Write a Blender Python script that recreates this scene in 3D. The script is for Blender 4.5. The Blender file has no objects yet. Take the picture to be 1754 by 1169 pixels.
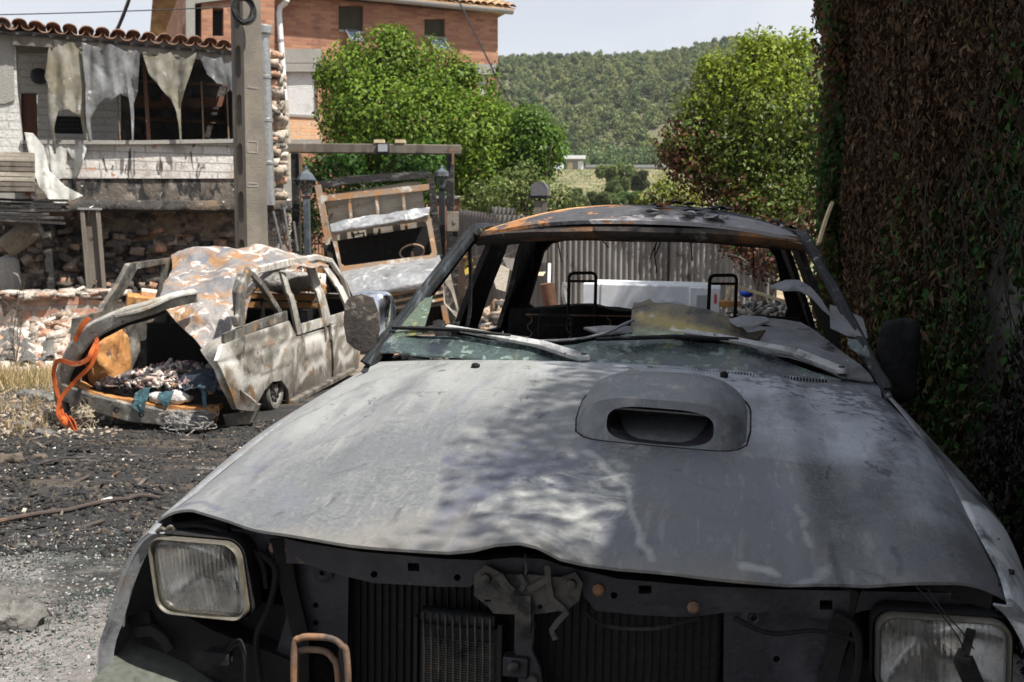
import bpy, bmesh, math, random
import numpy as np
from mathutils import Vector, Matrix, noise as mnoise
from mathutils.geometry import tessellate_polygon
random.seed(7)
SC = bpy.context.scene
COL = SC.collection
R = math.radians

# ------------------------------------------------------------ camera
F = 1705.0
PIT = math.atan((584.5 - 410) / F)
EYE = 1.448
cam_d = bpy.data.cameras.new("camera")
cam_d.sensor_width = 36.0
cam_d.lens = 36.0 * F / 1754
cam_d.clip_start = 0.05
cam_d.clip_end = 4000
cam_d.dof.use_dof = True
cam_d.dof.focus_distance = 2.75
cam_d.dof.aperture_fstop = 9
cam = bpy.data.objects.new("camera", cam_d)
COL.objects.link(cam)
cam.location = (0, 0, EYE)
cam.rotation_euler = (math.pi / 2 - PIT, 0, 0)
SC.camera = cam

# ------------------------------------------------------------ sky, sun, exposure
SUN_EL, SUN_H = R(60), Vector((.86, -.51, 0)).normalized()
SUN_V = Vector((SUN_H.x * math.cos(SUN_EL), SUN_H.y * math.cos(SUN_EL), math.sin(SUN_EL)))
world = bpy.data.worlds.new("World")
SC.world = world
world.use_nodes = True
wt = world.node_tree
wt.nodes.clear()
w_out = wt.nodes.new('ShaderNodeOutputWorld')
w_bg = wt.nodes.new('ShaderNodeBackground')
w_bg.inputs[1].default_value = 0.1
w_sky = wt.nodes.new('ShaderNodeTexSky')
w_sky.sky_type = 'NISHITA'
w_sky.sun_disc = False
w_sky.sun_elevation = SUN_EL
w_sky.sun_rotation = math.atan2(SUN_H.x, SUN_H.y)
w_tc = wt.nodes.new('ShaderNodeTexCoord')
w_map = wt.nodes.new('ShaderNodeMapping')
w_map.inputs['Scale'].default_value = (1.6, 1.6, 7.0)
w_n = wt.nodes.new('ShaderNodeTexNoise')
w_n.inputs['Scale'].default_value = 1.7
w_n.inputs['Detail'].default_value = 7
w_n.inputs['Distortion'].default_value = .6
w_r = wt.nodes.new('ShaderNodeValToRGB')
w_r.color_ramp.elements[0].position = .38
w_r.color_ramp.elements[0].color = (4.15, 4.28, 4.6, 1)
w_r.color_ramp.elements[1].position = .62
w_r.color_ramp.elements[1].color = (4.95, 5.0, 5.12, 1)
w_sep = wt.nodes.new('ShaderNodeSeparateXYZ')
w_m = wt.nodes.new('ShaderNodeMapRange')
w_m.inputs[1].default_value = .05
w_m.inputs[2].default_value = .75
w_m.inputs[3].default_value = .93
w_m.inputs[4].default_value = .55
w_mix = wt.nodes.new('ShaderNodeMixRGB')
L = wt.links.new
L(w_tc.outputs['Generated'], w_map.inputs[0])
L(w_map.outputs[0], w_n.inputs['Vector'])
L(w_n.outputs['Fac'], w_r.inputs[0])
L(w_tc.outputs['Generated'], w_sep.inputs[0])
L(w_sep.outputs[2], w_m.inputs[0])
L(w_m.outputs[0], w_mix.inputs[0])
L(w_sky.outputs[0], w_mix.inputs[1])
w_up = wt.nodes.new('ShaderNodeMapRange')      # cloud brightened overhead to lift the light in shade
for _i, _v in enumerate((.22, .8, 1.0, 1.12)): w_up.inputs[_i + 1].default_value = _v
L(w_sep.outputs[2], w_up.inputs[0])
w_mul = wt.nodes.new('ShaderNodeVectorMath'); w_mul.operation = 'SCALE'
L(w_r.outputs[0], w_mul.inputs[0]); L(w_up.outputs[0], w_mul.inputs['Scale'])
L(w_mul.outputs[0], w_mix.inputs[2])
L(w_mix.outputs[0], w_bg.inputs[0])
L(w_bg.outputs[0], w_out.inputs[0])
sun_d = bpy.data.lights.new("sun", 'SUN')
sun_d.energy = 5.0
sun_d.angle = R(.5)
sun_d.color = (1.0, .955, .89)
sun = bpy.data.objects.new("sun", sun_d)
COL.objects.link(sun)
sun.rotation_euler = SUN_V.to_track_quat('Z', 'Y').to_euler()
sun.location = (10, -6, 20)
SC.view_settings.view_transform = 'Standard'
SC.view_settings.look = 'None'
SC.view_settings.gamma = 1
SC.view_settings.exposure = .84
SC.cycles.max_bounces = 6
SC.cycles.transparent_max_bounces = 12
SC.cycles.use_denoising = True

# ------------------------------------------------------------ frames and picking
def ray(x, y):
    a = (x - 877) / F
    b = -(y - 584.5) / F
    return np.array([a, math.cos(PIT) + b * math.sin(PIT), -math.sin(PIT) + b * math.cos(PIT)])
CAM = np.array([0, 0, EYE])
class Frame:
    """a local frame; px() gives the local point of a traced outline on one of its real planes"""
    def __init__(s, o, ax):
        s.o = np.array(o, float); s.A = np.array(ax, float).T
        s.c = s.A.T @ (CAM - s.o)
    def px(s, x, y, axis, val):
        d = s.A.T @ ray(x, y)
        t = (val - s.c[axis]) / d[axis]
        return s.c + t * d
    def on(s, x, y, n, c):
        d = s.A.T @ ray(x, y); n = np.array(n, float)
        return s.c + (c - n @ s.c) / (n @ d) * d
    def mat(s):
        m = Matrix.Identity(4)
        for i in range(3):
            for j in range(3): m[i][j] = s.A[i, j]
            m[i][3] = s.o[i]
        return m
    def w(s, p): return s.o + s.A @ np.array(p, float)
def yaw_frame(o, deg, roll=0):
    a = R(deg)     # x axis turned counter-clockwise by deg
    x = np.array([math.cos(a), math.sin(a), 0]); y = np.array([-math.sin(a), math.cos(a), 0]); z = np.array([0, 0, 1.])
    if roll:
        r = R(roll); x, z = x * math.cos(r) + z * math.sin(r), z * math.cos(r) - x * math.sin(r)
    return Frame(o, [x, y, z])
WF = Frame((0, 0, 0), np.eye(3))
def at(x, y, Y): return WF.px(x, y, 1, Y)

# ------------------------------------------------------------ numeric noise
def sn(P, scale, seed=0, octv=4, ridge=False):
    rs = np.random.RandomState(seed); P = np.asarray(P, float)
    out = np.zeros(P.shape[:-1]); amp = 1.; tot = 0
    for o in range(octv):
        for k in range(4):
            d = rs.normal(size=P.shape[-1]); d /= np.linalg.norm(d)
            w = np.sin((P @ d) * scale * (1.6 ** o) * rs.uniform(.7, 1.3) + rs.uniform(0, 6.28) + 1.3 * np.sin((P @ rs.normal(size=P.shape[-1])) * scale * .6 + rs.uniform(0, 6)))
            out += amp * ((1 - 2 * np.abs(w)) if ridge else w) / 4
        tot += amp; amp *= .55
    return out / tot * 1.6

# ------------------------------------------------------------ mesh builder
class MB:
    def __init__(s): s.v = []; s.f = []
    def add(s, V, Fc):
        n = len(s.v); s.v.extend([tuple(map(float, p)) for p in V]); s.f.extend([tuple(i + n for i in q) for q in Fc]); return s
    def box(s, lo, hi, M=None):
        x0, y0, z0 = lo; x1, y1, z1 = hi
        V = [(x0, y0, z0), (x1, y0, z0), (x1, y1, z0), (x0, y1, z0), (x0, y0, z1), (x1, y0, z1), (x1, y1, z1), (x0, y1, z1)]
        if M is not None: V = [tuple(M @ Vector(p)) for p in V]
        return s.add(V, [(0, 3, 2, 1), (4, 5, 6, 7), (0, 1, 5, 4), (1, 2, 6, 5), (2, 3, 7, 6), (3, 0, 4, 7)])
    def bar(s, pts, w, h, up=(0, 0, 1)):
        """rectangular section swept along a polyline"""
        P = [Vector(p) for p in pts]; n = len(P); rings = []
        ws = w if isinstance(w, (list, tuple)) else [w] * n
        hs = h if isinstance(h, (list, tuple)) else [h] * n
        for i in range(n):
            t = (P[min(i + 1, n - 1)] - P[max(i - 1, 0)]).normalized()
            u = Vector(up); sd = t.cross(u)
            if sd.length < 1e-4: sd = t.cross(Vector((1, 0, 0)))
            sd.normalize(); u2 = sd.cross(t).normalized()
            rings.append([P[i] + sd * (a * ws[i] / 2) + u2 * (b * hs[i] / 2) for a, b in ((-1, -1), (1, -1), (1, 1), (-1, 1))])
        V = [p for r in rings for p in r]; Fc = []
        for i in range(n - 1):
            for k in range(4):
                Fc.append((i * 4 + k, i * 4 + (k + 1) % 4, i * 4 + 4 + (k + 1) % 4, i * 4 + 4 + k))
        Fc += [(3, 2, 1, 0), tuple((n - 1) * 4 + k for k in range(4))]
        return s.add(V, Fc)
    def tube(s, pts, r, n=8, closed=False, caps=True):
        P = [Vector(p) for p in pts]; m = len(P); V = []; Fc = []
        rs = r if isinstance(r, (list, tuple)) else [r] * m
        prev = None
        for i in range(m):
            a = P[(i - 1) % m] if closed else P[max(i - 1, 0)]
            b = P[(i + 1) % m] if closed else P[min(i + 1, m - 1)]
            t = (b - a).normalized()
            if prev is None:
                prev = t.orthogonal().normalized()
            x = (prev - t * prev.dot(t))
            x = x.normalized() if x.length > 1e-5 else t.orthogonal().normalized()
            prev = x; y = t.cross(x)
            for k in range(n):
                an = 2 * math.pi * k / n
                V.append(P[i] + (x * math.cos(an) + y * math.sin(an)) * rs[i])
        for i in range(m if closed else m - 1):
            j = (i + 1) % m
            for k in range(n):
                Fc.append((i * n + k, i * n + (k + 1) % n, j * n + (k + 1) % n, j * n + k))
        if caps and not closed:
            Fc += [tuple(range(n - 1, -1, -1)), tuple((m - 1) * n + k for k in range(n))]
        return s.add(V, Fc)
    def lathe(s, prof, c=(0, 0, 0), n=24, axis='z', sy=1.0):
        V = []; Fc = []; m = len(prof)
        for k in range(n):
            a = 2 * math.pi * k / n
            for r, h in prof:
                x, y = r * math.cos(a), r * math.sin(a) * sy
                p = {'z': (x, y, h), 'y': (x, h, y), 'x': (h, x, y)}[axis]
                V.append((p[0] + c[0], p[1] + c[1], p[2] + c[2]))
        for k in range(n):
            k2 = (k + 1) % n
            for i in range(m - 1):
                Fc.append((k * m + i, k2 * m + i, k2 * m + i + 1, k * m + i + 1))
        if prof[0][0] > 1e-6: Fc.append(tuple(k * m for k in range(n - 1, -1, -1)))
        if prof[-1][0] > 1e-6: Fc.append(tuple(k * m + m - 1 for k in range(n)))
        return s.add(V, Fc)
    def grid(s, P, th=0, nrm=None, closed=False):
        """P (n,m,3); th gives it thickness along nrm or its own normals"""
        P = np.asarray(P, float); n, m = P.shape[:2]
        idx = lambda i, j: i * m + j
        Fc = [(idx(i, j), idx(i, j + 1), idx(i + 1, j + 1), idx(i + 1, j)) for i in range(n - 1) for j in range(m - 1)]
        V = P.reshape(-1, 3)
        if not th: return s.add(V, Fc)
        if nrm is None:
            gu = np.gradient(P, axis=0); gv = np.gradient(P, axis=1)
            N = np.cross(gu, gv); N /= np.linalg.norm(N, axis=-1, keepdims=True) + 1e-12
        else: N = np.broadcast_to(np.array(nrm, float), P.shape)
        B = (P - N * th).reshape(-1, 3); k = n * m
        F2 = Fc + [tuple(q + k for q in reversed(f)) for f in Fc]
        bd = [idx(0, j) for j in range(m)] + [idx(i, m - 1) for i in range(1, n)] + [idx(n - 1, j) for j in range(m - 2, -1, -1)] + [idx(i, 0) for i in range(n - 2, 0, -1)]
        for a, b in zip(bd, bd[1:] + bd[:1]): F2.append((b, a, a + k, b + k))
        return s.add(np.vstack([V, B]), F2)
    def panel(s, outer, holes, f, th=0, step=.1, step2=None):
        """flat outline with holes, cut into a grid, then bent into place by f(a, b, depth)"""
        loops = [outer] + list(holes)
        allp = [p for l in loops for p in l]
        tris = tessellate_polygon([[Vector((p[0], p[1], 0)) for p in l] for l in loops])
        bm = bmesh.new(); vs = [bm.verts.new((p[0], p[1], 0)) for p in allp]
        for t in tris:
            try: bm.faces.new([vs[i] for i in t])
            except ValueError: pass
        A = np.array(allp)
        for ax, st in ((0, step), (1, step2 or step)):
            c = math.floor(A[:, ax].min() / st) * st + st * .37
            while c < A[:, ax].max():
                no = [0, 0, 0]; no[ax] = 1; co = [0, 0, 0]; co[ax] = c
                bmesh.ops.bisect_plane(bm, geom=bm.verts[:] + bm.edges[:] + bm.faces[:], plane_co=co, plane_no=no, dist=1e-5)
                c += st
        bmesh.ops.remove_doubles(bm, verts=bm.verts[:], dist=1e-5)
        for fc in bm.faces:
            if fc.normal.z < 0: fc.normal_flip()
        bm.verts.index_update()
        P2 = [(v.co.x, v.co.y) for v in bm.verts]; k = len(P2)
        Fc = [tuple(v.index for v in fc.verts) for fc in bm.faces]
        V = [f(a, b, 0) for a, b in P2]; out = list(Fc)
        if th:
            V += [f(a, b, th) for a, b in P2]
            out += [tuple(i + k for i in reversed(q)) for q in Fc]
            for e in bm.edges:
                if len(e.link_faces) == 1:
                    a, b = [v.index for v in e.verts]
                    q = [v.index for v in e.link_faces[0].verts]
                    i = q.index(a)
                    if q[(i + 1) % len(q)] == b: a, b = b, a
                    out.append((a, b, b + k, a + k))
        bm.free()
        return s.add(V, out)
    def jit(s, amp, scale, seed=0, ridge=False, axes=(1, 1, 1)):
        if amp:
            P = np.array(s.v)
            for k in range(3):
                if axes[k]: P[:, k] += amp * axes[k] * sn(np.array(s.v), scale, seed + k * 17, 4, ridge)
            s.v = [tuple(p) for p in P]
        return s
    def build(s, name, mat, parent=None, smooth=True, bevel=0, angle=40):
        me = bpy.data.meshes.new(name)
        me.from_pydata(s.v, [], s.f)
        me.validate(); me.update()
        bm = bmesh.new(); bm.from_mesh(me); bmesh.ops.recalc_face_normals(bm, faces=bm.faces[:]); bm.to_mesh(me); bm.free()
        o = bpy.data.objects.new(name, me)
        COL.objects.link(o)
        me.materials.append(mat)
        if parent is not None: o.parent = parent
        if bevel:
            b = o.modifiers.new('bevel', 'BEVEL'); b.width = bevel; b.segments = 2; b.limit_method = 'ANGLE'; b.angle_limit = R(35)
        if smooth:
            me.shade_smooth()
            me.set_sharp_from_angle(angle=R(angle))
        return o
def crp(C, nu, nv):
    """Catmull-Rom patch through control rows"""
    C = np.asarray(C, float)
    def res(A, n):
        m = A.shape[0]; t = np.linspace(0, m - 1, n); i = np.minimum(t.astype(int), m - 2); fr = (t - i)[:, None, None]
        g = lambda k: A[np.clip(k, 0, m - 1)]
        p0, p1, p2, p3 = g(i - 1), g(i), g(i + 1), g(i + 2)
        return .5 * (2 * p1 + (p2 - p0) * fr + (2 * p0 - 5 * p1 + 4 * p2 - p3) * fr ** 2 + (3 * p1 - p0 - 3 * p2 + p3) * fr ** 3)
    A = res(C, nu)
    return res(A.transpose(1, 0, 2), nv).transpose(1, 0, 2)
def spline(P, n):
    return crp(np.asarray(P, float)[:, None, :].repeat(2, 1), n, 2)[:, 0]
def rrect(cx, cy, w, h, r, n=5):
    out = []
    for sx, sy, a0 in ((1, 1, 0), (-1, 1, 90), (-1, -1, 180), (1, -1, 270)):
        for k in range(n + 1):
            a = R(a0 + 90 * k / n)
            out.append((cx + sx * (w / 2 - r) + r * math.cos(a), cy + sy * (h / 2 - r) + r * math.sin(a)))
    return out
def circ(cx, cy, r, n=14, ry=None): return [(cx + r * math.cos(2 * math.pi * k / n), cy + (ry or r) * math.sin(2 * math.pi * k / n)) for k in range(n)]

def tag(o, label=None, cat=None, group=None, kind=None):
    if label: o['label'] = label
    if cat: o['category'] = cat
    if group: o['group'] = group
    if kind: o['kind'] = kind
    return o
def thing(name, label, cat, fr=None, loc=None, group=None):
    o = bpy.data.objects.new(name, None); COL.objects.link(o)
    o.empty_display_size = .2
    if fr is not None: o.matrix_world = fr.mat()
    elif loc is not None: o.location = tuple(loc)
    return tag(o, label, cat, group)
def at_frame(o, fr):
    o.matrix_world = fr.mat(); return o

# ------------------------------------------------------------ leaf and chunk fields (numpy)
def np_mesh(name, V, Q, mat, tint=None, parent=None):
    me = bpy.data.meshes.new(name); V = np.asarray(V, np.float32); Q = np.asarray(Q, np.int32); k = Q.shape[1]
    me.vertices.add(len(V)); me.vertices.foreach_set('co', V.ravel())
    me.loops.add(Q.size); me.loops.foreach_set('vertex_index', Q.ravel())
    me.polygons.add(len(Q)); me.polygons.foreach_set('loop_start', np.arange(0, Q.size, k, dtype=np.int32))
    me.update(calc_edges=True)
    if tint is not None:
        ca = me.color_attributes.new('tint', 'FLOAT_COLOR', 'POINT')
        ca.data.foreach_set('color', np.c_[tint, np.ones(len(tint))].astype(np.float32).ravel())
    me.materials.append(mat)
    o = bpy.data.objects.new(name, me); COL.objects.link(o)
    if parent is not None: o.parent = parent
    return o
def unit(a): return a / (np.linalg.norm(a, axis=-1, keepdims=True) + 1e-9)
def leaf_quads(C, N, Ld, ln, wd, fold=.25):
    """diamond leaves: centre, normal, direction"""
    Ld = unit(Ld - N * (Ld * N).sum(-1, keepdims=True)); S = np.cross(N, Ld)
    ln = ln[:, None]; wd = wd[:, None]
    V = np.stack([C - Ld * ln / 2, C + S * wd / 2 + N * wd * fold, C + Ld * ln / 2 - N * ln * .12, C - S * wd / 2 + N * wd * fold], 1)
    return V.reshape(-1, 3), np.arange(len(C) * 4).reshape(-1, 4)
def pick(cols, w, n, rs, var=.2):
    cols = np.array(cols, float); i = rs.choice(len(cols), n, p=np.array(w) / sum(w))
    return cols[i] * rs.uniform(1 - var, 1 + var, (n, 1))
def blob_leaves(blobs, dens, size, rs, droop=.3, inner=.35):
    """leaves spread through the shells of ellipsoid lobes; returns centre, normal, direction, lobe index"""
    Cs = []; Ns = []; Is = []
    for bi, (c, r) in enumerate(blobs):
        r = np.array(r, float); n = int(dens * (r[0] * r[1] + r[1] * r[2] + r[0] * r[2]) * 4.19)
        d = unit(rs.normal(size=(n, 3)))
        rad = 1 - np.abs(rs.normal(0, inner, n)); rad = np.clip(rad, .1, 1.08)
        bump = 1 + .24 * sn(d * 2.2, 2.6, bi * 3 + 5, 3)
        Cs.append(np.array(c) + d * r * (rad * bump)[:, None]); Ns.append(unit(d / r)); Is.append(np.full(n, bi))
    C = np.vstack(Cs); N = np.vstack(Ns); I = np.concatenate(Is)
    N = unit(N + rs.normal(0, .5, N.shape) + np.array([0, 0, .3]))
    D = rs.normal(size=C.shape) + np.array([0, 0, -droop * 2])
    return C, N, D, I
BOXV = np.array([(-1, -1, -1), (1, -1, -1), (1, 1, -1), (-1, 1, -1), (-1, -1, 1), (1, -1, 1), (1, 1, 1), (-1, 1, 1)], float) / 2
BOXF = np.array([(0, 3, 2, 1), (4, 5, 6, 7), (0, 1, 5, 4), (1, 2, 6, 5), (2, 3, 7, 6), (3, 0, 4, 7)])
def rotm(rs, n, flat=0):
    q = rs.normal(size=(n, 4))
    if flat: q[:, 1:3] *= (1 - flat)
    q = unit(q); w, x, y, z = q.T
    return np.stack([1 - 2 * (y * y + z * z), 2 * (x * y - z * w), 2 * (x * z + y * w), 2 * (x * y + z * w), 1 - 2 * (x * x + z * z), 2 * (y * z - x * w), 2 * (x * z - y * w), 2 * (y * z + x * w), 1 - 2 * (x * x + y * y)], -1).reshape(-1, 3, 3)
def chunks(name, C, S, cols, w, mat, rs, flat=.5, rough=.35, parent=None, var=.25):
    n = len(C); T = BOXV[None] * (1 + rs.uniform(-rough, rough, (n, 8, 3))) * S[:, None, :]
    V = np.einsum('nij,nkj->nki', rotm(rs, n, flat), T) + C[:, None, :]
    Q = (BOXF[None] + (np.arange(n) * 8)[:, None, None]).reshape(-1, 4)
    t = np.repeat(pick(cols, w, n, rs, var), 8, 0)
    return np_mesh(name, V.reshape(-1, 3), Q, mat, t, parent)

def paint(o, strokes, f2, ix, k, wob, wsc):
    """marks that belong to a sheet (scorch, runs, bare metal) stored on its vertices"""
    P = np.array([v.co for v in o.data.vertices])[:, list(ix)]; st = np.zeros((len(P), 4)); P = P + wob * np.stack([sn(P, wsc, 61, 3), sn(P, wsc, 62, 3)], -1)
    for c, wd, al, pts in strokes:
        if len(pts) == 1: pts = [pts[0], (pts[0][0] + 1, pts[0][1])]
        Q = spline([f2(x, y) for x, y in pts], 24); d = np.full(len(P), 9.)
        for a, b in zip(Q[:-1], Q[1:]):
            ab = b - a; t = np.clip(((P - a) @ ab) / (ab @ ab + 1e-12), 0, 1); d = np.minimum(d, np.linalg.norm(P - a - t[:, None] * ab, axis=1))
        kk = al * np.clip(1.25 - d / (wd * k), 0, 1) ** .8; m = kk > st[:, 3]; st[m] = np.c_[np.tile(c, (m.sum(), 1)), kk[m]]
    ca = o.data.color_attributes.new('stain', 'FLOAT_COLOR', 'POINT'); ca.data.foreach_set('color', st.astype(np.float32).ravel())
# ------------------------------------------------------------ materials
def _nt(name):
    m = bpy.data.materials.new(name); m.use_nodes = True
    nt = m.node_tree; nt.nodes.clear()
    return m, nt
def mat(name, base, rough=.7, metal=0., layers=(), bump=(.3, 40), spec=.35, fine=.12, brick=None, trans=0, rvar=.15, alpha=1, stain=None):
    """principled surface with noise-driven layers of wear and tone: dict(c colour, s scale, a/b ramp, g position gradient xyz+offset, st stretch, r roughness)"""
    m, nt = _nt(name); N = nt.nodes.new; L = nt.links.new
    out = N('ShaderNodeOutputMaterial'); P = N('ShaderNodeBsdfPrincipled'); tc = N('ShaderNodeTexCoord')
    L(P.outputs[0], out.inputs[0]); vec = tc.outputs['Object']
    nz = N('ShaderNodeTexNoise'); nz.inputs['Scale'].default_value = bump[1]; nz.inputs['Detail'].default_value = 6; L(vec, nz.inputs['Vector'])
    def mix(a, b, fac, mode='MIX'):
        x = N('ShaderNodeMixRGB'); x.blend_type = mode
        for s, i in ((fac, 0), (a, 1), (b, 2)):
            if isinstance(s, (int, float)): x.inputs[i].default_value = s
            elif isinstance(s, tuple): x.inputs[i].default_value = s[:3] + (1,)
            else: L(s, x.inputs[i])
        return x.outputs[0]
    def mrange(s, a, b, c, d):
        x = N('ShaderNodeMapRange'); L(s, x.inputs[0])
        for i, v in enumerate((a, b, c, d)): x.inputs[i + 1].default_value = v
        return x.outputs[0]
    def math_(op, a, b):
        x = N('ShaderNodeMath'); x.operation = op
        for s, i in ((a, 0), (b, 1)):
            if isinstance(s, (int, float)): x.inputs[i].default_value = s
            else: L(s, x.inputs[i])
        return x.outputs[0]
    col = base; rgh = mrange(nz.outputs['Fac'], .3, .7, max(.02, rough - rvar), min(1, rough + rvar)); bh = nz.outputs['Fac']
    if brick:
        cx = N('ShaderNodeSeparateXYZ'); L(vec, cx.inputs[0])
        cb = N('ShaderNodeCombineXYZ'); L(math_('ADD', cx.outputs[0], cx.outputs[1]), cb.inputs[0]); L(cx.outputs[2], cb.inputs[1])
        bt = N('ShaderNodeTexBrick'); L(cb.outputs[0], bt.inputs['Vector'])
        bt.inputs['Color1'].default_value = brick['c1'] + (1,); bt.inputs['Color2'].default_value = brick['c2'] + (1,); bt.inputs['Mortar'].default_value = brick['m'] + (1,)
        bt.inputs['Scale'].default_value = 1; bt.inputs['Brick Width'].default_value = brick['w']; bt.inputs['Row Height'].default_value = brick['h']
        bt.inputs['Mortar Size'].default_value = brick.get('ms', .008); bt.inputs['Bias'].default_value = brick.get('bias', 0)
        col = bt.outputs['Color']
        bh = math_('SUBTRACT', math_('MULTIPLY', nz.outputs['Fac'], brick.get('nb', .4)), math_('MULTIPLY', bt.outputs['Fac'], brick.get('d', .8)))
    if fine:
        col = mix(col, mrange(nz.outputs['Fac'], .25, .75, 1 - fine * 2, 1 + fine * 2), 1.0, 'MULTIPLY')
    for i, l in enumerate(layers):
        mp = N('ShaderNodeMapping'); L(vec, mp.inputs[0])
        mp.inputs['Location'].default_value = (i * 3.17 + l.get('sd', 0), i * 1.31, i * 2.7)
        mp.inputs['Scale'].default_value = l.get('st', (1, 1, 1))
        mp.inputs['Rotation'].default_value = l.get('rot', (0, 0, 0))
        t = N('ShaderNodeTexNoise'); t.inputs['Scale'].default_value = l['s']; t.inputs['Detail'].default_value = l.get('d', 8)
        t.inputs['Roughness'].default_value = l.get('ro', .62); t.inputs['Distortion'].default_value = l.get('di', .3)
        L(mp.outputs[0], t.inputs['Vector']); v = t.outputs['Fac']
        if 'g' in l:
            dp = N('ShaderNodeVectorMath'); dp.operation = 'DOT_PRODUCT'; L(vec, dp.inputs[0]); dp.inputs[1].default_value = l['g'][:3]
            v = math_('ADD', v, math_('MINIMUM', math_('MAXIMUM', math_('ADD', dp.outputs['Value'], l['g'][3]), -.5), .5))
        if 'p' in l:   # a patch round a point: (x,y,z,radius)
            dv = N('ShaderNodeVectorMath'); dv.operation = 'DISTANCE'; L(vec, dv.inputs[0]); dv.inputs[1].default_value = l['p'][:3]
            v = math_('SUBTRACT', v, math_('MULTIPLY', math_('SUBTRACT', math_('DIVIDE', dv.outputs['Value'], l['p'][3]), 1.0), .45))
        fac = mrange(v, l['a'], l['b'], 0, l.get('k', 1))
        col = mix(col, l['c'], fac)
        if 'r' in l: rgh = mix(rgh, (l['r'],) * 3, fac)
    if stain:      # marks with a shape of their own, stored on the mesh
        at_ = N('ShaderNodeAttribute'); at_.attribute_name = stain
        t = N('ShaderNodeTexNoise'); t.inputs['Scale'].default_value = 34; t.inputs['Detail'].default_value = 10; t.inputs['Roughness'].default_value = .7; L(vec, t.inputs['Vector'])
        col = mix(col, at_.outputs['Color'], mrange(math_('ADD', at_.outputs['Alpha'], math_('MULTIPLY', math_('SUBTRACT', t.outputs['Fac'], .5), 1.5)), .12, .92, 0, .9))
    if isinstance(col, tuple): P.inputs['Base Color'].default_value = col + (1,)
    else: L(col, P.inputs['Base Color'])
    L(rgh, P.inputs['Roughness'])
    P.inputs['Metallic'].default_value = metal; P.inputs['Specular IOR Level'].default_value = spec
    P.inputs['Transmission Weight'].default_value = trans; P.inputs['Alpha'].default_value = alpha
    if bump[0]:
        b = N('ShaderNodeBump'); b.inputs['Strength'].default_value = bump[0]; b.inputs['Distance'].default_value = bump[2] if len(bump) > 2 else .01
        L(bh, b.inputs['Height']); L(b.outputs[0], P.inputs['Normal'])
    return m
def leaf_mat(name, rough=.45, transl=.3, spec=.4):
    m, nt = _nt(name); N = nt.nodes.new; L = nt.links.new
    out = N('ShaderNodeOutputMaterial'); P = N('ShaderNodeBsdfPrincipled'); a = N('ShaderNodeAttribute'); a.attribute_name = 'tint'
    T = N('ShaderNodeBsdfTranslucent'); mx = N('ShaderNodeMixShader'); mx.inputs[0].default_value = transl
    L(a.outputs['Color'], P.inputs['Base Color']); L(a.outputs['Color'], T.inputs[0])
    P.inputs['Roughness'].default_value = rough; P.inputs['Specular IOR Level'].default_value = spec
    L(P.outputs[0], mx.inputs[1]); L(T.outputs[0], mx.inputs[2]); L(mx.outputs[0], out.inputs[0])
    return m
def tint_mat(name, rough=.9, fine=.3, scale=60, trans=0):
    m, nt = _nt(name); N = nt.nodes.new; L = nt.links.new
    out = N('ShaderNodeOutputMaterial'); P = N('ShaderNodeBsdfPrincipled'); a = N('ShaderNodeAttribute'); a.attribute_name = 'tint'
    tc = N('ShaderNodeTexCoord'); nz = N('ShaderNodeTexNoise'); nz.inputs['Scale'].default_value = scale; nz.inputs['Detail'].default_value = 5; L(tc.outputs['Object'], nz.inputs['Vector'])
    mr = N('ShaderNodeMapRange'); L(nz.outputs['Fac'], mr.inputs[0])
    for i, v in enumerate((.25, .75, 1 - fine * 1.6, 1 + fine * 1.6)): mr.inputs[i + 1].default_value = v
    mx = N('ShaderNodeMixRGB'); mx.blend_type = 'MULTIPLY'; mx.inputs[0].default_value = 1
    L(a.outputs['Color'], mx.inputs[1]); L(mr.outputs[0], mx.inputs[2]); L(mx.outputs[0], P.inputs['Base Color'])
    b = N('ShaderNodeBump'); b.inputs['Strength'].default_value = .5; b.inputs['Distance'].default_value = .01; L(nz.outputs['Fac'], b.inputs['Height']); L(b.outputs[0], P.inputs['Normal'])
    P.inputs['Roughness'].default_value = rough; P.inputs['Transmission Weight'].default_value = trans
    L(P.outputs[0], out.inputs[0]); return m
def sheet_mat(name, c, transl=.35, rough=.3, layers=()):
    """plastic film: principled + translucent + clear"""
    m = mat(name, c, rough, 0, layers, (.25, 14, .02), spec=.6); nt = m.node_tree; N = nt.nodes.new; L = nt.links.new
    P = [n for n in nt.nodes if n.type == 'BSDF_PRINCIPLED'][0]; out = [n for n in nt.nodes if n.type == 'OUTPUT_MATERIAL'][0]
    T = N('ShaderNodeBsdfTranslucent'); T.inputs[0].default_value = c + (1,)
    X = N('ShaderNodeBsdfTransparent'); m1 = N('ShaderNodeMixShader'); m1.inputs[0].default_value = transl
    m2 = N('ShaderNodeMixShader'); m2.inputs[0].default_value = .14
    L(P.outputs[0], m1.inputs[1]); L(T.outputs[0], m1.inputs[2]); L(m1.outputs[0], m2.inputs[1]); L(X.outputs[0], m2.inputs[2]); L(m2.outputs[0], out.inputs[0])
    return m

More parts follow.
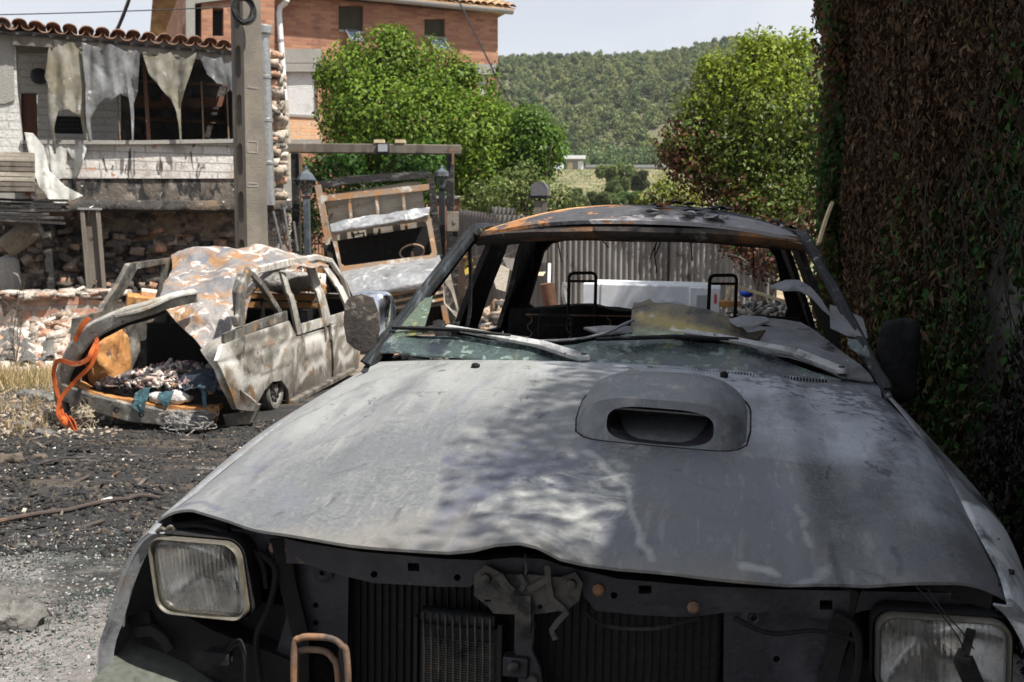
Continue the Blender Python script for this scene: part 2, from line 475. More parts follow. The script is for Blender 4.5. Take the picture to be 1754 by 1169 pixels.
K = dict
M = {}
SOOT = (.014, .013, .013)
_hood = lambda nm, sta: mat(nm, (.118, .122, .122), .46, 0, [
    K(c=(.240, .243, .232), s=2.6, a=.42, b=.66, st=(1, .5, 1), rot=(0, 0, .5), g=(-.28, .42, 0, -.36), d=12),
    K(c=(.34, .36, .385), s=3, a=.42, b=.68, g=(.50, .62, 0, -.62), d=13), K(c=(.08, .08, .088), s=30, a=.58, b=.64, g=(.4, .5, 0, -.62), d=12, k=.8),  # speckled pale rear right, its colour lightened further to lift the shaded side
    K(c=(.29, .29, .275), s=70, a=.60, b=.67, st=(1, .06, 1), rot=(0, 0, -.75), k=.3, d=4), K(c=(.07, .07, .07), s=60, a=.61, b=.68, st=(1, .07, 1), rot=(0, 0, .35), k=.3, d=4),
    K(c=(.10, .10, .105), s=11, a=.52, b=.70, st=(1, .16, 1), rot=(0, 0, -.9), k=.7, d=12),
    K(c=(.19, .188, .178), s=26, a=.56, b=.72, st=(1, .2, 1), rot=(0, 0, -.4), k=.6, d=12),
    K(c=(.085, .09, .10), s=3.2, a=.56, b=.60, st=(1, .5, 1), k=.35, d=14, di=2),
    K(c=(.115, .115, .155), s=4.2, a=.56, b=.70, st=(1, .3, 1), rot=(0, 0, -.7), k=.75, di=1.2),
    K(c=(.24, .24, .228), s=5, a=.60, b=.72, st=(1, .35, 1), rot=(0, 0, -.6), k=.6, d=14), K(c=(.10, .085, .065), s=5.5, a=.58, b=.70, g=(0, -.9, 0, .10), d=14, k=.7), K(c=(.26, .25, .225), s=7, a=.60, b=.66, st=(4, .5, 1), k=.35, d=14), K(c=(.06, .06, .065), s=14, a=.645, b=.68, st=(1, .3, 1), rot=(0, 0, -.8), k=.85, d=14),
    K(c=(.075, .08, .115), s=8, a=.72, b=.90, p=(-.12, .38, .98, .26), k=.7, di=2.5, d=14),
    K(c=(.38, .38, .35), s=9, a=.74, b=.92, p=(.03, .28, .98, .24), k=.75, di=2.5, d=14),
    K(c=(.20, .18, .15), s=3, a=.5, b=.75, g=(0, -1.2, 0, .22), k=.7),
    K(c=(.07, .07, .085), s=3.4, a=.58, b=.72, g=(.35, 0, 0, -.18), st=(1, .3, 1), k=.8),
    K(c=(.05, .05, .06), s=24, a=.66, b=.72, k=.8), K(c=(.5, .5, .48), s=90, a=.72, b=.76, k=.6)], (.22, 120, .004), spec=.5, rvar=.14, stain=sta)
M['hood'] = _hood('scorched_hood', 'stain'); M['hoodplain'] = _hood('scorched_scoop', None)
M['fender'] = mat('scorched_fender', (.19, .195, .20), .5, 0, [
    K(c=(.55, .56, .56), s=4, a=.50, b=.56, p=(.80, .32, .88, .24), di=1),
    K(c=(.03, .03, .035), s=6, a=.56, b=.66, st=(1, .4, 1)), K(c=(.16, .13, .10), s=8, a=.6, b=.72)], (.2, 90, .004))
M['black'] = mat('charred_black', (.016, .0155, .0155), .85, 0, [K(c=(.05, .045, .04), s=9, a=.58, b=.72), K(c=(.10, .045, .02), s=6, a=.64, b=.74, k=.5)], (.5, 60, .01), spec=.2)
M['soot'] = mat('soot', (.011, .011, .011), .95, 0, [K(c=(.03, .028, .026), s=12, a=.6, b=.75)], (.6, 40, .02), spec=.1)
M['cab'] = mat('burnt_cab_frame', (.020, .0195, .020), .75, 0, [
    K(c=(.075, .08, .09), s=9, a=.57, b=.66, d=12), K(c=(.30, .28, .25), s=16, a=.63, b=.7), K(c=(.20, .075, .025), s=5, a=.62, b=.72), K(c=(.4, .4, .38), s=70, a=.68, b=.72)], (.5, 70, .008))
M['pillar'] = mat('scorched_pillar', (.016, .019, .022), .65, 0, [
    K(c=(.055, .066, .074), s=12, a=.52, b=.64, st=(3, .25, .25), d=12), K(c=(.02, .02, .02), s=12, a=.58, b=.66), K(c=(.20, .22, .12), s=14, a=.62, b=.7), K(c=(.012, .012, .012), s=20, a=.52, b=.60, st=(2, .4, .4), d=12)], (.5, 60, .008), spec=.12)
M['roof'] = mat('burnt_car_roof', (.050, .050, .055), .75, 0, [
    K(c=(.085, .083, .09), s=8, a=.5, b=.66, d=12),
    K(c=(.30, .285, .285), s=7, a=.60, b=.62, g=(.7, -1.0, 0, 1.9), k=.95, d=12, st=(.6, 1.3, 1)),
    K(c=(.022, .022, .024), s=3.6, a=.52, b=.55, g=(.55, .9, 0, -2.04), d=10),
    K(c=(.50, .28, .12), s=2.4, a=.50, b=.56, g=(-.55, .75, 0, -1.75), d=10),
    K(c=(.60, .40, .22), s=11, a=.54, b=.64, g=(-.55, .75, 0, -1.80), d=12, k=.8), K(c=(.30, .12, .04), s=17, a=.58, b=.66, g=(-.55, .75, 0, -1.80), d=12, k=.8),
    K(c=(.30, .13, .045), s=7, a=.60, b=.64, g=(-.25, 0, 0, 0), d=10)], (.6, 60, .008))
M['header'] = mat('rusty_header', (.06, .05, .045), .85, 0, [K(c=(.27, .125, .05), s=9, a=.50, b=.64, st=(.5, 1, 1), d=12), K(c=(.3, .27, .24), s=14, a=.6, b=.68), K(c=SOOT, s=9, a=.58, b=.64)], (.5, 60, .008))
M['support'] = mat('dark_purple_steel', (.020, .018, .024), .5, 0, [K(c=(.055, .050, .062), s=7, a=.5, b=.7), K(c=(.012, .012, .013), s=4, a=.55, b=.68), K(c=(.12, .08, .05), s=22, a=.66, b=.72)], (.3, 80, .005), spec=.4)
M['radiator'] = mat('radiator_black', (.007, .007, .007), .6, 0, [K(c=(.05, .045, .04), s=20, a=.62, b=.75)], (.2, 90))
M['greymetal'] = mat('dirty_steel', (.085, .078, .068), .7, .2, [K(c=(.02, .02, .02), s=16, a=.48, b=.62, d=12), K(c=(.2, .12, .07), s=20, a=.62, b=.7)], (.4, 80, .006))
M['rustpipe'] = mat('rusty_pipe', (.20, .13, .09), .7, .2, [K(c=(.30, .15, .06), s=9, a=.5, b=.65), K(c=(.07, .06, .05), s=14, a=.55, b=.66)], (.4, 90, .004))
M['bumper'] = mat('olive_bumper', (.075, .080, .066), .55, 0, [K(c=(.115, .118, .10), s=4, a=.5, b=.7, d=12), K(c=(.35, .35, .3), s=60, a=.7, b=.74), K(c=(.03, .03, .03), s=15, a=.64, b=.7)], (.25, 70, .004))
M['wiper'] = mat('pale_wiper', (.36, .36, .35), .5, .2, [K(c=(.16, .155, .15), s=24, a=.52, b=.66, d=12), K(c=(.05, .05, .05), s=40, a=.62, b=.68)], (.15, 90))
M['bezel'] = mat('lamp_bezel', (.11, .10, .078), .45, .2, [K(c=(.10, .09, .08), s=12, a=.5, b=.7), K(c=(.20, .18, .14), s=9, a=.56, b=.7)], (.3, 80, .003), spec=.5)
M['reflector'] = mat('lamp_reflector', (.82, .82, .82), .25, .88, [K(c=(.34, .31, .28), s=11, a=.50, b=.64, d=12)], (.2, 20, .01))
M['chrome'] = mat('chrome', (.78, .80, .84), .16, 1, [K(c=(.25, .2, .16), s=14, a=.62, b=.72)], (.05, 20))
M['mirrorback'] = mat('burnt_mirror_face', (.06, .05, .042), .7, 0, [K(c=(.22, .19, .15), s=22, a=.55, b=.64), K(c=(.02, .02, .02), s=6, a=.5, b=.64)], (.6, 80, .005))
M['sheetglass'] = mat('sooted_windscreen', (.125, .127, .132), .6, 0, [
    K(c=(.20, .20, .205), s=6, a=.48, b=.66), K(c=(.02, .02, .02), s=9, a=.6, b=.7), K(c=(.05, .035, .022), s=4, a=.58, b=.7),
    K(c=(.6, .6, .6), s=60, a=.70, b=.73)], (.35, 60, .006), spec=.4)
M['brownglass'] = mat('heat_browned_windscreen', (.115, .095, .06), .5, 0, [
    K(c=(.19, .155, .06), s=16, a=.70, b=.95, p=(.14, 1.41, 1.2, .15), k=.9, d=12), K(c=(.22, .26, .20), s=26, a=.86, b=.98, st=(.4, 1, 1), p=(.16, 1.37, 1.19, .12), k=.8, d=12), K(c=(.05, .045, .04), s=30, a=.55, b=.64, k=.7), K(c=(.02, .02, .02), s=9, a=.57, b=.66),
    K(c=(.5, .5, .4), s=50, a=.66, b=.7)], (.5, 60, .006), stain='stain', spec=.5)
M['greenglass'] = mat('crazed_green_glass', (.045, .065, .06), .25, 0, [
    K(c=(.15, .20, .17), s=30, a=.56, b=.62), K(c=(.16, .15, .06), s=6, a=.55, b=.65, st=(1, .3, 1)), K(c=(.5, .6, .55), s=80, a=.68, b=.71), K(c=(.02, .025, .03), s=5, a=.52, b=.62)], (.3, 90, .004), spec=.6)
M['shard'] = mat('green_glass_shard', (.10, .13, .09), .2, 0, [K(c=(.30, .30, .11), s=12, a=.54, b=.62), K(c=(.3, .38, .33), s=60, a=.62, b=.67), K(c=(.03, .03, .02), s=10, a=.6, b=.68)], (.3, 90, .004), spec=.6, alpha=.8)
M['white_appl'] = mat('white_enamel', (.62, .63, .64), .35, 0, [K(c=(.5, .48, .45), s=4, a=.55, b=.75, k=.5)], (.03, 30), spec=.5, fine=.03)
M['appl_grey'] = mat('grey_plastic', (.33, .34, .35), .45, 0, [], (.03, 30), fine=.03)
M['redlabel'] = mat('red_label', (.55, .06, .05), .5, 0, [], (.0, 30), fine=.05)
# van / truck
_van = lambda nm, sta: mat(nm, (.30, .285, .25), .6, 0, [
    K(c=(.55, .535, .49), s=1.2, a=.45, b=.57, di=1.0, d=12), K(c=(.17, .155, .125), s=1.5, a=.47, b=.60, di=1.0, d=12), K(c=(.24, .13, .055), s=3.2, a=.57, b=.66, di=1.2, d=14), K(c=(.11, .095, .08), s=3, a=.50, b=.75, g=(0, 0, -1.1, .42), d=12, k=.8), K(c=(.62, .60, .56), s=7, a=.64, b=.69, d=14),
    K(c=(.06, .055, .05), s=2.3, a=.60, b=.68, di=1.2, d=12), K(c=(.06, .05, .045), s=17, a=.60, b=.68, d=12)], (.35, 50, .01), fine=.15, stain=sta)
M['van'] = _van('burnt_van_panel', None); M['vandoor'] = _van('burnt_van_door', 'stain')
M['vanroof'] = mat('burnt_van_roof', (.22, .20, .185), .65, 0, [
    K(c=(.13, .13, .14), s=2.4, a=.45, b=.60, di=1.0), K(c=(.29, .155, .065), s=2.8, a=.48, b=.62, di=.9, d=12), K(c=(.46, .42, .38), s=3.8, a=.55, b=.61, di=1.6, d=12),
    K(c=(.30, .15, .06), s=8, a=.58, b=.66), K(c=(.06, .055, .05), s=7, a=.63, b=.70)], (.5, 45, .012), fine=.18)
M['vandark'] = mat('charred_van_frame', (.13, .12, .10), .7, 0, [K(c=(.05, .048, .045), s=6, a=.46, b=.6), K(c=(.30, .29, .26), s=5, a=.56, b=.66), K(c=(.34, .17, .06), s=7, a=.6, b=.68)], (.4, 60, .01))
M['rust'] = mat('orange_rust', (.42, .20, .065), .85, 0, [K(c=(.20, .085, .03), s=5, a=.48, b=.62), K(c=(.06, .045, .04), s=7, a=.58, b=.66), K(c=(.5, .32, .16), s=9, a=.6, b=.7)], (.5, 60, .01))
M['tyre_rim'] = mat('scorched_wheel', (.18, .17, .155), .6, .3, [K(c=(.06, .055, .05), s=8, a=.5, b=.64), K(c=(.3, .28, .26), s=14, a=.58, b=.66)], (.3, 60))
M['aluminium'] = mat('melted_pale_panel', (.27, .275, .28), .45, .2, [K(c=(.20, .20, .205), s=2.2, a=.46, b=.62, di=1), K(c=(.52, .52, .52), s=2.6, a=.54, b=.62, di=1.4), K(c=(.09, .085, .08), s=5, a=.60, b=.70)], (.4, 14, .03))
M['paleash'] = mat('pale_ash', (.55, .54, .52), .9, 0, [K(c=(.34, .32, .29), s=9, a=.5, b=.64)], (.6, 24, .02))
M['truckframe'] = mat('rusty_cab_frame', (.30, .225, .165), .75, 0, [K(c=(.40, .20, .08), s=4, a=.47, b=.6), K(c=(.55, .52, .46), s=6, a=.55, b=.64), K(c=(.13, .11, .09), s=5, a=.6, b=.68)], (.4, 50, .01))
M['strap'] = mat('orange_webbing', (.50, .105, .022), .85, 0, [K(c=(.38, .065, .015), s=30, a=.5, b=.65), K(c=(.16, .06, .03), s=6, a=.55, b=.68, d=12), K(c=(.55, .25, .12), s=9, a=.6, b=.7)], (.3, 200, .003))
# buildings
M['brick'] = mat('orange_brick', (.4, .2, .1), .85, 0, [K(c=(.20, .10, .065), s=.5, a=.42, b=.7, k=.6, d=12), K(c=(.12, .08, .06), s=1.3, a=.60, b=.72, st=(1, 1, .25), k=.6), K(c=(.45, .30, .19), s=5, a=.6, b=.72, k=.6)], (.6, 30, .02), brick=K(c1=(.27, .105, .06), c2=(.44, .215, .115), m=(.25, .19, .15), w=.30, h=.095, ms=.009))
M['brick_pale'] = mat('pale_brick', (.5, .3, .2), .85, 0, [K(c=(.4, .2, .1), s=3, a=.55, b=.7, k=.5)], (.6, 30, .02), brick=K(c1=(.58, .30, .14), c2=(.55, .36, .22), m=(.45, .4, .33), w=.30, h=.095, ms=.01))
M['concrete'] = mat('concrete', (.25, .238, .215), .9, 0, [K(c=(.22, .21, .19), s=1.6, a=.5, b=.7), K(c=(.32, .31, .285), s=9, a=.58, b=.7)], (.5, 45, .015))
M['pole'] = mat('rough_concrete_pole', (.165, .143, .112), .9, 0, [K(c=(.12, .11, .095), s=30, a=.56, b=.66), K(c=(.21, .185, .15), s=3, a=.5, b=.7), K(c=(.12, .105, .09), s=1.2, a=.5, b=.65)], (.7, 60, .012))
M['whitewash'] = mat('whitewashed_brick', (.66, .65, .62), .85, 0, [K(c=(.50, .48, .44), s=3, a=.5, b=.66), K(c=(.30, .2, .14), s=6, a=.64, b=.70)], (.7, 25, .03), brick=K(c1=(.50, .49, .465), c2=(.44, .43, .405), m=(.36, .35, .33), w=.42, h=.12, ms=.012, d=.9, nb=.5))
M['parapet'] = mat('sooty_white_parapet', (.6, .6, .6), .85, 0, [K(c=(.27, .23, .195), s=3, a=.48, b=.66, k=.8), K(c=(.40, .22, .13), s=5, a=.63, b=.68), K(c=(.05, .045, .04), s=5.5, a=.585, b=.64, st=(1.5, 1, .35), di=.8)], (.7, 25, .03), brick=K(c1=(.54, .515, .485), c2=(.47, .44, .41), m=(.32, .30, .27), w=.42, h=.135, ms=.011, d=.9, nb=.5))
M['charledge'] = mat('charred_ledge', (.040, .036, .032), .95, 0, [K(c=(.12, .085, .055), s=2.5, a=.52, b=.64, d=12), K(c=(.015, .014, .013), s=5, a=.5, b=.6), K(c=(.4, .37, .33), s=20, a=.65, b=.69)], (.9, 18, .04))
M['charwall'] = mat('charred_plaster', (.105, .088, .072), .9, 0, [K(c=(.22, .19, .16), s=2.5, a=.5, b=.64), K(c=(.02, .02, .019), s=5, a=.5, b=.6, st=(1.4, 1, .6)), K(c=(.4, .37, .33), s=16, a=.64, b=.69)], (.7, 18, .03))
M['stone'] = mat('scorched_stone', (.20, .145, .105), .92, 0, [K(c=(.06, .05, .045), s=3.5, a=.46, b=.6), K(c=(.36, .30, .25), s=5, a=.56, b=.64), K(c=(.013, .012, .012), s=2.1, a=.53, b=.62)], (1.0, 7, .12))
M['sootwall'] = mat('sooted_room_wall', (.045, .04, .036), .92, 0, [K(c=(.11, .09, .075), s=2, a=.52, b=.66), K(c=(.015, .014, .013), s=3, a=.5, b=.62)], (.6, 15, .03))
M['timber'] = mat('weathered_timber', (.15, .13, .105), .85, 0, [K(c=(.10, .085, .07), s=5, a=.48, b=.62, st=(1, 1, .12)), K(c=(.24, .21, .17), s=8, a=.58, b=.68, st=(1, 1, .1)), K(c=(.03, .027, .025), s=3, a=.62, b=.7)], (.5, 40, .008))
M['charwood'] = mat('charred_timber', (.022, .02, .019), .85, 0, [K(c=(.10, .095, .09), s=9, a=.55, b=.64, st=(.25, 1, 1)), K(c=(.24, .22, .19), s=14, a=.63, b=.68, st=(.25, 1, 1)), K(c=(.11, .06, .03), s=6, a=.63, b=.7)], (.9, 26, .02))
M['greywood'] = mat('silvered_plank', (.36, .32, .26), .85, 0, [K(c=(.19, .165, .13), s=6, a=.5, b=.64, st=(.15, 1, 1)), K(c=(.05, .045, .04), s=5, a=.62, b=.69)], (.5, 40, .008))
M['palewood'] = mat('pale_batten', (.58, .46, .29), .8, 0, [K(c=(.40, .30, .18), s=8, a=.5, b=.66)], (.3, 40))
M['doorwood'] = mat('brown_door', (.13, .055, .03), .7, 0, [K(c=(.05, .03, .02), s=4, a=.5, b=.66, st=(1, 1, .2))], (.4, 30))
M['tile'] = mat('clay_roof_tile', (.27, .15, .10), .85, 0, [K(c=(.42, .28, .18), s=3, a=.5, b=.66), K(c=(.13, .08, .06), s=4, a=.50, b=.62), K(c=(.08, .06, .05), s=9, a=.62, b=.7)], (.5, 30, .01))
M['oldtile'] = mat('ochre_roof_tile', (.48, .30, .16), .85, 0, [K(c=(.30, .17, .10), s=1.6, a=.48, b=.64), K(c=(.58, .43, .27), s=3, a=.54, b=.66), K(c=(.16, .11, .07), s=3, a=.6, b=.7)], (.5, 30, .02))
M['zinc'] = mat('galvanised_steel', (.34, .34, .33), .42, .7, [K(c=(.26, .26, .27), s=4, a=.5, b=.68, st=(1, 1, .3)), K(c=(.3, .24, .18), s=9, a=.63, b=.72)], (.1, 40))
M['whitepaint'] = mat('white_paint', (.66, .66, .65), .55, 0, [K(c=(.5, .49, .46), s=3, a=.5, b=.7)], (.15, 30))
M['shutter'] = mat('olive_shutter', (.055, .048, .025), .7, 0, [K(c=(.035, .03, .018), s=6, a=.5, b=.65, st=(1, 1, .2))], (.4, 30))
M['darkroom'] = mat('dark_interior', (.02, .019, .018), .9, 0, [], (.2, 10))
M['solar'] = mat('solar_cells', (.05, .06, .10), .18, .2, [], (.0, 5), brick=K(c1=(.045, .055, .10), c2=(.06, .07, .12), m=(.45, .46, .48), w=.5, h=.45, ms=.012, d=.05), fine=.02)
M['iron'] = mat('black_iron', (.035, .037, .042), .5, .5, [K(c=(.09, .085, .08), s=8, a=.55, b=.68), K(c=(.14, .06, .03), s=10, a=.64, b=.72)], (.3, 60))
M['lampiron'] = mat('grey_lantern_metal', (.10, .12, .14), .5, .5, [K(c=(.20, .22, .24), s=6, a=.5, b=.65), K(c=(.16, .08, .04), s=9, a=.62, b=.7)], (.3, 60))
M['lampglass'] = mat('smoky_lamp_glass', (.10, .10, .10), .25, 0, [], (.05, 20), alpha=.5)
M['film'] = sheet_mat('scorched_plastic_film', (.31, .285, .22), .4, .3, [K(c=(.50, .48, .42), s=2.5, a=.5, b=.66), K(c=(.33, .29, .20), s=1.7, a=.5, b=.64), K(c=(.10, .09, .075), s=3, a=.6, b=.7, st=(1, 1, .4)), K(c=(.80, .80, .78), s=7, a=.62, b=.68)])
M['filmgrey'] = sheet_mat('grey_plastic_film', (.24, .242, .24), .4, .26, [K(c=(.44, .45, .46), s=2.5, a=.5, b=.66), K(c=(.13, .125, .12), s=3, a=.58, b=.7, st=(2, 1, .3)), K(c=(.28, .28, .28), s=1.7, a=.5, b=.64), K(c=(.80, .80, .80), s=7, a=.62, b=.68)])
M['filmpale'] = sheet_mat('pale_plastic_film', (.60, .59, .54), .3, .3, [K(c=(.72, .71, .67), s=2.5, a=.45, b=.62), K(c=(.36, .33, .26), s=5, a=.57, b=.66)])
M['corr'] = mat('weathered_sheet_fence', (.175, .16, .145), .8, 0, [K(c=(.11, .095, .085), s=1.5, a=.46, b=.64, st=(1, 1, .2)), K(c=(.25, .235, .215), s=5, a=.54, b=.66, st=(1, 1, .15)), K(c=(.06, .055, .05), s=2.5, a=.58, b=.67)], (.3, 30))
M['wallrender'] = mat('grey_wall_render', (.115, .106, .10), .9, 0, [K(c=(.05, .045, .042), s=1.5, a=.48, b=.64), K(c=(.13, .12, .115), s=7, a=.56, b=.68)], (.6, 30, .02))
M['cable'] = mat('cable_rubber', (.02, .02, .021), .7, 0, [], (.2, 40))
M['rope'] = mat('scorched_hose', (.06, .045, .038), .8, 0, [K(c=(.16, .09, .06), s=3, a=.55, b=.65)], (.6, 120, .006))
M['rock'] = mat('grey_rock', (.095, .09, .082), .92, 0, [K(c=(.17, .16, .145), s=6, a=.48, b=.62), K(c=(.16, .152, .14), s=10, a=.56, b=.66), K(c=(.03, .028, .025), s=5, a=.62, b=.68, st=(.4, 1, 2))], (.9, 24, .03))
M['stem'] = mat('ivy_stem', (.045, .034, .026), .9, 0, [], (.5, 40))
M['bark'] = mat('bark', (.11, .085, .065), .9, 0, [K(c=(.05, .04, .03), s=6, a=.48, b=.62, st=(1, 1, .2))], (.8, 24, .03))
M['leaf'] = leaf_mat('foliage_leaf', .5, .34, .16)
M['leafdry'] = leaf_mat('withered_leaf', .75, .15, .15)
M['pine'] = leaf_mat('pine_foliage', .7, .2, .2)
M['grassm'] = leaf_mat('grass_blade', .7, .3, .2)
M['chunk'] = tint_mat('broken_masonry', .92, .35, 25)
M['ash'] = tint_mat('ash_and_char', .95, .4, 60)
M['glassbits'] = tint_mat('crumbled_glass', .15, .2, 60, .3)
M['blue'] = mat('blue_plastic', (.02, .08, .5), .4, 0, [], (.1, 20))
M['teal'] = mat('teal_cloth', (.035, .085, .10), .85, 0, [K(c=(.02, .045, .05), s=9, a=.5, b=.62), K(c=(.2, .3, .3), s=14, a=.62, b=.7)], (.6, 40, .02))
M['yellow'] = mat('yellow_plastic', (.55, .38, .03), .6, 0, [K(c=(.3, .2, .04), s=9, a=.5, b=.66)], (.4, 30))
M['red'] = mat('red_cloth', (.38, .04, .03), .7, 0, [K(c=(.2, .03, .02), s=9, a=.5, b=.66)], (.4, 30))
M['wool'] = mat('frayed_tyre_fibre', (.34, .29, .21), .95, 0, [K(c=(.12, .10, .075), s=7, a=.5, b=.64)], (.9, 30, .03))
M['woolgrey'] = mat('grey_tyre_wire', (.30, .285, .265), .8, .2, [K(c=(.09, .085, .08), s=7, a=.5, b=.64)], (.9, 30, .03))
M['ground'] = mat('yard_ground', (.185, .172, .158), .95, 0, [
    K(c=(.145, .132, .12), s=1.1, a=.45, b=.66), K(c=(.24, .23, .215), s=6, a=.52, b=.68), K(c=(.10, .095, .088), s=22, a=.56, b=.66),
    K(c=(.22, .175, .125), s=.6, a=.44, b=.62, g=(-.10, .06, 0, -.82)),
    K(c=(.024, .023, .022), s=.9, a=.40, b=.54, p=(-2.3, 7.0, -.2, 2.6), d=12, ro=.75),
    K(c=(.024, .023, .022), s=1.1, a=.42, b=.56, p=(-3.0, 9.6, -.3, 3.0), d=12, ro=.75),
    K(c=(.10, .075, .05), s=1.3, a=.50, b=.64, st=(.5, 1.8, 1), k=.65, d=14),
    K(c=(.20, .19, .175), s=2.2, a=.585, b=.66, st=(.35, 2.0, 1), k=.65, d=14)], (.9, 38, .03), fine=.25)
M['meadow'] = mat('meadow_ground', (.17, .15, .075), .95, 0, [K(c=(.26, .20, .11), s=.12, a=.48, b=.62), K(c=(.08, .105, .035), s=.2, a=.46, b=.6), K(c=(.30, .22, .14), s=.06, a=.6, b=.68)], (.5, 3, .2))
M['hillsoil'] = mat('pine_hill_soil', (.10, .095, .05), .95, 0, [K(c=(.08, .085, .04), s=.08, a=.48, b=.62), K(c=(.20, .16, .11), s=.05, a=.60, b=.70)], (.5, 2, .3))

# ============================================================ ground and terrain
ZK = [(-12, .25), (1.5, 0), (9, -.30), (16.5, -.35), (19, -.6), (26, -.6), (34, -2.2), (60, -1.0), (85, 2.6), (110, 5.4), (150, 10.5), (185, 14.2), (205, 15.5), (230, 20), (300, 50), (370, 74), (420, 78), (520, 60), (1200, 40)]
def ridge_mul(t):
    return float(np.interp(t, [-1.2, -.6, -.2, -.012, .05, .10, .15, .19, .215, .245, .3, .45, 1.2], [.45, .5, .73, .80, .81, .835, .90, .985, 1.02, .985, .92, .72, .5]))
def gz(X, Y):
    z = float(np.interp(Y, [k[0] for k in ZK], [k[1] for k in ZK]))
    if Y > 215:
        t = X / (Y + 1); z0 = 17.0
        z = z0 + (z - z0) * ridge_mul(t) + 3 * math.sin(X * .045 + Y * .02) * min(1, (Y - 215) / 60)
    elif Y < 20:
        z += .018 * math.sin(X * 2.1 + Y * 1.3) + .012 * math.sin(X * 4.7 - Y * 3.9)
        if X > -1.0 and 0 < Y < 7: z -= .01
    return z
def sheet(name, Ys, Xf, matl):
    P = np.array([[(x, y, gz(x, y)) for x in Xf(y)] for y in Ys])
    o = MB().grid(P).build(name, matl); tag(o, kind='structure'); return o
sheet('ground', list(np.linspace(-12, 0, 9)) + list(np.linspace(.4, 12, 60)) + list(np.linspace(12.4, 34, 40)), lambda y: np.linspace(-34, 34, 140), M['ground'])
sheet('meadow', np.linspace(34, 216, 60), lambda y: np.linspace(-260, 260, 90), M['meadow'])
sheet('hills', list(np.linspace(216, 460, 60)) + list(np.linspace(480, 1200, 20)), lambda y: np.linspace(-700, 700, 120), M['hillsoil'])
def ong(x, y, it=8):
    Y = 8.
    for _ in range(it):
        r = ray(x, y); z = gz(r[0] / r[1] * Y, Y); Y = (z - EYE) / r[2] * r[1]
        Y = min(max(Y, .5), 60)
    X = r[0] / r[1] * Y
    return np.array([X, Y, gz(X, Y)])

# ============================================================ the burnt pickup in front
CF = Frame((.017, 1.523, -.001), [[.9801, -.1976, -.0183], [.1976, .9805, -.0037], [.0187, 0, .9998]])
# orthonormalise
_A = CF.A.copy(); _x = _A[:, 0] / np.linalg.norm(_A[:, 0]); _y = _A[:, 1] - _x * (_x @ _A[:, 1]); _y /= np.linalg.norm(_y); _z = np.cross(_x, _y)
CF = Frame(CF.o, [_x, _y, _z])
car = thing('burnt_pickup', 'grey burnt-out pickup truck with hood scoop and missing grille, filling the front of the yard', 'pickup truck', CF)
LIPU = [-.735, -.656, -.544, -.449, -.337, -.229, -.157, -.116, -.076, -.037, -.007, .032, .071, .128, .212, .304, .395, .484, .618, .735]
LIPW = [.940, .939, .925, .920, .918, .921, .922, .929, .942, .948, .943, .926, .920, .916, .916, .912, .909, .915, .919, .920]
def lip_v(u): return .07 + .07 * (u / .73) ** 2
def lip_w(u): return float(np.interp(u, LIPU, LIPW))
def rear_v(u): return 1.155 + .05 * (u / .7) ** 2
def rear_w(u): return 1.112 - .030 * (abs(u) / .7) ** 2.2
def hood_pt(s, t):
    hw = .735 * (1 - t) + .712 * t + .012 * math.sin(math.pi * t)
    u = s * hw
    v = lip_v(u) * (1 - t) + rear_v(u) * t
    base = .9235
    dent = (lip_w(u) + .008 - base)
    k = math.exp(-t * 9)
    h = 1 - (1 - t) ** 1.35
    w = base + dent * k + (rear_w(u) - base) * h + .012 * math.sin(math.pi * t)
    if abs(s) > .88: w -= .030 * ((abs(s) - .88) / .12) ** 2          # shoulders roll down
    w += .007 * math.exp(-((abs(s) - .60) / .05) ** 2) * min(1, t * 4)     # long creases
    w -= .004 * math.exp(-((abs(s) - .70) / .06) ** 2)
    w += .004 * math.sin(7 * u + 3 * v) * math.sin(5 * v - 2 * u)
    if t < .05: w -= .003 * (1 - t / .05) ** 2
    return (u, v, w)
ts = list(np.linspace(0, .06, 10)) + list(np.linspace(.066, 1, 170))
P = np.array([[hood_pt(s, t) for s in np.linspace(-1, 1, 270)] for t in ts])
P[:, :, 2] += .0025 * sn(P, 9, 3, 3)
hood = MB().grid(P, .005, nrm=(0, 0, 1)).build('hood', M['hood'], car, angle=60)
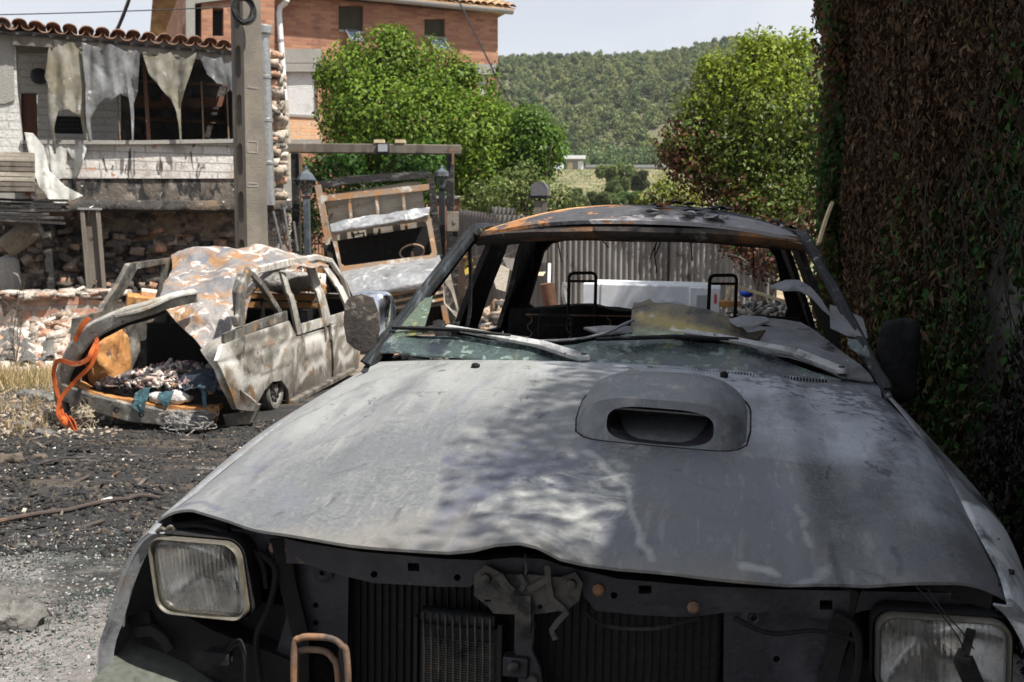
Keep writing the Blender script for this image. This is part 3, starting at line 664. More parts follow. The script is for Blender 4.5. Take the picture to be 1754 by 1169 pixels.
# scorch marks, water runs and scrapes as they lie on the sheet
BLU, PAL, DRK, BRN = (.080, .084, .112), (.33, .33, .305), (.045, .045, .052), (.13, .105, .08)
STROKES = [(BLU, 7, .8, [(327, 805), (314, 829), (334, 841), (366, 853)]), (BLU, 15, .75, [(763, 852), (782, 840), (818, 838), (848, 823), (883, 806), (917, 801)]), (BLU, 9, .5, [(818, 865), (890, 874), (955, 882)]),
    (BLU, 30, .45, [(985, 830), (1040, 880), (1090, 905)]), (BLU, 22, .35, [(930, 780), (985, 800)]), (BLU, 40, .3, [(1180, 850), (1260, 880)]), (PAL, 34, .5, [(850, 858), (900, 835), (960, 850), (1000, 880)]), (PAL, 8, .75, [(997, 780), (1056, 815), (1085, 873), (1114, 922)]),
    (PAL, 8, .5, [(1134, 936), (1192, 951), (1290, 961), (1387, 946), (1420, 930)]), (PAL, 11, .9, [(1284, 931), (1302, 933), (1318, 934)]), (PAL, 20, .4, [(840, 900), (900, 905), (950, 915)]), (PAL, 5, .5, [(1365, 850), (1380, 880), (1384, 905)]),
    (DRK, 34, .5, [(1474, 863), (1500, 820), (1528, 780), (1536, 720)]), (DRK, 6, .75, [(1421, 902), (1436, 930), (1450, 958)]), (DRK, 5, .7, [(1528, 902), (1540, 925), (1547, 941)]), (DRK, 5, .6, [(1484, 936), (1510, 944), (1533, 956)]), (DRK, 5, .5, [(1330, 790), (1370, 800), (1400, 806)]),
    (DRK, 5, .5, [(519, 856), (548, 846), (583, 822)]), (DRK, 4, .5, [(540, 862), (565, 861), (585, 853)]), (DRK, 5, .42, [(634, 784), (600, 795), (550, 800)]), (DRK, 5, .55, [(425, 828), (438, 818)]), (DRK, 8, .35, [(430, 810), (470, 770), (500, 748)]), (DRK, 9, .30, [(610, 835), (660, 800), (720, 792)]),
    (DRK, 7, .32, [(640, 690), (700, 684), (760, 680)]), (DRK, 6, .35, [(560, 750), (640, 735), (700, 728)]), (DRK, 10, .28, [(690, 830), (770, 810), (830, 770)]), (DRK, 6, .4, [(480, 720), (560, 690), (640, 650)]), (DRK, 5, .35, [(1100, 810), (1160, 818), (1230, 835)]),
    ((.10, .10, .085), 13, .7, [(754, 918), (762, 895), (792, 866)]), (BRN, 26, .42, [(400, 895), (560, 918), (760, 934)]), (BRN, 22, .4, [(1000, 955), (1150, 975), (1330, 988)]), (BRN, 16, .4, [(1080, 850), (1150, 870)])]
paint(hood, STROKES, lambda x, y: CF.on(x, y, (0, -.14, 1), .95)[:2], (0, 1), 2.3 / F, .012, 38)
def hood_w(u, v):
    t = (v - lip_v(u)) / (rear_v(u) - lip_v(u)); hw = .735 * (1 - t) + .712 * t + .012 * math.sin(math.pi * t)
    return hood_pt(u / hw, max(0, min(1, t)))[2]
# scoop: shell rising towards its forward mouth
SU, SV0, SV1, SVW = .163, .535, .955, .186
def scoop_h(a): return .082 * max(0, 1 - abs(a) ** 4.0) ** .55
def scoop_pt(a, b):
    # b 0 at the rear, 1 at the mouth lip
    wd = SVW * (.86 + .14 * (1 - (1 - min(1, b * 1.9)) ** 2.6)) * (1 - .03 * b * b)
    u = SU + a * wd
    lipv = SV0 + .050 - .012 * (1 - a * a) + .065 * abs(a) ** 9
    rb_ = SV1 - .07 * abs(a) ** 3.5; v = rb_ - (rb_ - lipv) * b
    rise = 1 - (1 - min(1, b / .66)) ** 2.4
    return (u, v, hood_w(u, v) - .004 + scoop_h(a) * rise)
shell = np.array([[scoop_pt(a, b) for a in np.linspace(-1, 1, 60)] for b in np.linspace(0, 1, 30)])
sc = MB().grid(shell, .006, nrm=(0, 0, 1))
# nose frame between shell lip and hood, with a rounded mouth hole
def mouth_f(a, z, d):
    p = scoop_pt(max(-1, min(1, a)), 1)
    k = 1 - z / max(1e-4, scoop_h(a)) if abs(a) < .985 else 0
    return (p[0] * 1 + (a - max(-1, min(1, a))) * .1, p[1] - .048 * max(0, min(1.1, k)) + d, p[2] - scoop_h(a) + z)
outl = [(a, scoop_h(a)) for a in np.linspace(.98, -.98, 40)] + [(a, -.012) for a in np.linspace(-.98, .98, 20)]
mouth = [(math.copysign(abs(math.cos(t)) ** .55, math.cos(t)) * .61, .032 + math.copysign(abs(math.sin(t)) ** .7, math.sin(t)) * .0345) for t in np.linspace(0, 2 * math.pi, 36, endpoint=False)]
sc.panel(outl, [mouth], mouth_f, .02, .12, .02)
scoop = sc.build('hood_scoop', M['hoodplain'], hood, angle=50)
# mouth tunnel and the vane
tn = MB()
mp = [mouth_f(a, z, 0) for a, z in mouth]
ring = [np.array([[p[0], p[1] + dv, p[2] + dv * .12] for p in mp]) for dv in (.008, .06, .16)]
tn.grid(np.concatenate([np.stack(ring), np.stack(ring)[:, :1]], 1))
tn.add([tuple(p) for p in ring[-1]], [tuple(range(len(mp)))])
tn.build('scoop_mouth', M['support'], hood)
va = MB()
va.grid([[(SU + u, .66, hood_w(SU + u, .66) + .034), (SU + u, .60, hood_w(SU + u, .6) + .043)] for u in np.linspace(-.105, .105, 8)], .004)
va.build('scoop_vane', M['hoodplain'], hood)
# seam line round the scoop
loop = [scoop_pt(a, 0) for a in np.linspace(-1, 1, 14)] + [scoop_pt(1, b) for b in np.linspace(.1, 1, 10)] + [mouth_f(a, 0, 0) for a in np.linspace(.95, -.95, 20)] + [scoop_pt(-1, b) for b in np.linspace(1, .1, 10)]
cx_ = np.mean([p[0] for p in loop]); cy_ = np.mean([p[1] for p in loop])
loop = [(cx_ + (p[0] - cx_) * 1.035, cy_ + (p[1] - cy_) * 1.02) for p in loop]
MB().tube([(x, y, hood_w(x, y) - .0005) for x, y in loop], .0028, 5, closed=True).build('scoop_gasket', M['black'], hood)
for px_ in ((812, 636), (1240, 656)):
    p = CF.on(px_[0], px_[1], (0, -.14, 1), .945)
    n = MB(); n.lathe([(.0, .012), (.008, .011), (.010, .004), (.010, -.004)], (p[0], 1.085, hood_w(p[0], 1.085) + .002), 10)
    n.box((p[0] - .010, 1.078, hood_w(p[0], 1.085)), (p[0] + .010, 1.100, hood_w(p[0], 1.085) + .010))
    n.build('washer_nozzle', M['black'], hood, bevel=.002)

# cowl between hood and windscreen
cw = [[(u, rear_v(u) + .004 + dv, rear_w(u) - .012 + dw) for u in np.linspace(-.70, .70, 40)] for dv, dw in ((-.02, -.012), (.0, .004), (.05, .012), (.10, .010), (.105, -.02))]
cwo = MB().grid(cw).build('cowl', M['hoodplain'], car)
vt = MB()
for u in np.linspace(.10, .56, 58):
    vt.box((u, rear_v(u) + .012, rear_w(u) - .006), (u + .003, rear_v(u) + .026, rear_w(u) - .004 + .006))
vt.build('cowl_vent', M['black'], cwo)

# fenders
def fender(sd):
    rows = []
    for v in np.linspace(.10, 1.34, 34):
        t = (v - .1) / 1.24; hw = .735 * (1 - t) + .712 * t + .012 * math.sin(math.pi * t)
        top = .905 + (rear_w(.7) - .918) * (1 - (1 - t) ** 1.35)
        fl = math.exp(-((v - .62) / .34) ** 2) * .05
        arch = max(0, 1 - ((v - .66) / .40) ** 2)
        low = .40 + .34 * math.sqrt(arch) if arch > 0 else .40
        f0 = max(0, 1 - (v - .10) / .10)
        cs = [(hw + .006, top), (hw + .028 + fl * .4, top - .022), (hw + .055 + fl * .9, top - .075), (hw + .075 + fl * 1.2, top - .15 - .02 * f0), (hw + .10 + fl, max(low + .04, top - .26)), (hw + .095 + fl * .9, low)]
        rows.append([(sd * (c[0] - .012 * f0 * (i < 3)), v + (.02 * i if v < .12 else 0) * 0, c[1]) for i, c in enumerate(cs)])
    P = crp(np.array(rows), 60, 22)
    P[:, :, 2] += .002 * sn(P, 8, 5 + sd, 3)
    o = MB().grid(P, .008, nrm=(sd, 0, .3)).build('front_fender', M['fender'], car, angle=60)
    # turned-in front edge
    e = P[0]
    fl = [[(p[0], p[1] - .001, p[2]), (p[0] - sd * .010, p[1] + .003, p[2] - .002), (p[0] - sd * .024, p[1] + .014, p[2] - .004)] for p in e]
    MB().grid(fl, .004).build('fender_edge', M['fender'], o)
for sd in (-1, 1): fender(sd)

# panel behind the lamps: everything here hangs on the crossmember
FV = .165
def cpx(x, y, v=FV): return CF.px(x, y, 1, v)
def cpl(pts, v=FV): return [tuple(cpx(x, y, v)[[0, 2]]) for x, y in pts]
def fpanel(name, pts, holes, v, th, matl, parent=car, amp=.0, bev=0, seed=1):
    f = lambda a, b, d: (a, v + d + amp * float(sn(np.array([a, b]), 18, seed, 2)), b)
    return MB().panel(cpl(pts, v), [cpl(h, v) for h in holes], f, th, .05).build(name, matl, parent, bevel=bev, angle=30)
def pq(cx, cy, w, h): return [(cx - w, cy - h), (cx + w, cy - h), (cx + w, cy + h), (cx - w, cy + h)]
cross = fpanel('radiator_crossmember', [(395, 905), (440, 912), (520, 930), (620, 946), (760, 958), (830, 960), (880, 955), (930, 958), (960, 968), (1060, 992), (1200, 1004), (1330, 1010), (1500, 1013), (1690, 1018), (1700, 1034), (1560, 1040), (1480, 1046), (1420, 1062), (1330, 1050), (1240, 1050), (1180, 1058), (1100, 1054), (1020, 1046), (985, 1000), (940, 985), (830, 985), (805, 1006), (760, 1006), (640, 1000), (580, 985), (520, 966), (450, 965), (430, 955)],
               [pq(708, 972, 10, 7), pq(1105, 1010, 11, 7), circ(640, 985, 6), circ(783, 990, 6), circ(1052, 1020, 6), circ(475, 953, 6), pq(465, 940, 9, 7), pq(1415, 1036, 11, 8)], FV, .03, M['support'], amp=.002)
for cx, cy in ((1025, 1010), (1188, 1040), (470, 938)):
    p = cpx(cx, cy, FV - .002); MB().lathe([(.011, .004), (.011, -.004), (.006, -.008), (0, -.008)], tuple(p), 8, 'y').build('crossmember_bolt', M['rustpipe'], cross)
def side_support(pts, holes, rim):
    o = fpanel('lamp_support_panel', pts, holes, FV + .035, .01, M['support'], amp=.004, seed=4)
    p = cpx(rim[0], rim[1], FV + .03)
    MB().lathe([(.020, .004), (.020, -.002), (.010, -.006), (.007, -.004), (.0045, -.006), (.0045, .004)], tuple(p), 18, 'y').build('support_boss', M['support'], o)
    return o
side_support([(485, 955), (596, 975), (594, 1300), (430, 1300), (470, 1130), (490, 1060)], [circ(540, 1038, 5), circ(540, 1068, 5), [(505, 1110), (520, 1095), (570, 1095), (580, 1110), (580, 1180), (500, 1180)]], (553, 980))
side_support([(1240, 1035), (1400, 1040), (1460, 1060), (1470, 1300), (1238, 1300)], [circ(1330, 1130, 6), circ(1400, 1180, 9)], (1290, 1057))
# dark inner structure behind (wheel-arch liners, inner wing)
inn = MB()
inn.grid([[(u, .36 + .02 * math.sin(u * 9), w) for u in np.linspace(-.78, .78, 24)] for w in np.linspace(.30, .93, 10)])
inn.grid([[(u, v, .895 + .02 * v) for u in np.linspace(-.70, .70, 12)] for v in np.linspace(.22, .36, 4)], .005)
for sd in (-1, 1):
    inn.bar([(sd * .62, .20, .905), (sd * .70, .17, .895), (sd * .74, .25, .90)], .05, .03)
    inn.bar([(sd * .515, .18, .89), (sd * .50, .19, .80), (sd * .47, .20, .70), (sd * .46, .20, .5)], .045, .03)
    inn.bar([(sd * .78, .20, .70), (sd * .66, .20, .66), (sd * .50, .22, .60)], .06, .10)
    inn.box((sd * .64 - .13, .24, .58), (sd * .64 + .13, .35, .74))
inn.jit(.008, 14, 3)
inn.build('inner_wing', M['black'], car)
# radiator with fine fins
rad = MB(); u0, u1 = cpx(597, 1050, .235)[0], cpx(1236, 1050, .235)[0]
rad.box((u0, .245, .30), (u1, .285, .845))
radiator = rad.build('radiator', M['radiator'], car)
fn = MB()
for i, u in enumerate(np.linspace(u0 + .006, u1 - .006, 48)):
    fn.box((u - .0012, .236, .31), (u + .0012, .2455, .835))
fn.build('radiator_fins', M['black'], radiator)
# oil cooler in front of it
c0, c1 = cpx(722, 1060, .19)[0], cpx(850, 1060, .19)[0]; ct = cpx(780, 1060, .19)[2]
oc = MB(); oc.tube([(c0, .195, ct), (c1, .195, ct)], .016, 14)
oc.box((c0 - .004, .19, ct - .26), (c1 + .004, .215, ct - .012))
for k in range(2): oc.box(((c0 - .012, c1 + .004)[k], .18, ct - .26), ((c0 - .004, c1 + .014)[k], .22, ct))
cooler = oc.build('oil_cooler', M['radiator'], car, bevel=.002)
fo = MB()
for u in np.linspace(c0 + .008, c1 - .008, 10):
    fo.tube([(u, .177, ct + .012), (u, .176, ct - .01), (u, .184, ct - .06), (u, .184, ct - .25)], .0022, 5)
for w in np.linspace(ct - .04, ct - .25, 46): fo.box((c0 + .002, .1845, w), (c1 - .002, .1895, w + .0014))
fo.build('cooler_fins', M['greymetal'], cooler)
# latch bracket with its torn levers
lat = fpanel('bonnet_latch', [(812, 985), (830, 968), (862, 985), (905, 985), (960, 990), (985, 980), (998, 1000), (992, 1030), (972, 1045), (935, 1050), (915, 1052), (915, 1088), (900, 1096), (884, 1090), (882, 1052), (846, 1050), (838, 1040), (812, 1020)], [pq(836, 1029, 5, 2), circ(898, 1038, 3), circ(925, 1040, 4)], FV - .022, .006, M['greymetal'], amp=.006, bev=.0015, seed=9)
for cx, cy in ((832, 992), (978, 1002)):
    p = cpx(cx, cy, FV - .026); MB().lathe([(.010, .006), (.009, -.004), (.0, -.007)], tuple(p), 7, 'y').build('latch_bolt', M['greymetal'], lat)
tg = MB(); q = lambda x, y, v=FV - .03: tuple(cpx(x, y, v))
tg.bar([q(898, 1020), q(899, 1060), q(898, 1092, FV - .02)], .024, .006, (0, 1, 0))
tg.bar([q(938, 968), q(940, 1000), q(945, 1025), q(960, 1038), q(972, 1050)], .011, .007, (0, 1, 0))
tg.bar([q(905, 1010), q(925, 1000), q(940, 990)], .012, .006, (0, 1, 0))
tg.bar([q(972, 1048, .13), q(955, 1066, .12), q(945, 1080, .12), q(952, 1096, .12)], .010, .006, (0, 1, 0))
tg.tube([q(900, 950, .15), q(902, 975, .14), q(899, 990, .14)], .003, 6)
tg.bar([q(855, 985), q(868, 1005), q(880, 1015)], .016, .005, (0, 1, 0)); tg.bar([q(890, 985), q(900, 1000), q(892, 1012)], .010, .005, (0, 1, 0))
tg.build('latch_lever', M['greymetal'], lat, bevel=.001)
st = MB(); st.bar([q(902, 1060, .185), q(898, 1110, .185), q(908, 1145, .18), q(915, 1220, .17), q(915, 1400, .17)], [.04, .035, .045, .05, .05], .02, (0, 1, 0))
st.box(tuple(np.array(q(860, 1160, .16)) - [0, 0, .0]), tuple(np.array(q(905, 1130, .16)) + [0, .03, 0]))
strut = st.build('latch_support_strut', M['support'], car, bevel=.003)
for cx, cy, r in ((880, 1143, .011), (912, 1166, .009)):
    p = q(cx, cy, .155); MB().lathe([(r, .006), (r, -.004), (r * .5, -.007), (0, -.007)], p, 10, 'y').build('strut_bolt', M['greymetal'], strut)
# rusty pipes
for i, pts in enumerate(([(503, 1240), (504, 1112), (514, 1094), (535, 1091), (568, 1094), (586, 1106), (594, 1125), (600, 1250)], [(507, 1240), (508, 1128), (516, 1115), (532, 1113), (556, 1116), (570, 1128), (578, 1150), (583, 1250)])):
    pp = spline([cpx(x, y, .115 + .02 * i) for x, y in pts], 40)
    MB().tube([tuple(p) for p in pp], .0062, 10).build('cooler_pipe', M['rustpipe'], car)
# loose connector and wire
cn = MB(); p = np.array(q(375, 1125, .13)); cn.box(tuple(p - [.022, .012, .012]), tuple(p + [.022, .012, .012]))
cn.tube([tuple(x) for x in spline([q(388, 1118, .13), q(402, 1098, .125), q(413, 1098, .12), q(420, 1120, .12), q(419, 1145, .13), q(415, 1200, .14)], 20)], .0025, 6)
cn.tube([tuple(x) for x in spline([q(388, 1122, .13), q(408, 1104, .125), q(418, 1130, .12), q(417, 1200, .14)], 20)], .0025, 6)
cn.build('lamp_connector', M['black'], car, bevel=.003)
# bent bracket by the left lamp
bk = MB(); bk.bar([q(236, 1082, .15), q(262, 1080, .14), q(282, 1095, .14), q(294, 1115, .14)], .022, .014, (0, 1, 0)); bk.bar([q(240, 1050, .17), q(250, 1090, .16)], .05, .02, (0, 1, 0))
bk.build('bumper_bracket', M['black'], car, bevel=.003)
clp = MB(); clp.tube([tuple(x) for x in spline([q(268, 912, .11), q(276, 905, .105), q(284, 908, .105), q(292, 902, .105), q(297, 908, .11)], 16)], .0035, 6)
clp.build('wire_clip', M['bezel'], car)

for pts, r in (([(440, 945), (470, 975), (462, 1040), (440, 1100), (450, 1200)], .006), ([(300, 905), (350, 900), (410, 925), (445, 960), (455, 1010)], .0045), ([(1430, 1050), (1462, 1075), (1470, 1140), (1450, 1240)], .007), ([(1260, 1060), (1320, 1085), (1400, 1080), (1470, 1100)], .004), ([(1000, 1050), (1040, 1075), (1120, 1078), (1200, 1062)], .0035)):
    MB().tube([tuple(p) for p in spline([cpx(x, y, FV - .012) for x, y in pts], 30)], r, 7).jit(.003, 30, 2).build('burnt_hose', M['black'], car)
# headlamps
def headlamp(corners, v, parent):
    c = np.mean([cpx(x, y, v) for x, y in corners], 0)
    C4 = [cpx(x, y, v) for x, y in corners]     # tl tr br bl
    ex = ((C4[1] - C4[0]) + (C4[2] - C4[3])) / 2; ez = ((C4[0] - C4[3]) + (C4[1] - C4[2])) / 2
    W, Hh = np.linalg.norm(ex), np.linalg.norm(ez); ex /= W; ez /= Hh; ey = np.cross(ez, ex)     # ey points back
    G = lambda a, b, d: tuple(c + ex * a + ez * b + ey * d)
    e = MB(); out = rrect(0, 0, W, Hh, .028, 6); n = len(out)
    rings = []
    for s, d in ((1.0, .05), (1.0, .006), (.992, -.003), (.978, -.006), (.962, -.005), (.945, .000), (.94, .004), (.925, .003), (.92, .02)):
        rings.append([G(a * s + math.copysign(0, a), b * (1 - (1 - s) * W / Hh), d) for a, b in out])
    e.grid(np.array([r + r[:1] for r in rings]))
    body = e.build('headlamp', M['bezel'], parent, angle=50)
    # lens with moulded flutes: real relief
    def lens_pt(a, b):
        x, z = a * W * .464, b * Hh * .452
        rr = (abs(a) ** 6 + abs(b) ** 6)
        d = -.012 * (1 - .5 * (a * a + b * b)) + .016 * max(0, rr - .6)
        fl = 0
        band = 1 if (b > .12 or b < -.70) else .35
        if -.52 < b <= .12 and a > -.25: band = .22
        fl = .0016 * band * math.sin(a * 62) + .0008 * math.sin(a * 31 + 3 * b)
        return G(x, z, .004 + d + fl)
    na, nb = 170, 40
    A = np.array([[lens_pt(a, b) for a in np.linspace(-1, 1, na)] for b in np.linspace(-1, 1, nb)])
    MB().grid(A).build('headlamp_lens', M['lens'], body, angle=180)
    # reflector bowl
    bowl = []
    for s, d in ((.93, .012), (.86, .03), (.7, .055), (.5, .078), (.25, .095), (.1, .10), (.06, .10)):
        bowl.append([G(a * s, b * s, d) for a, b in out])
    MB().grid(np.array([r + r[:1] for r in bowl])).build('headlamp_reflector', M['reflector'], body)
    bulb = MB(); bulb.tube([G(0, 0, .10), G(0, 0, .05)], .012, 10); bulb.tube([G(-.02, -.005, .045), G(.03, -.012, .04)], .006, 8); bulb.build('headlamp_bulb', M['greymetal'], body)
    # bucket
    bb = MB(); bb.grid(np.array([[G(a * s, b * s, d) for a, b in out] + [G(out[0][0] * s, out[0][1] * s, d)] for s, d in ((1.05, .012), (1.03, .06), (.6, .12), (.01, .13))]))
    bb.build('headlamp_bucket', M['black'], body)
    return body, G
m, nt = _nt('fluted_lens_glass')
_o = nt.nodes.new('ShaderNodeOutputMaterial'); _g = nt.nodes.new('ShaderNodeBsdfGlass'); _g.inputs[0].default_value = (.97, .97, .95, 1); _g.inputs['Roughness'].default_value = .06; _g.inputs['IOR'].default_value = 1.3
_t = nt.nodes.new('ShaderNodeBsdfTransparent'); _t.inputs[0].default_value = (.95, .95, .92, 1); _d = nt.nodes.new('ShaderNodeBsdfDiffuse'); _d.inputs[0].default_value = (.75, .74, .70, 1)
_m1 = nt.nodes.new('ShaderNodeMixShader'); _m1.inputs[0].default_value = .5; _m2 = nt.nodes.new('ShaderNodeMixShader'); _m2.inputs[0].default_value = .05
nt.links.new(_g.outputs[0], _m1.inputs[1]); nt.links.new(_t.outputs[0], _m1.inputs[2]); nt.links.new(_m1.outputs[0], _m2.inputs[1]); nt.links.new(_d.outputs[0], _m2.inputs[2]); nt.links.new(_m2.outputs[0], _o.inputs[0])
M['lens'] = m
headlamp([(254, 921), (404, 930), (428, 1068), (268, 1048)], .10, car)
hl, HG = headlamp([(1515, 1052), (1722, 1066), (1744, 1212), (1488, 1190)], .10, car)
hl['label'] = 'cracked headlamp with torn wires across its glass'
wr = MB()
wr.tube([tuple(x) for x in spline([q(1570, 1005, .10), q(1612, 1052, .075), q(1640, 1090, .07), q(1655, 1120, .07)], 20)], .0012, 5)
wr.tube([tuple(x) for x in spline([q(1590, 1010, .10), q(1620, 1052, .075), q(1650, 1085, .07), q(1668, 1112, .07)], 20)], .0012, 5)
wr.bar([q(1664, 1078, .08), q(1658, 1100, .078), q(1652, 1122, .076)], .012, .008, (0, 1, 0))
wr.bar([q(1650, 1115, .074), q(1640, 1126, .072), q(1662, 1132, .072)], .012, .01, (0, 1, 0))
wr.bar([q(1650, 1130, .078), q(1665, 1165, .08), q(1680, 1200, .08)], .03, .008, (0, 1, 0))
wr.build('lamp_wiring', M['black'], car)

# loose bumper, tipped up at one end
bp = []
for u in np.linspace(-.825, .84, 40):
    e = min(1, max(0, (-.70 - u) / .165)); e2 = min(1, max(0, (u - .72) / .15))
    top = .664 - .285 * (u + .85) + .02 * math.sin(u * 5)
    vf = -.09 + .10 * (u / .85) ** 4 + .05 * e ** 2
    bp.append([(u, vf + .235, top - .05), (u, vf + .225, top - .004), (u, vf + .215, top), (u, vf + .04, top - .045), (u, vf + .012, top - .060), (u, vf, top - .085), (u, vf - .008, top - .14), (u, vf + .012, top - .19), (u, vf + .06, top - .205)])
bo = MB().grid(np.array(bp), .006).build('bumper', M['bumper'], car, angle=28, bevel=.004)
for x, y in ((282, 1116), (352, 1138), (412, 1157)):
    p = CF.on(x, y, (.285, 0, 1), .664 - .285 * .85 - .004)
    MB().lathe([(.013, .002), (.013, .006), (.008, .007), (.008, .012), (.003, .013), (0, .010)], (p[0], p[1], p[2]), 12).build('bumper_bolt', M['greymetal'], bo)

# ---- cab: sides with window openings
def side_u(w): return .712 - .432 * (w - 1.1) if w > 1.07 else .725 + .10 * (1 - ((w - .75) / .32) ** 2) * min(1, (1.07 - w) / .1)
SIDE_OUT = [(1.20, .35), (1.20, 1.06), (1.27, 1.105), (1.36, 1.165), (1.50, 1.265), (1.66, 1.375), (1.80, 1.465), (1.92, 1.492), (2.3, 1.505), (2.8, 1.495), (3.08, 1.475), (3.17, 1.44), (3.24, 1.12), (3.26, .35)]
WIN1 = [(1.42, 1.075), (2.20, 1.06), (2.10, 1.425), (1.88, 1.44), (1.78, 1.40), (1.60, 1.27), (1.45, 1.15)]
WIN2 = [(2.54, 1.055), (3.05, 1.035), (3.06, 1.10), (2.77, 1.432), (2.42, 1.425)]
def cabside(sd):
    def f(a, b, d):
        u = side_u(b) - d
        n = .005 * float(sn(np.array([a, b]), 14, 7 + sd, 2)) if b > 1.05 else .006 * float(sn(np.array([a, b]), 6, 8 + sd, 2))
        return (sd * (u + n), a + (1.105 - b) * .0, b)
    return MB().panel(SIDE_OUT, [WIN1, WIN2], f, .022, .06)
for sd in (-1, 1):
    m_ = M['cab']
    o = cabside(sd).build('cab_side', m_, car, angle=50)
    # door seams
    dm = MB()
    for pts in ([(1.28, 1.03), (1.30, .5)], [(2.32, 1.04), (2.34, .5)], [(3.12, 1.02), (3.0, .7), (2.9, .5)]):
        dm.bar([(sd * (side_u(w) + .003), v, w) for v, w in pts], .012, .004, (sd, 0, 0))
    dm.build('door_seam', M['soot'], o)
# left windscreen pillar keeps its paint: skins over both pillars
for sd, mm in ((-1, M['pillar']), (1, M['cab'])):
    pl = []
    for v, w in ((1.215, 1.076), (1.235, 1.088), (1.30, 1.125), (1.40, 1.195), (1.52, 1.282), (1.66, 1.38), (1.79, 1.462), (1.90, 1.484), (2.2, 1.492), (2.7, 1.490), (3.1, 1.474)):
        u = side_u(w) + .008 if v < 1.7 else max(side_u(w) + .008, min(.572, .555 + .02 * (v - 1.79) / .4))
        pl.append([(sd * (u + .002), v + .045, w - .002), (sd * (u + .000), v + .012, w + .006), (sd * (u - .008), v + .000, w + .008), (sd * (u - .010), v + .001, w + .003), (sd * (u - .022), v + .000, w + .002), (sd * (u - .028), v + .012, w - .008)])
    pl = crp(pl, 50, 16); pl += (.005 if sd > 0 else .0015) * sn(pl, 30, 4, 3)[..., None]
    MB().grid(pl, .008).build('windscreen_pillar', mm, car, angle=60)
# rear bulkhead with the open rear window
def rearf(a, b, d): return (a, 3.16 + d - .10 * (b - 1.1), b)
rb = [(-.72, .40), (.72, .40), (.72, 1.08), (.60, 1.36), (.54, 1.462), (.3, 1.482), (0, 1.49), (-.3, 1.482), (-.54, 1.462), (-.60, 1.36), (-.72, 1.08)]
rw = [(-.595, 1.145), (-.56, 1.12), (-.2, 1.105), (.2, 1.105), (.58, 1.12), (.595, 1.16), (.535, 1.39), (.50, 1.432), (.42, 1.448), (0, 1.455), (-.42, 1.448), (-.49, 1.432), (-.525, 1.39)]
MB().panel(rb, [rw], rearf, .05, .08).jit(.004, 16, 2).build('cab_rear', M['black'], car, angle=50)
# roof
def roof_pt(s, t):
    u = s * (.575 + .02 * math.sin(math.pi * t))
    v = 1.80 + .06 * s * s + 1.38 * t
    edge = 1.490 + .010 * math.sin(math.pi * t)
    cr = .090 * math.sin(math.pi * min(1, (t * .92 + .08))) ** .6 + .028
    w = edge + cr * (1 - abs(s) ** 2.6) - .028
    if t < .05: w -= .012 * (1 - t / .05)
    if .045 < t < .085: w -= .010 * math.sin(math.pi * (t - .045) / .04)
    return (u, v, w)
P = np.array([[roof_pt(s, t) for s in np.linspace(-1, 1, 70)] for t in np.r_[np.linspace(0, .12, 14), np.linspace(.14, 1, 36)]])
P[:, :, 2] += .0045 * sn(P, 10, 12, 3) * np.clip((P[:, :, 1:2][..., 0] - 1.9) * 5, .15, 1)
roofo = MB().grid(P, .012, nrm=(0, 0, 1)).build('roof', M['roof'], car, angle=60)
hd = [[(u, 1.815 + .06 * (u / .57) ** 2 + dv, 1.488 - .006 * (u / .57) ** 2 - .022 * abs(u / .57) ** 3 + dw) for u in np.linspace(-.56, .56, 40)] for dv, dw in ((-.012, .008), (-.018, -.008), (-.004, -.024), (.06, -.040), (.12, -.03))]
hd = np.array(hd); hd[..., 2] += .003 * sn(hd, 22, 8, 3)
MB().grid(hd, .01).build('windscreen_header', M['header'], car)
hl_ = MB()
hl_.grid([[(u, v, roof_pt(u / .60, min(1, (v - 1.8) / 1.38))[2] - .03) for u in np.linspace(-.54, .54, 14)] for v in np.linspace(1.9, 3.12, 10)])
for v in (2.2, 2.6): hl_.bar([(u, v, roof_pt(u / .60, (v - 1.8) / 1.38)[2] - .04) for u in np.linspace(-.54, .54, 9)], .06, .02)
hl_.build('roof_lining', M['soot'], car)
# paint flakes peeling off the roof edge
rs = np.random.RandomState(5)
for i in range(34):
    fk = MB()
    s = rs.uniform(.1, 1.0); t = rs.uniform(.02, .35); p = np.array(roof_pt(s, t)) + [0, 0, .010]
    r = rs.uniform(.012, .035); a = rs.uniform(0, 6.28)
    ring = [(p[0] + r * math.cos(a + k * 1.05) * rs.uniform(.5, 1.2), p[1] + r * 1.3 * math.sin(a + k * 1.05) * rs.uniform(.5, 1.2), p[2] + rs.uniform(-.003, .010)) for k in range(6)]
    fk.add(ring + [(x, y, z - .003) for x, y, z in ring], [tuple(range(6)), tuple(range(11, 5, -1))] + [(k, (k + 1) % 6, (k + 1) % 6 + 6, k + 6) for k in range(6)])
    fk.build('paint_flake', M['roof'], roofo)

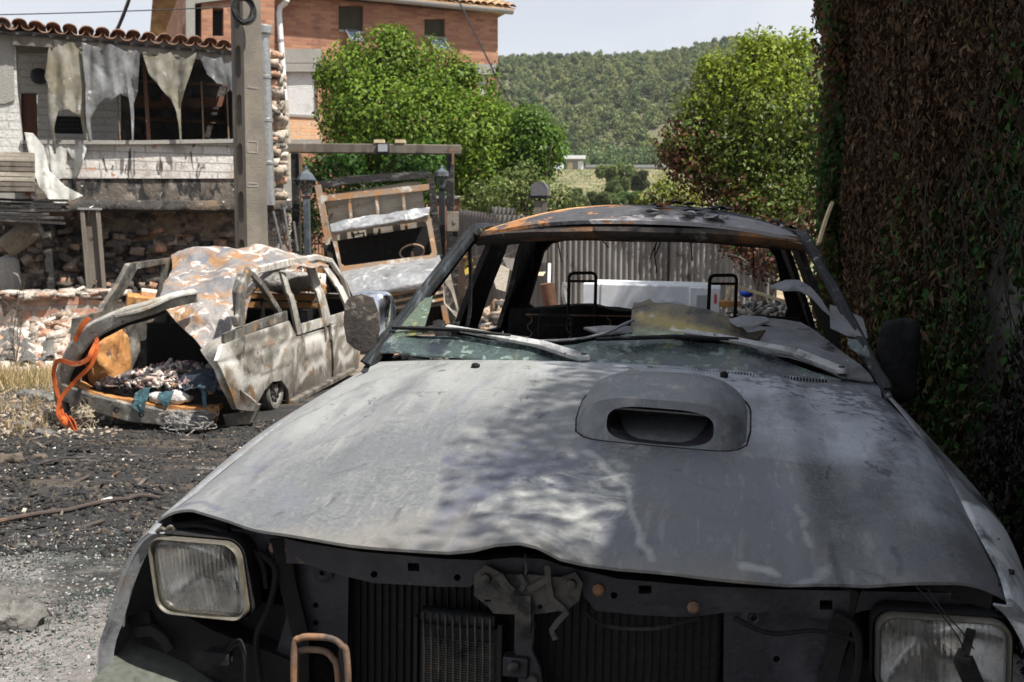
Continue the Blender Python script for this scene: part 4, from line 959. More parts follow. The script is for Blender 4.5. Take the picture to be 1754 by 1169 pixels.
# dash, floor, seats
inr = MB()
inr.box((-.68, 1.24, .55), (.68, 1.30, 1.04)); inr.grid([[(u, v, .98 + .06 * math.sin((v - 1.26) * 9) - .10 * max(0, v - 1.45)) for u in np.linspace(-.66, .66, 20)] for v in np.linspace(1.26, 1.62, 8)], .04)
inr.box((-.69, 1.2, .33), (.69, 3.2, .38)); inr.jit(.012, 9, 4)
inr.build('dashboard', M['soot'], car)
def seat(u, v, top, wd):
    s = MB()
    s.grid(crp([[(u + a * wd, v + .02 + b * .10 + .03 * (1 - a * a), .55 + (top - .55) * b - .05 * a * a * (b > .9)) for a in (-1, -.6, 0, .6, 1)] for b in (0, .4, .8, 1.0)], 20, 24), .10, nrm=(0, -1, 0))
    s.grid(crp([[(u + a * wd, v - .42 * (1 - b), .55 + .05 * (1 - a * a)) for a in (-1, -.5, 0, .5, 1)] for b in (0, .3, .7, 1)], 14, 14), .10, nrm=(0, 0, 1))
    s.jit(.018, 16, int(u * 10) + 5)
    return s.build('front_seat', M['soot'], car)
def hoop(pts, r, parent):
    P = [tuple(p) for p in spline(pts, 40)]
    return MB().tube(P, r, 8).build('headrest_frame', M['black'], parent)
def rhoop(cx0, cx1, ytop, ybot, v, r, parent):
    a, b = CF.px(cx0, ytop, 1, v), CF.px(cx1, ytop, 1, v); c = CF.px(cx0, ybot, 1, v)
    k = .018
    pts = [(a[0], v, c[2]), (a[0], v, a[2] - k * 2), (a[0], v, a[2] - k), (a[0] + k * .3, v, a[2] - k * .3), (a[0] + k, v, a[2]), (b[0] - k, v, b[2]), (b[0] - k * .3, v, b[2] - k * .3), (b[0], v, b[2] - k), (b[0], v, b[2] - k * 2), (b[0], v, c[2])]
    o = MB().tube(pts, r, 8); o.tube([(a[0], v, a[2] - .036), (b[0], v, b[2] - .036)], r * .8, 6)
    return o.build('headrest_frame', M['black'], parent)
s1 = seat(-.33, 2.25, 1.045, .23); s2 = seat(.34, 2.25, 1.045, .23)
rhoop(924, 980, 541, 610, 2.22, .006, s1)
bn = MB()
bn.grid(crp([[(u, 2.84 + .10 * b, .55 + (1.13 - .55) * b + .035 * math.exp(-((u + .30) / .16) ** 2) * b) for u in np.linspace(-.64, .64, 9)] for b in (0, .5, .9, 1.0)], 24, 70), .12, nrm=(0, -1, 0))
bn.jit(.014, 22, 3)
bench = bn.build('rear_bench', M['soot'], car)
rhoop(975, 1021, 468, 560, 2.86, .0075, bench); rhoop(1216, 1262, 472, 560, 2.86, .0075, bench)
def springs(par, u0, u1, v, w0, w1, seed):
    g = MB(); rs = np.random.RandomState(seed)
    for u in np.linspace(u0, u1, 7):
        g.tube([(u + .012 * math.sin(k * 1.6), v - .012 + rs.uniform(-.006, .006), w0 + (w1 - w0) * k / 26) for k in range(27)], .0026, 4)
    for w in np.linspace(w0, w1, 4): g.tube([(u0 - .02, v - .012, w), ((u0 + u1) / 2, v - .02, w + .01), (u1 + .02, v - .012, w)], .004, 5)
    g.build('seat_springs', M['rustpipe'], par)
springs(s1, -.50, -.16, 2.13, .72, 1.02, 1); springs(s2, .17, .51, 2.13, .72, 1.02, 2); springs(bench, -.52, .52, 2.80, .72, 1.12, 3)
hw = MB(); rs = np.random.RandomState(17)
for k in range(9):
    u = rs.uniform(-.5, .5); v = rs.uniform(1.95, 2.9); L_ = rs.uniform(.05, .20)
    hw.tube([tuple(p) for p in spline([(u, v, 1.50), (u + rs.normal(0, .02), v, 1.50 - L_ * .5), (u + rs.normal(0, .04), v, 1.50 - L_)], 8)], .003, 4)
hw.build('hanging_wires', M['black'], car)
n = 500; C = np.c_[rs.uniform(-.62, .62, n), rs.uniform(1.28, 1.62, n), np.zeros(n)]; C[:, 2] = 1.05 - .05 * (C[:, 1] - 1.28) + rs.uniform(0, .02, n)
o = chunks('dash_debris', C, (.006 + .05 * rs.uniform(0, 1, (n, 1)) ** 3) * np.c_[rs.uniform(.7, 1.8, n), rs.uniform(.5, 1, n), rs.uniform(.1, .4, n)], [(.03, .028, .026), (.10, .09, .08), (.2, .18, .16), (.12, .06, .03)], [4, 3, 1, 1], M['ash'], rs, .5, .2, car); o['kind'] = 'stuff'
sw = MB(); sw.tube([(.36 + .17 * math.cos(a), 1.72 + .06 * math.sin(a), .96 + .15 * math.sin(a)) for a in np.linspace(0, 6.28, 30)[:-1]], .010, 6, closed=True); sw.tube([(.36, 1.72, .96), (.36, 1.45, .88)], .02, 8)
sw.build('steering_wheel', M['black'], car)

# ---- windscreen remains
def wpx(x, y, off=0.): return CF.on(x, y, (0, -.38 / .6, 1), 1.10 - .38 / .6 * 1.25 + off)
def wpanel(name, pts, matl, sag=None, th=.006, off=0., holes=(), step=.05):
    P2 = [tuple(wpx(x, y)[:2]) for x, y in pts]
    def f(a, b, d):
        w = 1.10 + .38 / .6 * (b - 1.25) + off - d
        if sag: b2, dw = sag(a, b); return (a, b + b2, w + dw)
        return (a, b, w)
    return MB().panel(P2, [], f, th, step).build(name, matl, car, angle=60)
wpanel('windscreen_strip', [(642, 604), (655, 590), (680, 574), (745, 577), (800, 578), (860, 585), (915, 592), (985, 592), (1030, 585), (1075, 572), (1110, 580), (1180, 585), (1300, 600), (1395, 640), (1440, 654), (1380, 648), (1200, 636), (1000, 627), (800, 615), (700, 607)], M['greenglass'], lambda a, b: (0, .003 * math.sin(a * 31 + b * 17)), off=.003, step=.04)
wpanel('windscreen_shard', [(655, 592), (672, 574), (700, 543), (728, 518), (736, 519), (741, 516), (736, 540), (728, 568), (722, 582), (690, 580)], M['shard'], lambda a, b: (.02 * (b - 1.3), .01 * math.sin(a * 20)), off=.012, step=.03)
bead = spline([wpx(905, 592), wpx(985, 589), wpx(1030, 580), wpx(1062, 566), wpx(1085, 556)], 30) + np.array([0, 0, .012])
MB().tube([tuple(p) for p in bead], .0045, 8).jit(.002, 60, 3).build('windscreen_torn_edge', M['sheetglass'], car)
rsg = np.random.RandomState(3)
def sagA(a, b):
    return (.06 * (b - 1.36), -.02 + .035 * math.sin((a - .02) * 9) + .01 * math.sin(b * 40))
flap = wpanel('windscreen_flap', [(1083, 520), (1085, 509), (1098, 512), (1113, 510), (1122, 524), (1138, 534), (1180, 545), (1250, 553), (1282, 565), (1312, 556), (1300, 570), (1290, 580), (1250, 583), (1210, 585), (1110, 582), (1092, 572), (1080, 560)], M['brownglass'], sagA, off=.010, step=.012)
YL, GR, WH_ = (.33, .26, .085), (.26, .30, .20), (.52, .55, .46)
paint(flap, [(YL, 13, .8, [(1100, 540), (1140, 556), (1190, 566), (1240, 574)]), (GR, 9, .8, [(1092, 555), (1130, 572), (1180, 578)]), (WH_, 4, .85, [(1150, 564), (1190, 568), (1222, 573)]), (WH_, 3, .7, [(1100, 530), (1120, 545)]), ((.03, .028, .026), 6, .8, [(1086, 515), (1110, 515)]), ((.05, .045, .04), 7, .7, [(1200, 552), (1260, 562), (1300, 566)])], lambda x, y: wpx(x, y, .01)[:2], (0, 1), 2.9 / F, .008, 45)
def sagB(a, b):
    k = max(0, (b - 1.30)) ; e = max(0, a - .42)
    return (.35 * k, -.26 * k - .05 * math.sin((a - .1) * 6) * k * 6 * .3 + .010 * math.sin(a * 17 + b * 9) + .05 * max(0, b - 1.5))
wpanel('windscreen_sheet', [(1255, 545), (1246, 530), (1285, 531), (1345, 536), (1312, 520), (1310, 506), (1350, 506), (1378, 512), (1398, 530), (1420, 560), (1450, 600), (1490, 640), (1496, 650), (1440, 652), (1390, 632), (1300, 600), (1285, 590), (1290, 575), (1310, 560), (1290, 552)], M['sheetglass'], sagB, off=.006, step=.03)
wpanel('windscreen_curl', [(1318, 498), (1345, 495), (1368, 500), (1388, 515), (1405, 535), (1421, 562), (1408, 552), (1390, 532), (1368, 516), (1340, 510)], M['sheetglass'], lambda a, b: (0, .02 + .02 * math.sin(a * 14)), off=.0, step=.03)
wpanel('windscreen_scrap', [(1421, 525), (1440, 530), (1478, 548), (1486, 580), (1450, 575), (1422, 562)], M['sheetglass'], lambda a, b: (0, .005), off=.0, step=.03)
wpanel('windscreen_scrap', [(1452, 580), (1487, 585), (1490, 612), (1470, 603), (1452, 590)], M['greenglass'], None, off=.0, step=.03)
wpanel('windscreen_scrap', [(1248, 560), (1275, 553), (1310, 556), (1318, 562), (1290, 572), (1262, 570)], M['sheetglass'], lambda a, b: (0, .008), off=.014, step=.03)
wpanel('windscreen_scrap', [(1000, 555), (1035, 552), (1090, 553), (1086, 561), (1030, 566)], M['sheetglass'], lambda a, b: (0, -.01), off=.0, step=.03)

# wipers
def wiper(arm, blade, parent=car):
    o = MB(); P = [wpx(x, y) + np.array([0, -.006, .020]) for x, y in arm]
    o.bar([tuple(P[0]), tuple(P[1])], [.030, .028], [.014, .013], (0, -.5, 1)); o.bar([tuple(P[1]), tuple(P[2]), tuple(P[3])], [.026, .020, .016], [.012, .011, .010], (0, -.5, 1))
    o.lathe([(.0, .009), (.016, .009), (.018, .004), (.018, -.006)], tuple(P[0]), 14)
    a = o.build('wiper', M['wiper'], parent, bevel=.002)
    n = MB(); n.lathe([(.008, .008), (.008, .014), (.0, .015)], tuple(P[0]), 8); n.build('wiper_nut', M['greymetal'], a)
    b = MB(); Q = [wpx(x, y) + np.array([0, -.004, .020]) for x, y in blade]
    b.bar([tuple(p) for p in Q], .007, .009, (0, -.5, 1))
    mid = (Q[0] + Q[-1]) / 2; d = (Q[-1] - Q[0]) / 2
    up = np.array([0, -.008, .016])
    b.bar([tuple(mid + d * t + up * .7 * (1 - abs(t) * .7)) for t in (-.75, -.4, 0, .4, .75)], .009, .006, (0, -.5, 1))
    b.jit(.002, 50, 2)
    b.build('wiper_blade', M['black'], a)
wiper([(1000, 625), (925, 601), (800, 578), (765, 571)], [(672, 573), (770, 577), (905, 592)])
wiper([(1440, 648), (1362, 616), (1225, 588), (1172, 581)], [(1020, 593), (1160, 589), (1300, 596)])
# strip of rubber hanging from the left pillar
rub = spline([CF.px(800, 405, 1, 1.80), CF.px(815, 402, 1, 1.78), CF.px(805, 420, 1, 1.80), CF.px(806, 470, 1, 1.84), CF.px(805, 530, 1, 1.86), CF.px(800, 560, 1, 1.86)], 40)
MB().tube([tuple(p) for p in rub], .007, 7).build('hanging_seal', M['black'], car)

# mirrors
def superell(c, r, e, f=None, n=28):
    V = []
    for ph in np.linspace(-math.pi / 2, math.pi / 2, n):
        row = []
        for th in np.linspace(0, 2 * math.pi, n * 2):
            sg = lambda x, p: math.copysign(abs(x) ** p, x)
            p = np.array([sg(math.cos(ph), e) * sg(math.cos(th), e) * r[0], sg(math.cos(ph), e) * sg(math.sin(th), e) * r[1], sg(math.sin(ph), e) * r[2]])
            if f: p = f(p)
            row.append(np.array(c) + p)
        V.append(row)
    return np.array(V)
mc = CF.px(632, 553, 1, 1.36)
fm = lambda p: np.array([p[0] + .10 * p[2] * (p[2] < 0) * .6, p[1] + .25 * p[0], p[2]])
mir = MB().grid(superell(mc + [.012, .01, .004], (.058, .05, .093), .55, fm)).build('door_mirror', M['chrome'], car)
mir['label'] = 'chrome door mirror with its face burnt brown'
ml = [tuple(CF.px(x, y, 1, 1.335)[[0, 2]]) for x, y in ((596, 520), (603, 508), (622, 504), (641, 510), (650, 535), (652, 565), (645, 590), (630, 604), (612, 596), (600, 584), (595, 555))]
MB().panel(ml, [], lambda a, b, d: (a, 1.318 + d + .22 * (a - mc[0]) - .006 * math.cos((a - mc[0]) * 20) * math.cos((b - mc[2]) * 14), b), .03, .02).jit(.0015, 60, 2).build('mirror_face', M['mirrorback'], mir, bevel=.004)
MB().bar([tuple(mc + [.03, 0, -.07]), (-.735, 1.36, 1.07), (-.70, 1.38, 1.06)], .05, .04).build('mirror_bracket', M['black'], mir)
mr_ = CF.px(1538, 618, 1, 1.38)
mir2 = MB().grid(superell(mr_, (.056, .045, .115), .6)).jit(.010, 22, 3, True).build('door_mirror', M['soot'], car)
mir2['label'] = 'charred black door mirror beside the ivy wall'
MB().bar([tuple(mr_ + [-.03, 0, -.08]), (.735, 1.38, 1.07), (.70, 1.4, 1.06)], .05, .04).build('mirror_bracket', M['black'], mir2)

# wheels and load bed
def wheel(u, v, w):
    o = MB(); s = 1 if u > 0 else -1
    o.lathe([(.10, -.02), (.12, .05), (.185, .06), (.195, .11), (.185, .11), (.175, -.10), (.195, -.11), (.185, -.115), (.12, -.09)], (u, v, w), 30, 'x')
    return o.build('wheel', M['tyre_rim'], car, angle=40)
for u in (-.74, .74):
    for v, z in ((.66, .20), (3.95, .10)): wheel(u, v, z)
bd = MB()
for sd in (-1, 1):
    bd.panel([(3.30, .45), (3.62, .45), (3.68, .62), (3.95, .72), (4.22, .62), (4.28, .45), (5.02, .45), (5.02, .93), (3.30, .93)], [], lambda a, b, d: (sd * (.80 - d - .03 * (b - .7)), a, b), .03, .15)
bd.box((-.77, 3.30, .56), (.77, 5.0, .60)); bd.box((-.77, 4.98, .58), (.77, 5.02, .93)); bd.box((-.77, 3.28, .58), (.77, 3.31, .93))
bd.jit(.006, 8, 5); bd.build('load_bed', M['cab'], car, angle=40)
ch = MB(); ch.box((-.45, .4, .28), (-.36, 5.0, .40)); ch.box((.36, .4, .28), (.45, 5.0, .40)); ch.box((-.72, .60, .17), (.72, .72, .25)); ch.box((-.72, 3.89, .10), (.72, 4.01, .18)); ch.box((-.3, .45, .35), (.3, 1.1, .82))
ch.jit(.01, 7, 2); ch.build('chassis', M['black'], car)

# things lying in the load bed
wm = thing('washing_machine', 'white washing machine lying on its side behind the pickup cab', 'washing machine', CF)
a, b = CF.px(998, 485, 1, 4.35), CF.px(1236, 490, 1, 4.35); U0, U1, WT = a[0], b[0], (a[2] + b[2]) / 2
g = MB(); g.box((U0, 4.35, WT - .585), (U1, 4.90, WT)); body = g.build('cabinet', M['white_appl'], wm, bevel=.012)
uc = CF.px(1143, 530, 1, 4.34)[0]
MB().lathe([(.20, .012), (.20, -.012), (.185, -.022), (.15, -.018), (.148, .0), (.0, .015)], (uc, 4.345, WT - .285), 40, 'y').build('door', M['appl_grey'], wm)
x1 = CF.px(1181, 490, 1, 4.34)[0]
g = MB(); g.box((x1 + .002, 4.330, WT - .575), (U1 - .004, 4.352, WT - .010)); pn = g.build('control_panel', M['white_appl'], wm, bevel=.006)
x2 = CF.px(1193, 500, 1, 4.33)[0]; x3 = CF.px(1212, 500, 1, 4.33)[0]
g = MB(); g.box((x2, 4.318, WT - .20), (x3, 4.331, WT - .050)); g.build('detergent_drawer', M['appl_grey'], pn, bevel=.004)
x4 = CF.px(1226, 500, 1, 4.33)[0]
g = MB(); g.box((x4 - .008, 4.3265, WT - .10), (x4 + .006, 4.331, WT - .045)); g.build('sticker', M['redlabel'], pn)
x5 = CF.px(1029, 500, 1, 4.33)[0]
g = MB(); g.box((x5, 4.346, WT - .58), (x5 + .003, 4.352, WT - .004)); g.build('cabinet_seam', M['appl_grey'], wm)
fr_ = MB(); fq = lambda x, y, v=4.25: tuple(CF.px(x, y, 1, v))
fr_.bar([fq(1240, 528), fq(1252, 489)], .022, .018); fr_.bar([fq(1250, 488), fq(1300, 503), fq(1345, 517)], .022, .018); fr_.bar([fq(1345, 517), fq(1350, 545)], .022, .018)
tag(at_frame(fr_.build('batten_frame', M['palewood'], None, bevel=.002), CF), 'bent frame of pale wooden battens leaning beside the washing machine', 'wooden frame')
bb = MB().grid(superell(np.array(fq(1278, 503, 4.5)), (.035, .05, .025), .7)).jit(.012, 30, 3)
tag(at_frame(bb.build('plastic_bottle', M['blue'], None), CF), 'crushed blue plastic container among debris by the washing machine', 'container')
bk_ = MB(); p = np.array(fq(1247, 521, 4.2)); bk_.box(tuple(p - [.05, .03, .016]), tuple(p + [.06, .05, .016]))
tag(at_frame(bk_.jit(.004, 30).build('clay_brick', M['rust'], None, bevel=.004), CF), 'orange clay brick next to the toppled washing machine', 'brick')
rs = np.random.RandomState(8); n = 1500
C = np.c_[rs.uniform(.30, .78, n), rs.uniform(3.5, 4.95, n), np.zeros(n)]; C[:, 2] = .60 + np.abs(rs.normal(0, .20, n)) * np.exp(-((C[:, 0] - .6) / .25) ** 2) + .18
C[:, 2] = np.minimum(C[:, 2], 1.08)
S = np.c_[rs.uniform(.02, .10, n), rs.uniform(.01, .03, n), rs.uniform(.006, .02, n)]
o = chunks('debris', C, S, [(.25, .22, .18), (.10, .09, .08), (.38, .36, .33), (.22, .15, .09)], [3, 2, 2, 1], M['chunk'], rs, .3)
tag(at_frame(o, CF), 'heap of grey and brown scrap filling the pickup load bed', 'debris', kind='stuff')

# ============================================================ the burnt van
VY = 7.0
_vo = np.array([-3.36, 9.2, 0]); _vo[2] = -.30
VF = yaw_frame(_vo, -VY)          # x across (right), y towards its front, z up
van = thing('burnt_van', 'burnt-out pale van with collapsed roof and gutted tail, left of the pickup', 'van', VF)
HW = .80
def vs(x, y, s=HW): return tuple(VF.px(x, y, 0, s)[[1, 2]])      # on its right side
def vr(x, y, l=0.): return VF.px(x, y, 1, l)
def vb(h):   # side bulge
    return .05 * (1 - ((h - .62) / .55) ** 2) if h < 1.17 else -.16 * (h - 1.0) + .01
def vpanel(name, pts, holes, sd=1, th=.035, matl=None, parent=None, off=0., crumple=.006, seed=1, px=True, step=.03):
    P2 = [vs(*p) for p in pts] if px else pts
    H2 = [[vs(*p) for p in h] for h in holes] if px else holes
    def f(a, b, d):
        n = crumple * float(sn(np.array([a, b]), 5, seed, 3))
        crease = -.012 * math.exp(-((b - .66) / .025) ** 2) if b < 1.1 else 0
        return (sd * (HW + vb(b) + off - d + n + crease), a + n * .5, b)
    return MB().panel(P2, H2, f, th, step).build(name, matl or M['vandoor'], parent or van, angle=50)
# front door, rear door, tail quarter: seams stay open between them
vpanel('front_door', [(560, 560), (594, 534), (612, 560), (615, 632), (572, 652), (564, 600)], [], seed=3)
vpanel('rear_door', [(499, 578), (557, 562), (561, 600), (569, 654), (505, 692), (501, 640)], [], seed=4)
vpanel('window_frame', [(489, 458), (541, 446), (566, 451), (582, 478), (597, 520), (600, 538), (594, 545), (503, 574), (500, 560)],
       [[(497, 466), (536, 456), (547, 545), (508, 556)], [(548, 456), (562, 459), (574, 483), (587, 522), (590, 533), (560, 542)]], th=.028, crumple=.004)
VW, VD, VR = (.58, .57, .53), (.085, .08, .07), (.27, .135, .05)
def vpaint(o, st): paint(o, st, lambda x, y: np.array(vs(x, y)), (1, 2), 10.5 / F, .03, 14)
hd_ = MB()
for x in (558, 566):
    p = VF.px(x, 568, 0, HW + .06); hd_.box((p[0] - .012, p[1] - .02, p[2] - .10), (p[0] + .006, p[1] + .03, p[2] + .10))
hd_.build('door_handle', M['vandark'], van, bevel=.004)
quart = vpanel('rear_quarter_panel', [(372, 592), (420, 572), (488, 550), (497, 575), (499, 640), (500, 690), (494, 692), (489, 668), (476, 652), (460, 654), (447, 668), (438, 690), (432, 705), (398, 700), (380, 660), (362, 618)], [], off=.01, crumple=.010, seed=6, step=.03)
vpaint(quart, [(VW, 16, .9, [(366, 604), (384, 618), (404, 650)]), (VW, 8, .7, [(468, 608), (484, 585), (490, 568)]), (VW, 10, .7, [(405, 648), (430, 652), (450, 640)]), (VD, 7, .7, [(400, 584), (440, 574), (480, 565)]), (VD, 13, .75, [(415, 606), (440, 616), (468, 600)]), (VD, 4, .7, [(404, 634), (436, 640), (490, 622)]),
    (VR, 9, .75, [(376, 668), (392, 692)]), (VD, 8, .6, [(396, 690), (425, 690)]), (VD, 8, .7, [(492, 600), (494, 670)]), (VR, 6, .6, [(446, 590), (460, 586)])])
for o in van.children:
    if o.name.startswith('rear_door'): vpaint(o, [(VW, 15, .9, [(520, 590), (534, 576), (550, 592)]), (VW, 9, .8, [(512, 650), (530, 628), (552, 622)]), (VD, 6, .8, [(503, 590), (504, 660)]), (VD, 9, .7, [(520, 612), (545, 606)]), (VR, 6, .9, [(526, 636), (534, 634)]), (VD, 6, .8, [(508, 688), (566, 655)]), (VR, 5, .6, [(556, 575), (558, 610)])])
    if o.name.startswith('front_door'): vpaint(o, [(VW, 10, .9, [(576, 606), (588, 618), (600, 606)]), (VW, 8, .7, [(575, 575), (590, 560)]), (VR, 6, .8, [(600, 556), (608, 580)]), (VD, 6, .8, [(573, 648), (612, 630)]), (VD, 7, .6, [(592, 590), (604, 596)])])
    if o.name.startswith('window_frame'): vpaint(o, [(VW, 9, .7, [(500, 470), (520, 455), (545, 450)]), (VD, 5, .6, [(560, 500), (566, 535)])])
qs = MB()
for y0, y1 in ((560, 580), (553, 572)):
    qs.bar([VF.px(382, y0 + 24, 0, HW + .02), VF.px(440, y0 + 1, 0, HW + .03), VF.px(490, y0 - 16, 0, HW + .02)], .05, .03, (1, 0, 0))
qs.jit(.006, 18, 2).build('window_sill', M['vandark'], van)
# sill, roof rail, quarter pillar
MB().bar([VF.px(x, y, 0, HW + .02) for x, y in ((498, 690), (540, 668), (604, 634))], .06, .09, (1, 0, 0)).jit(.008, 9, 1).build('side_sill', M['vandark'], van, bevel=.01)
MB().bar([VF.px(x, y, 0, HW - .07) for x, y in ((418, 486), (440, 464), (488, 452), (540, 441), (566, 447), (588, 478), (603, 530))], [.07, .08, .085, .075, .065, .055, .05], .045, (1, 0, 0)).jit(.008, 12, 2).build('roof_rail', M['van'], van, bevel=.012)
MB().bar([VF.px(x, y, 0, HW - .06) for x, y in ((428, 468), (448, 490), (468, 520), (488, 552))], [.06, .07, .08, .07], .05, (1, 0, 0)).jit(.008, 12, 4).build('quarter_pillar', M['vandark'], van, bevel=.01)
MB().bar([VF.px(x, y, 0, HW + .02) for x, y in ((425, 462), (413, 500), (410, 548), (400, 552))], [.10, .16, .17, .10], .05, (1, 0, 0)).jit(.015, 9, 6).build('tail_pillar', M['vandark'], van, bevel=.015)
MB().bar([VF.px(x, y, 0, HW - .02) for x, y in ((406, 548), (402, 500), (412, 470))], .05, .05, (1, 0, 0)).jit(.01, 9, 7).build('tail_pillar', M['vandark'], van, bevel=.012)
# collapsed roof sheet: hangs off the tail, ridged and folded
RW = [
    [(312, 427, 2.6), (350, 413, 2.5), (400, 408, 2.4), (450, 411, 2.4), (500, 424, 2.5), (560, 446, 2.8)],
    [(290, 444, 1.7), (335, 432, 1.6), (390, 428, 1.5), (440, 432, 1.5), (480, 441, 1.6), (540, 446, 2.0)],
    [(276, 472, 1.0), (325, 462, .9), (385, 462, .85), (420, 462, .95), (440, 460, 1.0), (470, 456, 1.3)],
    [(272, 508, .55), (318, 506, .40), (370, 508, .35), (405, 505, .45), (415, 500, .5), (420, 488, .8)],
    [(285, 530, .35), (322, 545, .20), (362, 552, .15), (390, 552, .22), (404, 548, .3), (410, 540, .5)],
    [(298, 545, .25), (328, 572, .10), (352, 600, .05), (374, 598, .10), (392, 575, .2), (402, 560, .3)]]
Pc = crp([[vr(x, y, l) for x, y, l in row] for row in RW], 130, 120)
nrm = np.array([0, -.7, .6]); h = .16 * sn(Pc, 2.2, 4, 2, True) + .06 * sn(Pc, 5.0, 14, 2, True) + .012 * sn(Pc, 15, 24, 2, True) + .006 * sn(Pc, 24, 15, 2)
Pc = Pc + nrm * h[..., None]
MB().grid(Pc, .006).build('collapsed_roof', M['vanroof'], van, angle=70)
# left side frame and far pillars
LS = lambda x, y: tuple(VF.px(x, y, 0, -HW)[[1, 2]])
fl = lambda a, b, d: (-(HW + vb(b) - d) + .01 * float(sn(np.array([a, b]), 6, 2, 3)), a, b)
MB().panel([(.05, .30), (.10, 1.0), (.55, 1.04), (.95, 1.50), (2.8, 1.58), (3.6, 1.40), (4.1, 1.02), (4.25, .30)], [[(.75, 1.05), (1.75, 1.02), (1.75, 1.48), (1.12, 1.44)], [(1.95, 1.02), (2.75, 1.0), (2.75, 1.50), (1.95, 1.49)], [(2.9, 1.0), (3.75, 1.0), (3.4, 1.38), (2.9, 1.48)]], fl, .05, .12).build('left_side', M['vandark'], van, angle=50)
# arch of the tail frame, torn loose and bent outwards
AR = [(112, 706, .05), (106, 668, 0), (118, 620, -.05), (150, 575, -.12), (200, 546, -.12), (255, 527, .0), (300, 514, .15), (338, 506, .25)]
A3 = spline([vr(*p) for p in AR], 40)
w_ = list(np.interp(np.linspace(0, 1, 40), [0, .3, .5, 1], [.11, .14, .15, .12]))
MB().bar([tuple(p) for p in A3], w_, .07, (0, 1, .3)).jit(.014, 9, 5).build('tail_arch', M['van'], van, bevel=.035, angle=60)
MB().bar([tuple(p + [.03, .10, -.03]) for p in A3[4:30]], .09, .08, (0, 1, .3)).jit(.02, 8, 8).build('tail_arch_lining', M['black'], van)
sl = MB().bar([tuple(p) for p in spline([vr(200, 542, -.12), vr(245, 530, -.08), vr(300, 508, .1), vr(338, 500, .22)], 16)], .11, .03, (0, 0, 1)); sl.jit(.008, 10, 2)
sl.build('tail_arch_lip', M['van'], van, bevel=.006)
# tail sill
TS = [(108, 672, -.02), (160, 690, -.04), (230, 706, -.05), (310, 716, -.05), (372, 712, 0)]
T3 = spline([vr(*p) for p in TS], 30)
ts_ = MB().bar([tuple(p) for p in T3], list(np.interp(np.linspace(0, 1, 30), [0, .5, 1], [.16, .17, .12])), .08, (0, 1, 0)).jit(.012, 10, 3)
sill = ts_.build('tail_sill', M['vandark'], van, bevel=.012)
MB().bar([tuple(p + [0, .10, .07]) for p in T3], .04, .16, (0, 1, 0)).jit(.025, 9, 4).build('sill_plate', M['rust'], sill)
for t in (6, 12, 16, 25):
    p = T3[t]; MB().lathe([(.035, .004), (.03, -.004), (.016, -.006), (.014, .006), (.0, .006)], (p[0], p[1] - .042, p[2] + .0), 12, 'y').build('sill_hole', M['black'], sill)
# corner skin with the empty lamp opening
lp = [(384, 608), (394, 604), (404, 636), (408, 660), (432, 704), (392, 702), (370, 640)]
def fc(a, b, d): return (a, .0 + d + .02 * math.sin(b * 9) + .10 * max(0, a - .80), b)
MB().panel([tuple(vr(x, y)[[0, 2]]) for x, y in [(362, 612), (384, 606), (402, 640), (410, 668), (436, 690), (432, 706), (396, 702), (378, 664)]], [[tuple(vr(x, y)[[0, 2]]) for x, y in [(374, 622), (383, 618), (396, 646), (392, 654), (382, 646)]]], fc, .03, .06).jit(.006, 14, 3).build('lamp_corner', M['van'], van)
sh = crp([[vr(343, 600, .02), vr(362, 584, .06), vr(390, 574, .18), vr(424, 566, .45)], [vr(350, 612, -.04), vr(372, 596, -.05), vr(398, 586, .10), vr(428, 580, .42)], [vr(366, 634, -.03), vr(386, 622, -.04), vr(408, 610, .10), vr(432, 600, .42)], [vr(376, 652, .02), vr(398, 648, .0), vr(414, 640, .12), vr(434, 625, .42)]], 24, 30)
MB().grid(sh, .01).jit(.008, 8, 5).build('quarter_shoulder', M['van'], van, angle=60)
# floor, inner walls, burnt seats, wheel arch drum
g = MB(); g.box((-.78, .05, .28), (.78, 4.1, .33)); g.box((-.74, 2.3, .3), (.74, 2.42, .95)); g.box((-.76, 3.6, .3), (.76, 3.8, 1.0)); g.box((-.70, 1.3, .3), (.72, 1.42, .86))
for s in (-.5, -.1, .35): g.bar([(s, 1.36, .85), (s + .05, 1.4, 1.12), (s + .2, 1.4, 1.12), (s + .22, 1.36, .85)], .03, .03, (0, 1, 0))
g.jit(.03, 6, 2); g.build('van_interior', M['soot'], van)
g = MB()
for i, z in enumerate((.92, 1.02, 1.12)): g.box((-.2 + .02 * i, 2.9, z), (.72, 3.05, z + .07))
g.jit(.015, 9, 5); g.build('seat_slats', M['rust'], van)
g = MB().grid(superell((.35, 2.9, 1.22), (.36, .2, .12), .9)); g.jit(.05, 9, 6); g.build('burnt_seat', M['woolgrey'], van)
ring_c = np.array(VF.px(522, 505, 0, .3)); g = MB().tube([tuple(ring_c + [.17 * math.cos(a), .02 * math.sin(a), .14 * math.sin(a)]) for a in np.linspace(0, 6.2, 30)], .018, 8, closed=True); g.build('steering_wheel', M['vandark'], van)
wa = np.array(vr(192, 605, .45)); g = MB().grid(superell(wa, (.18, .30, .32), .85)); g.jit(.06, 6, 3, True); g.jit(.02, 18, 4, True); g.build('wheel_housing', M['rust'], van, angle=70)
g = MB(); wl = VF.px(466, 680, 0, HW - .05)
g.lathe([(.0, .05), (.05, .05), (.06, .03), (.15, .02), (.17, .045), (.215, .05), (.23, .03), (.22, -.12), (.0, -.12)], (wl[0], wl[1], .22), 28, 'x')
rw_ = g.build('rear_wheel', M['tyre_rim'], van, angle=40)
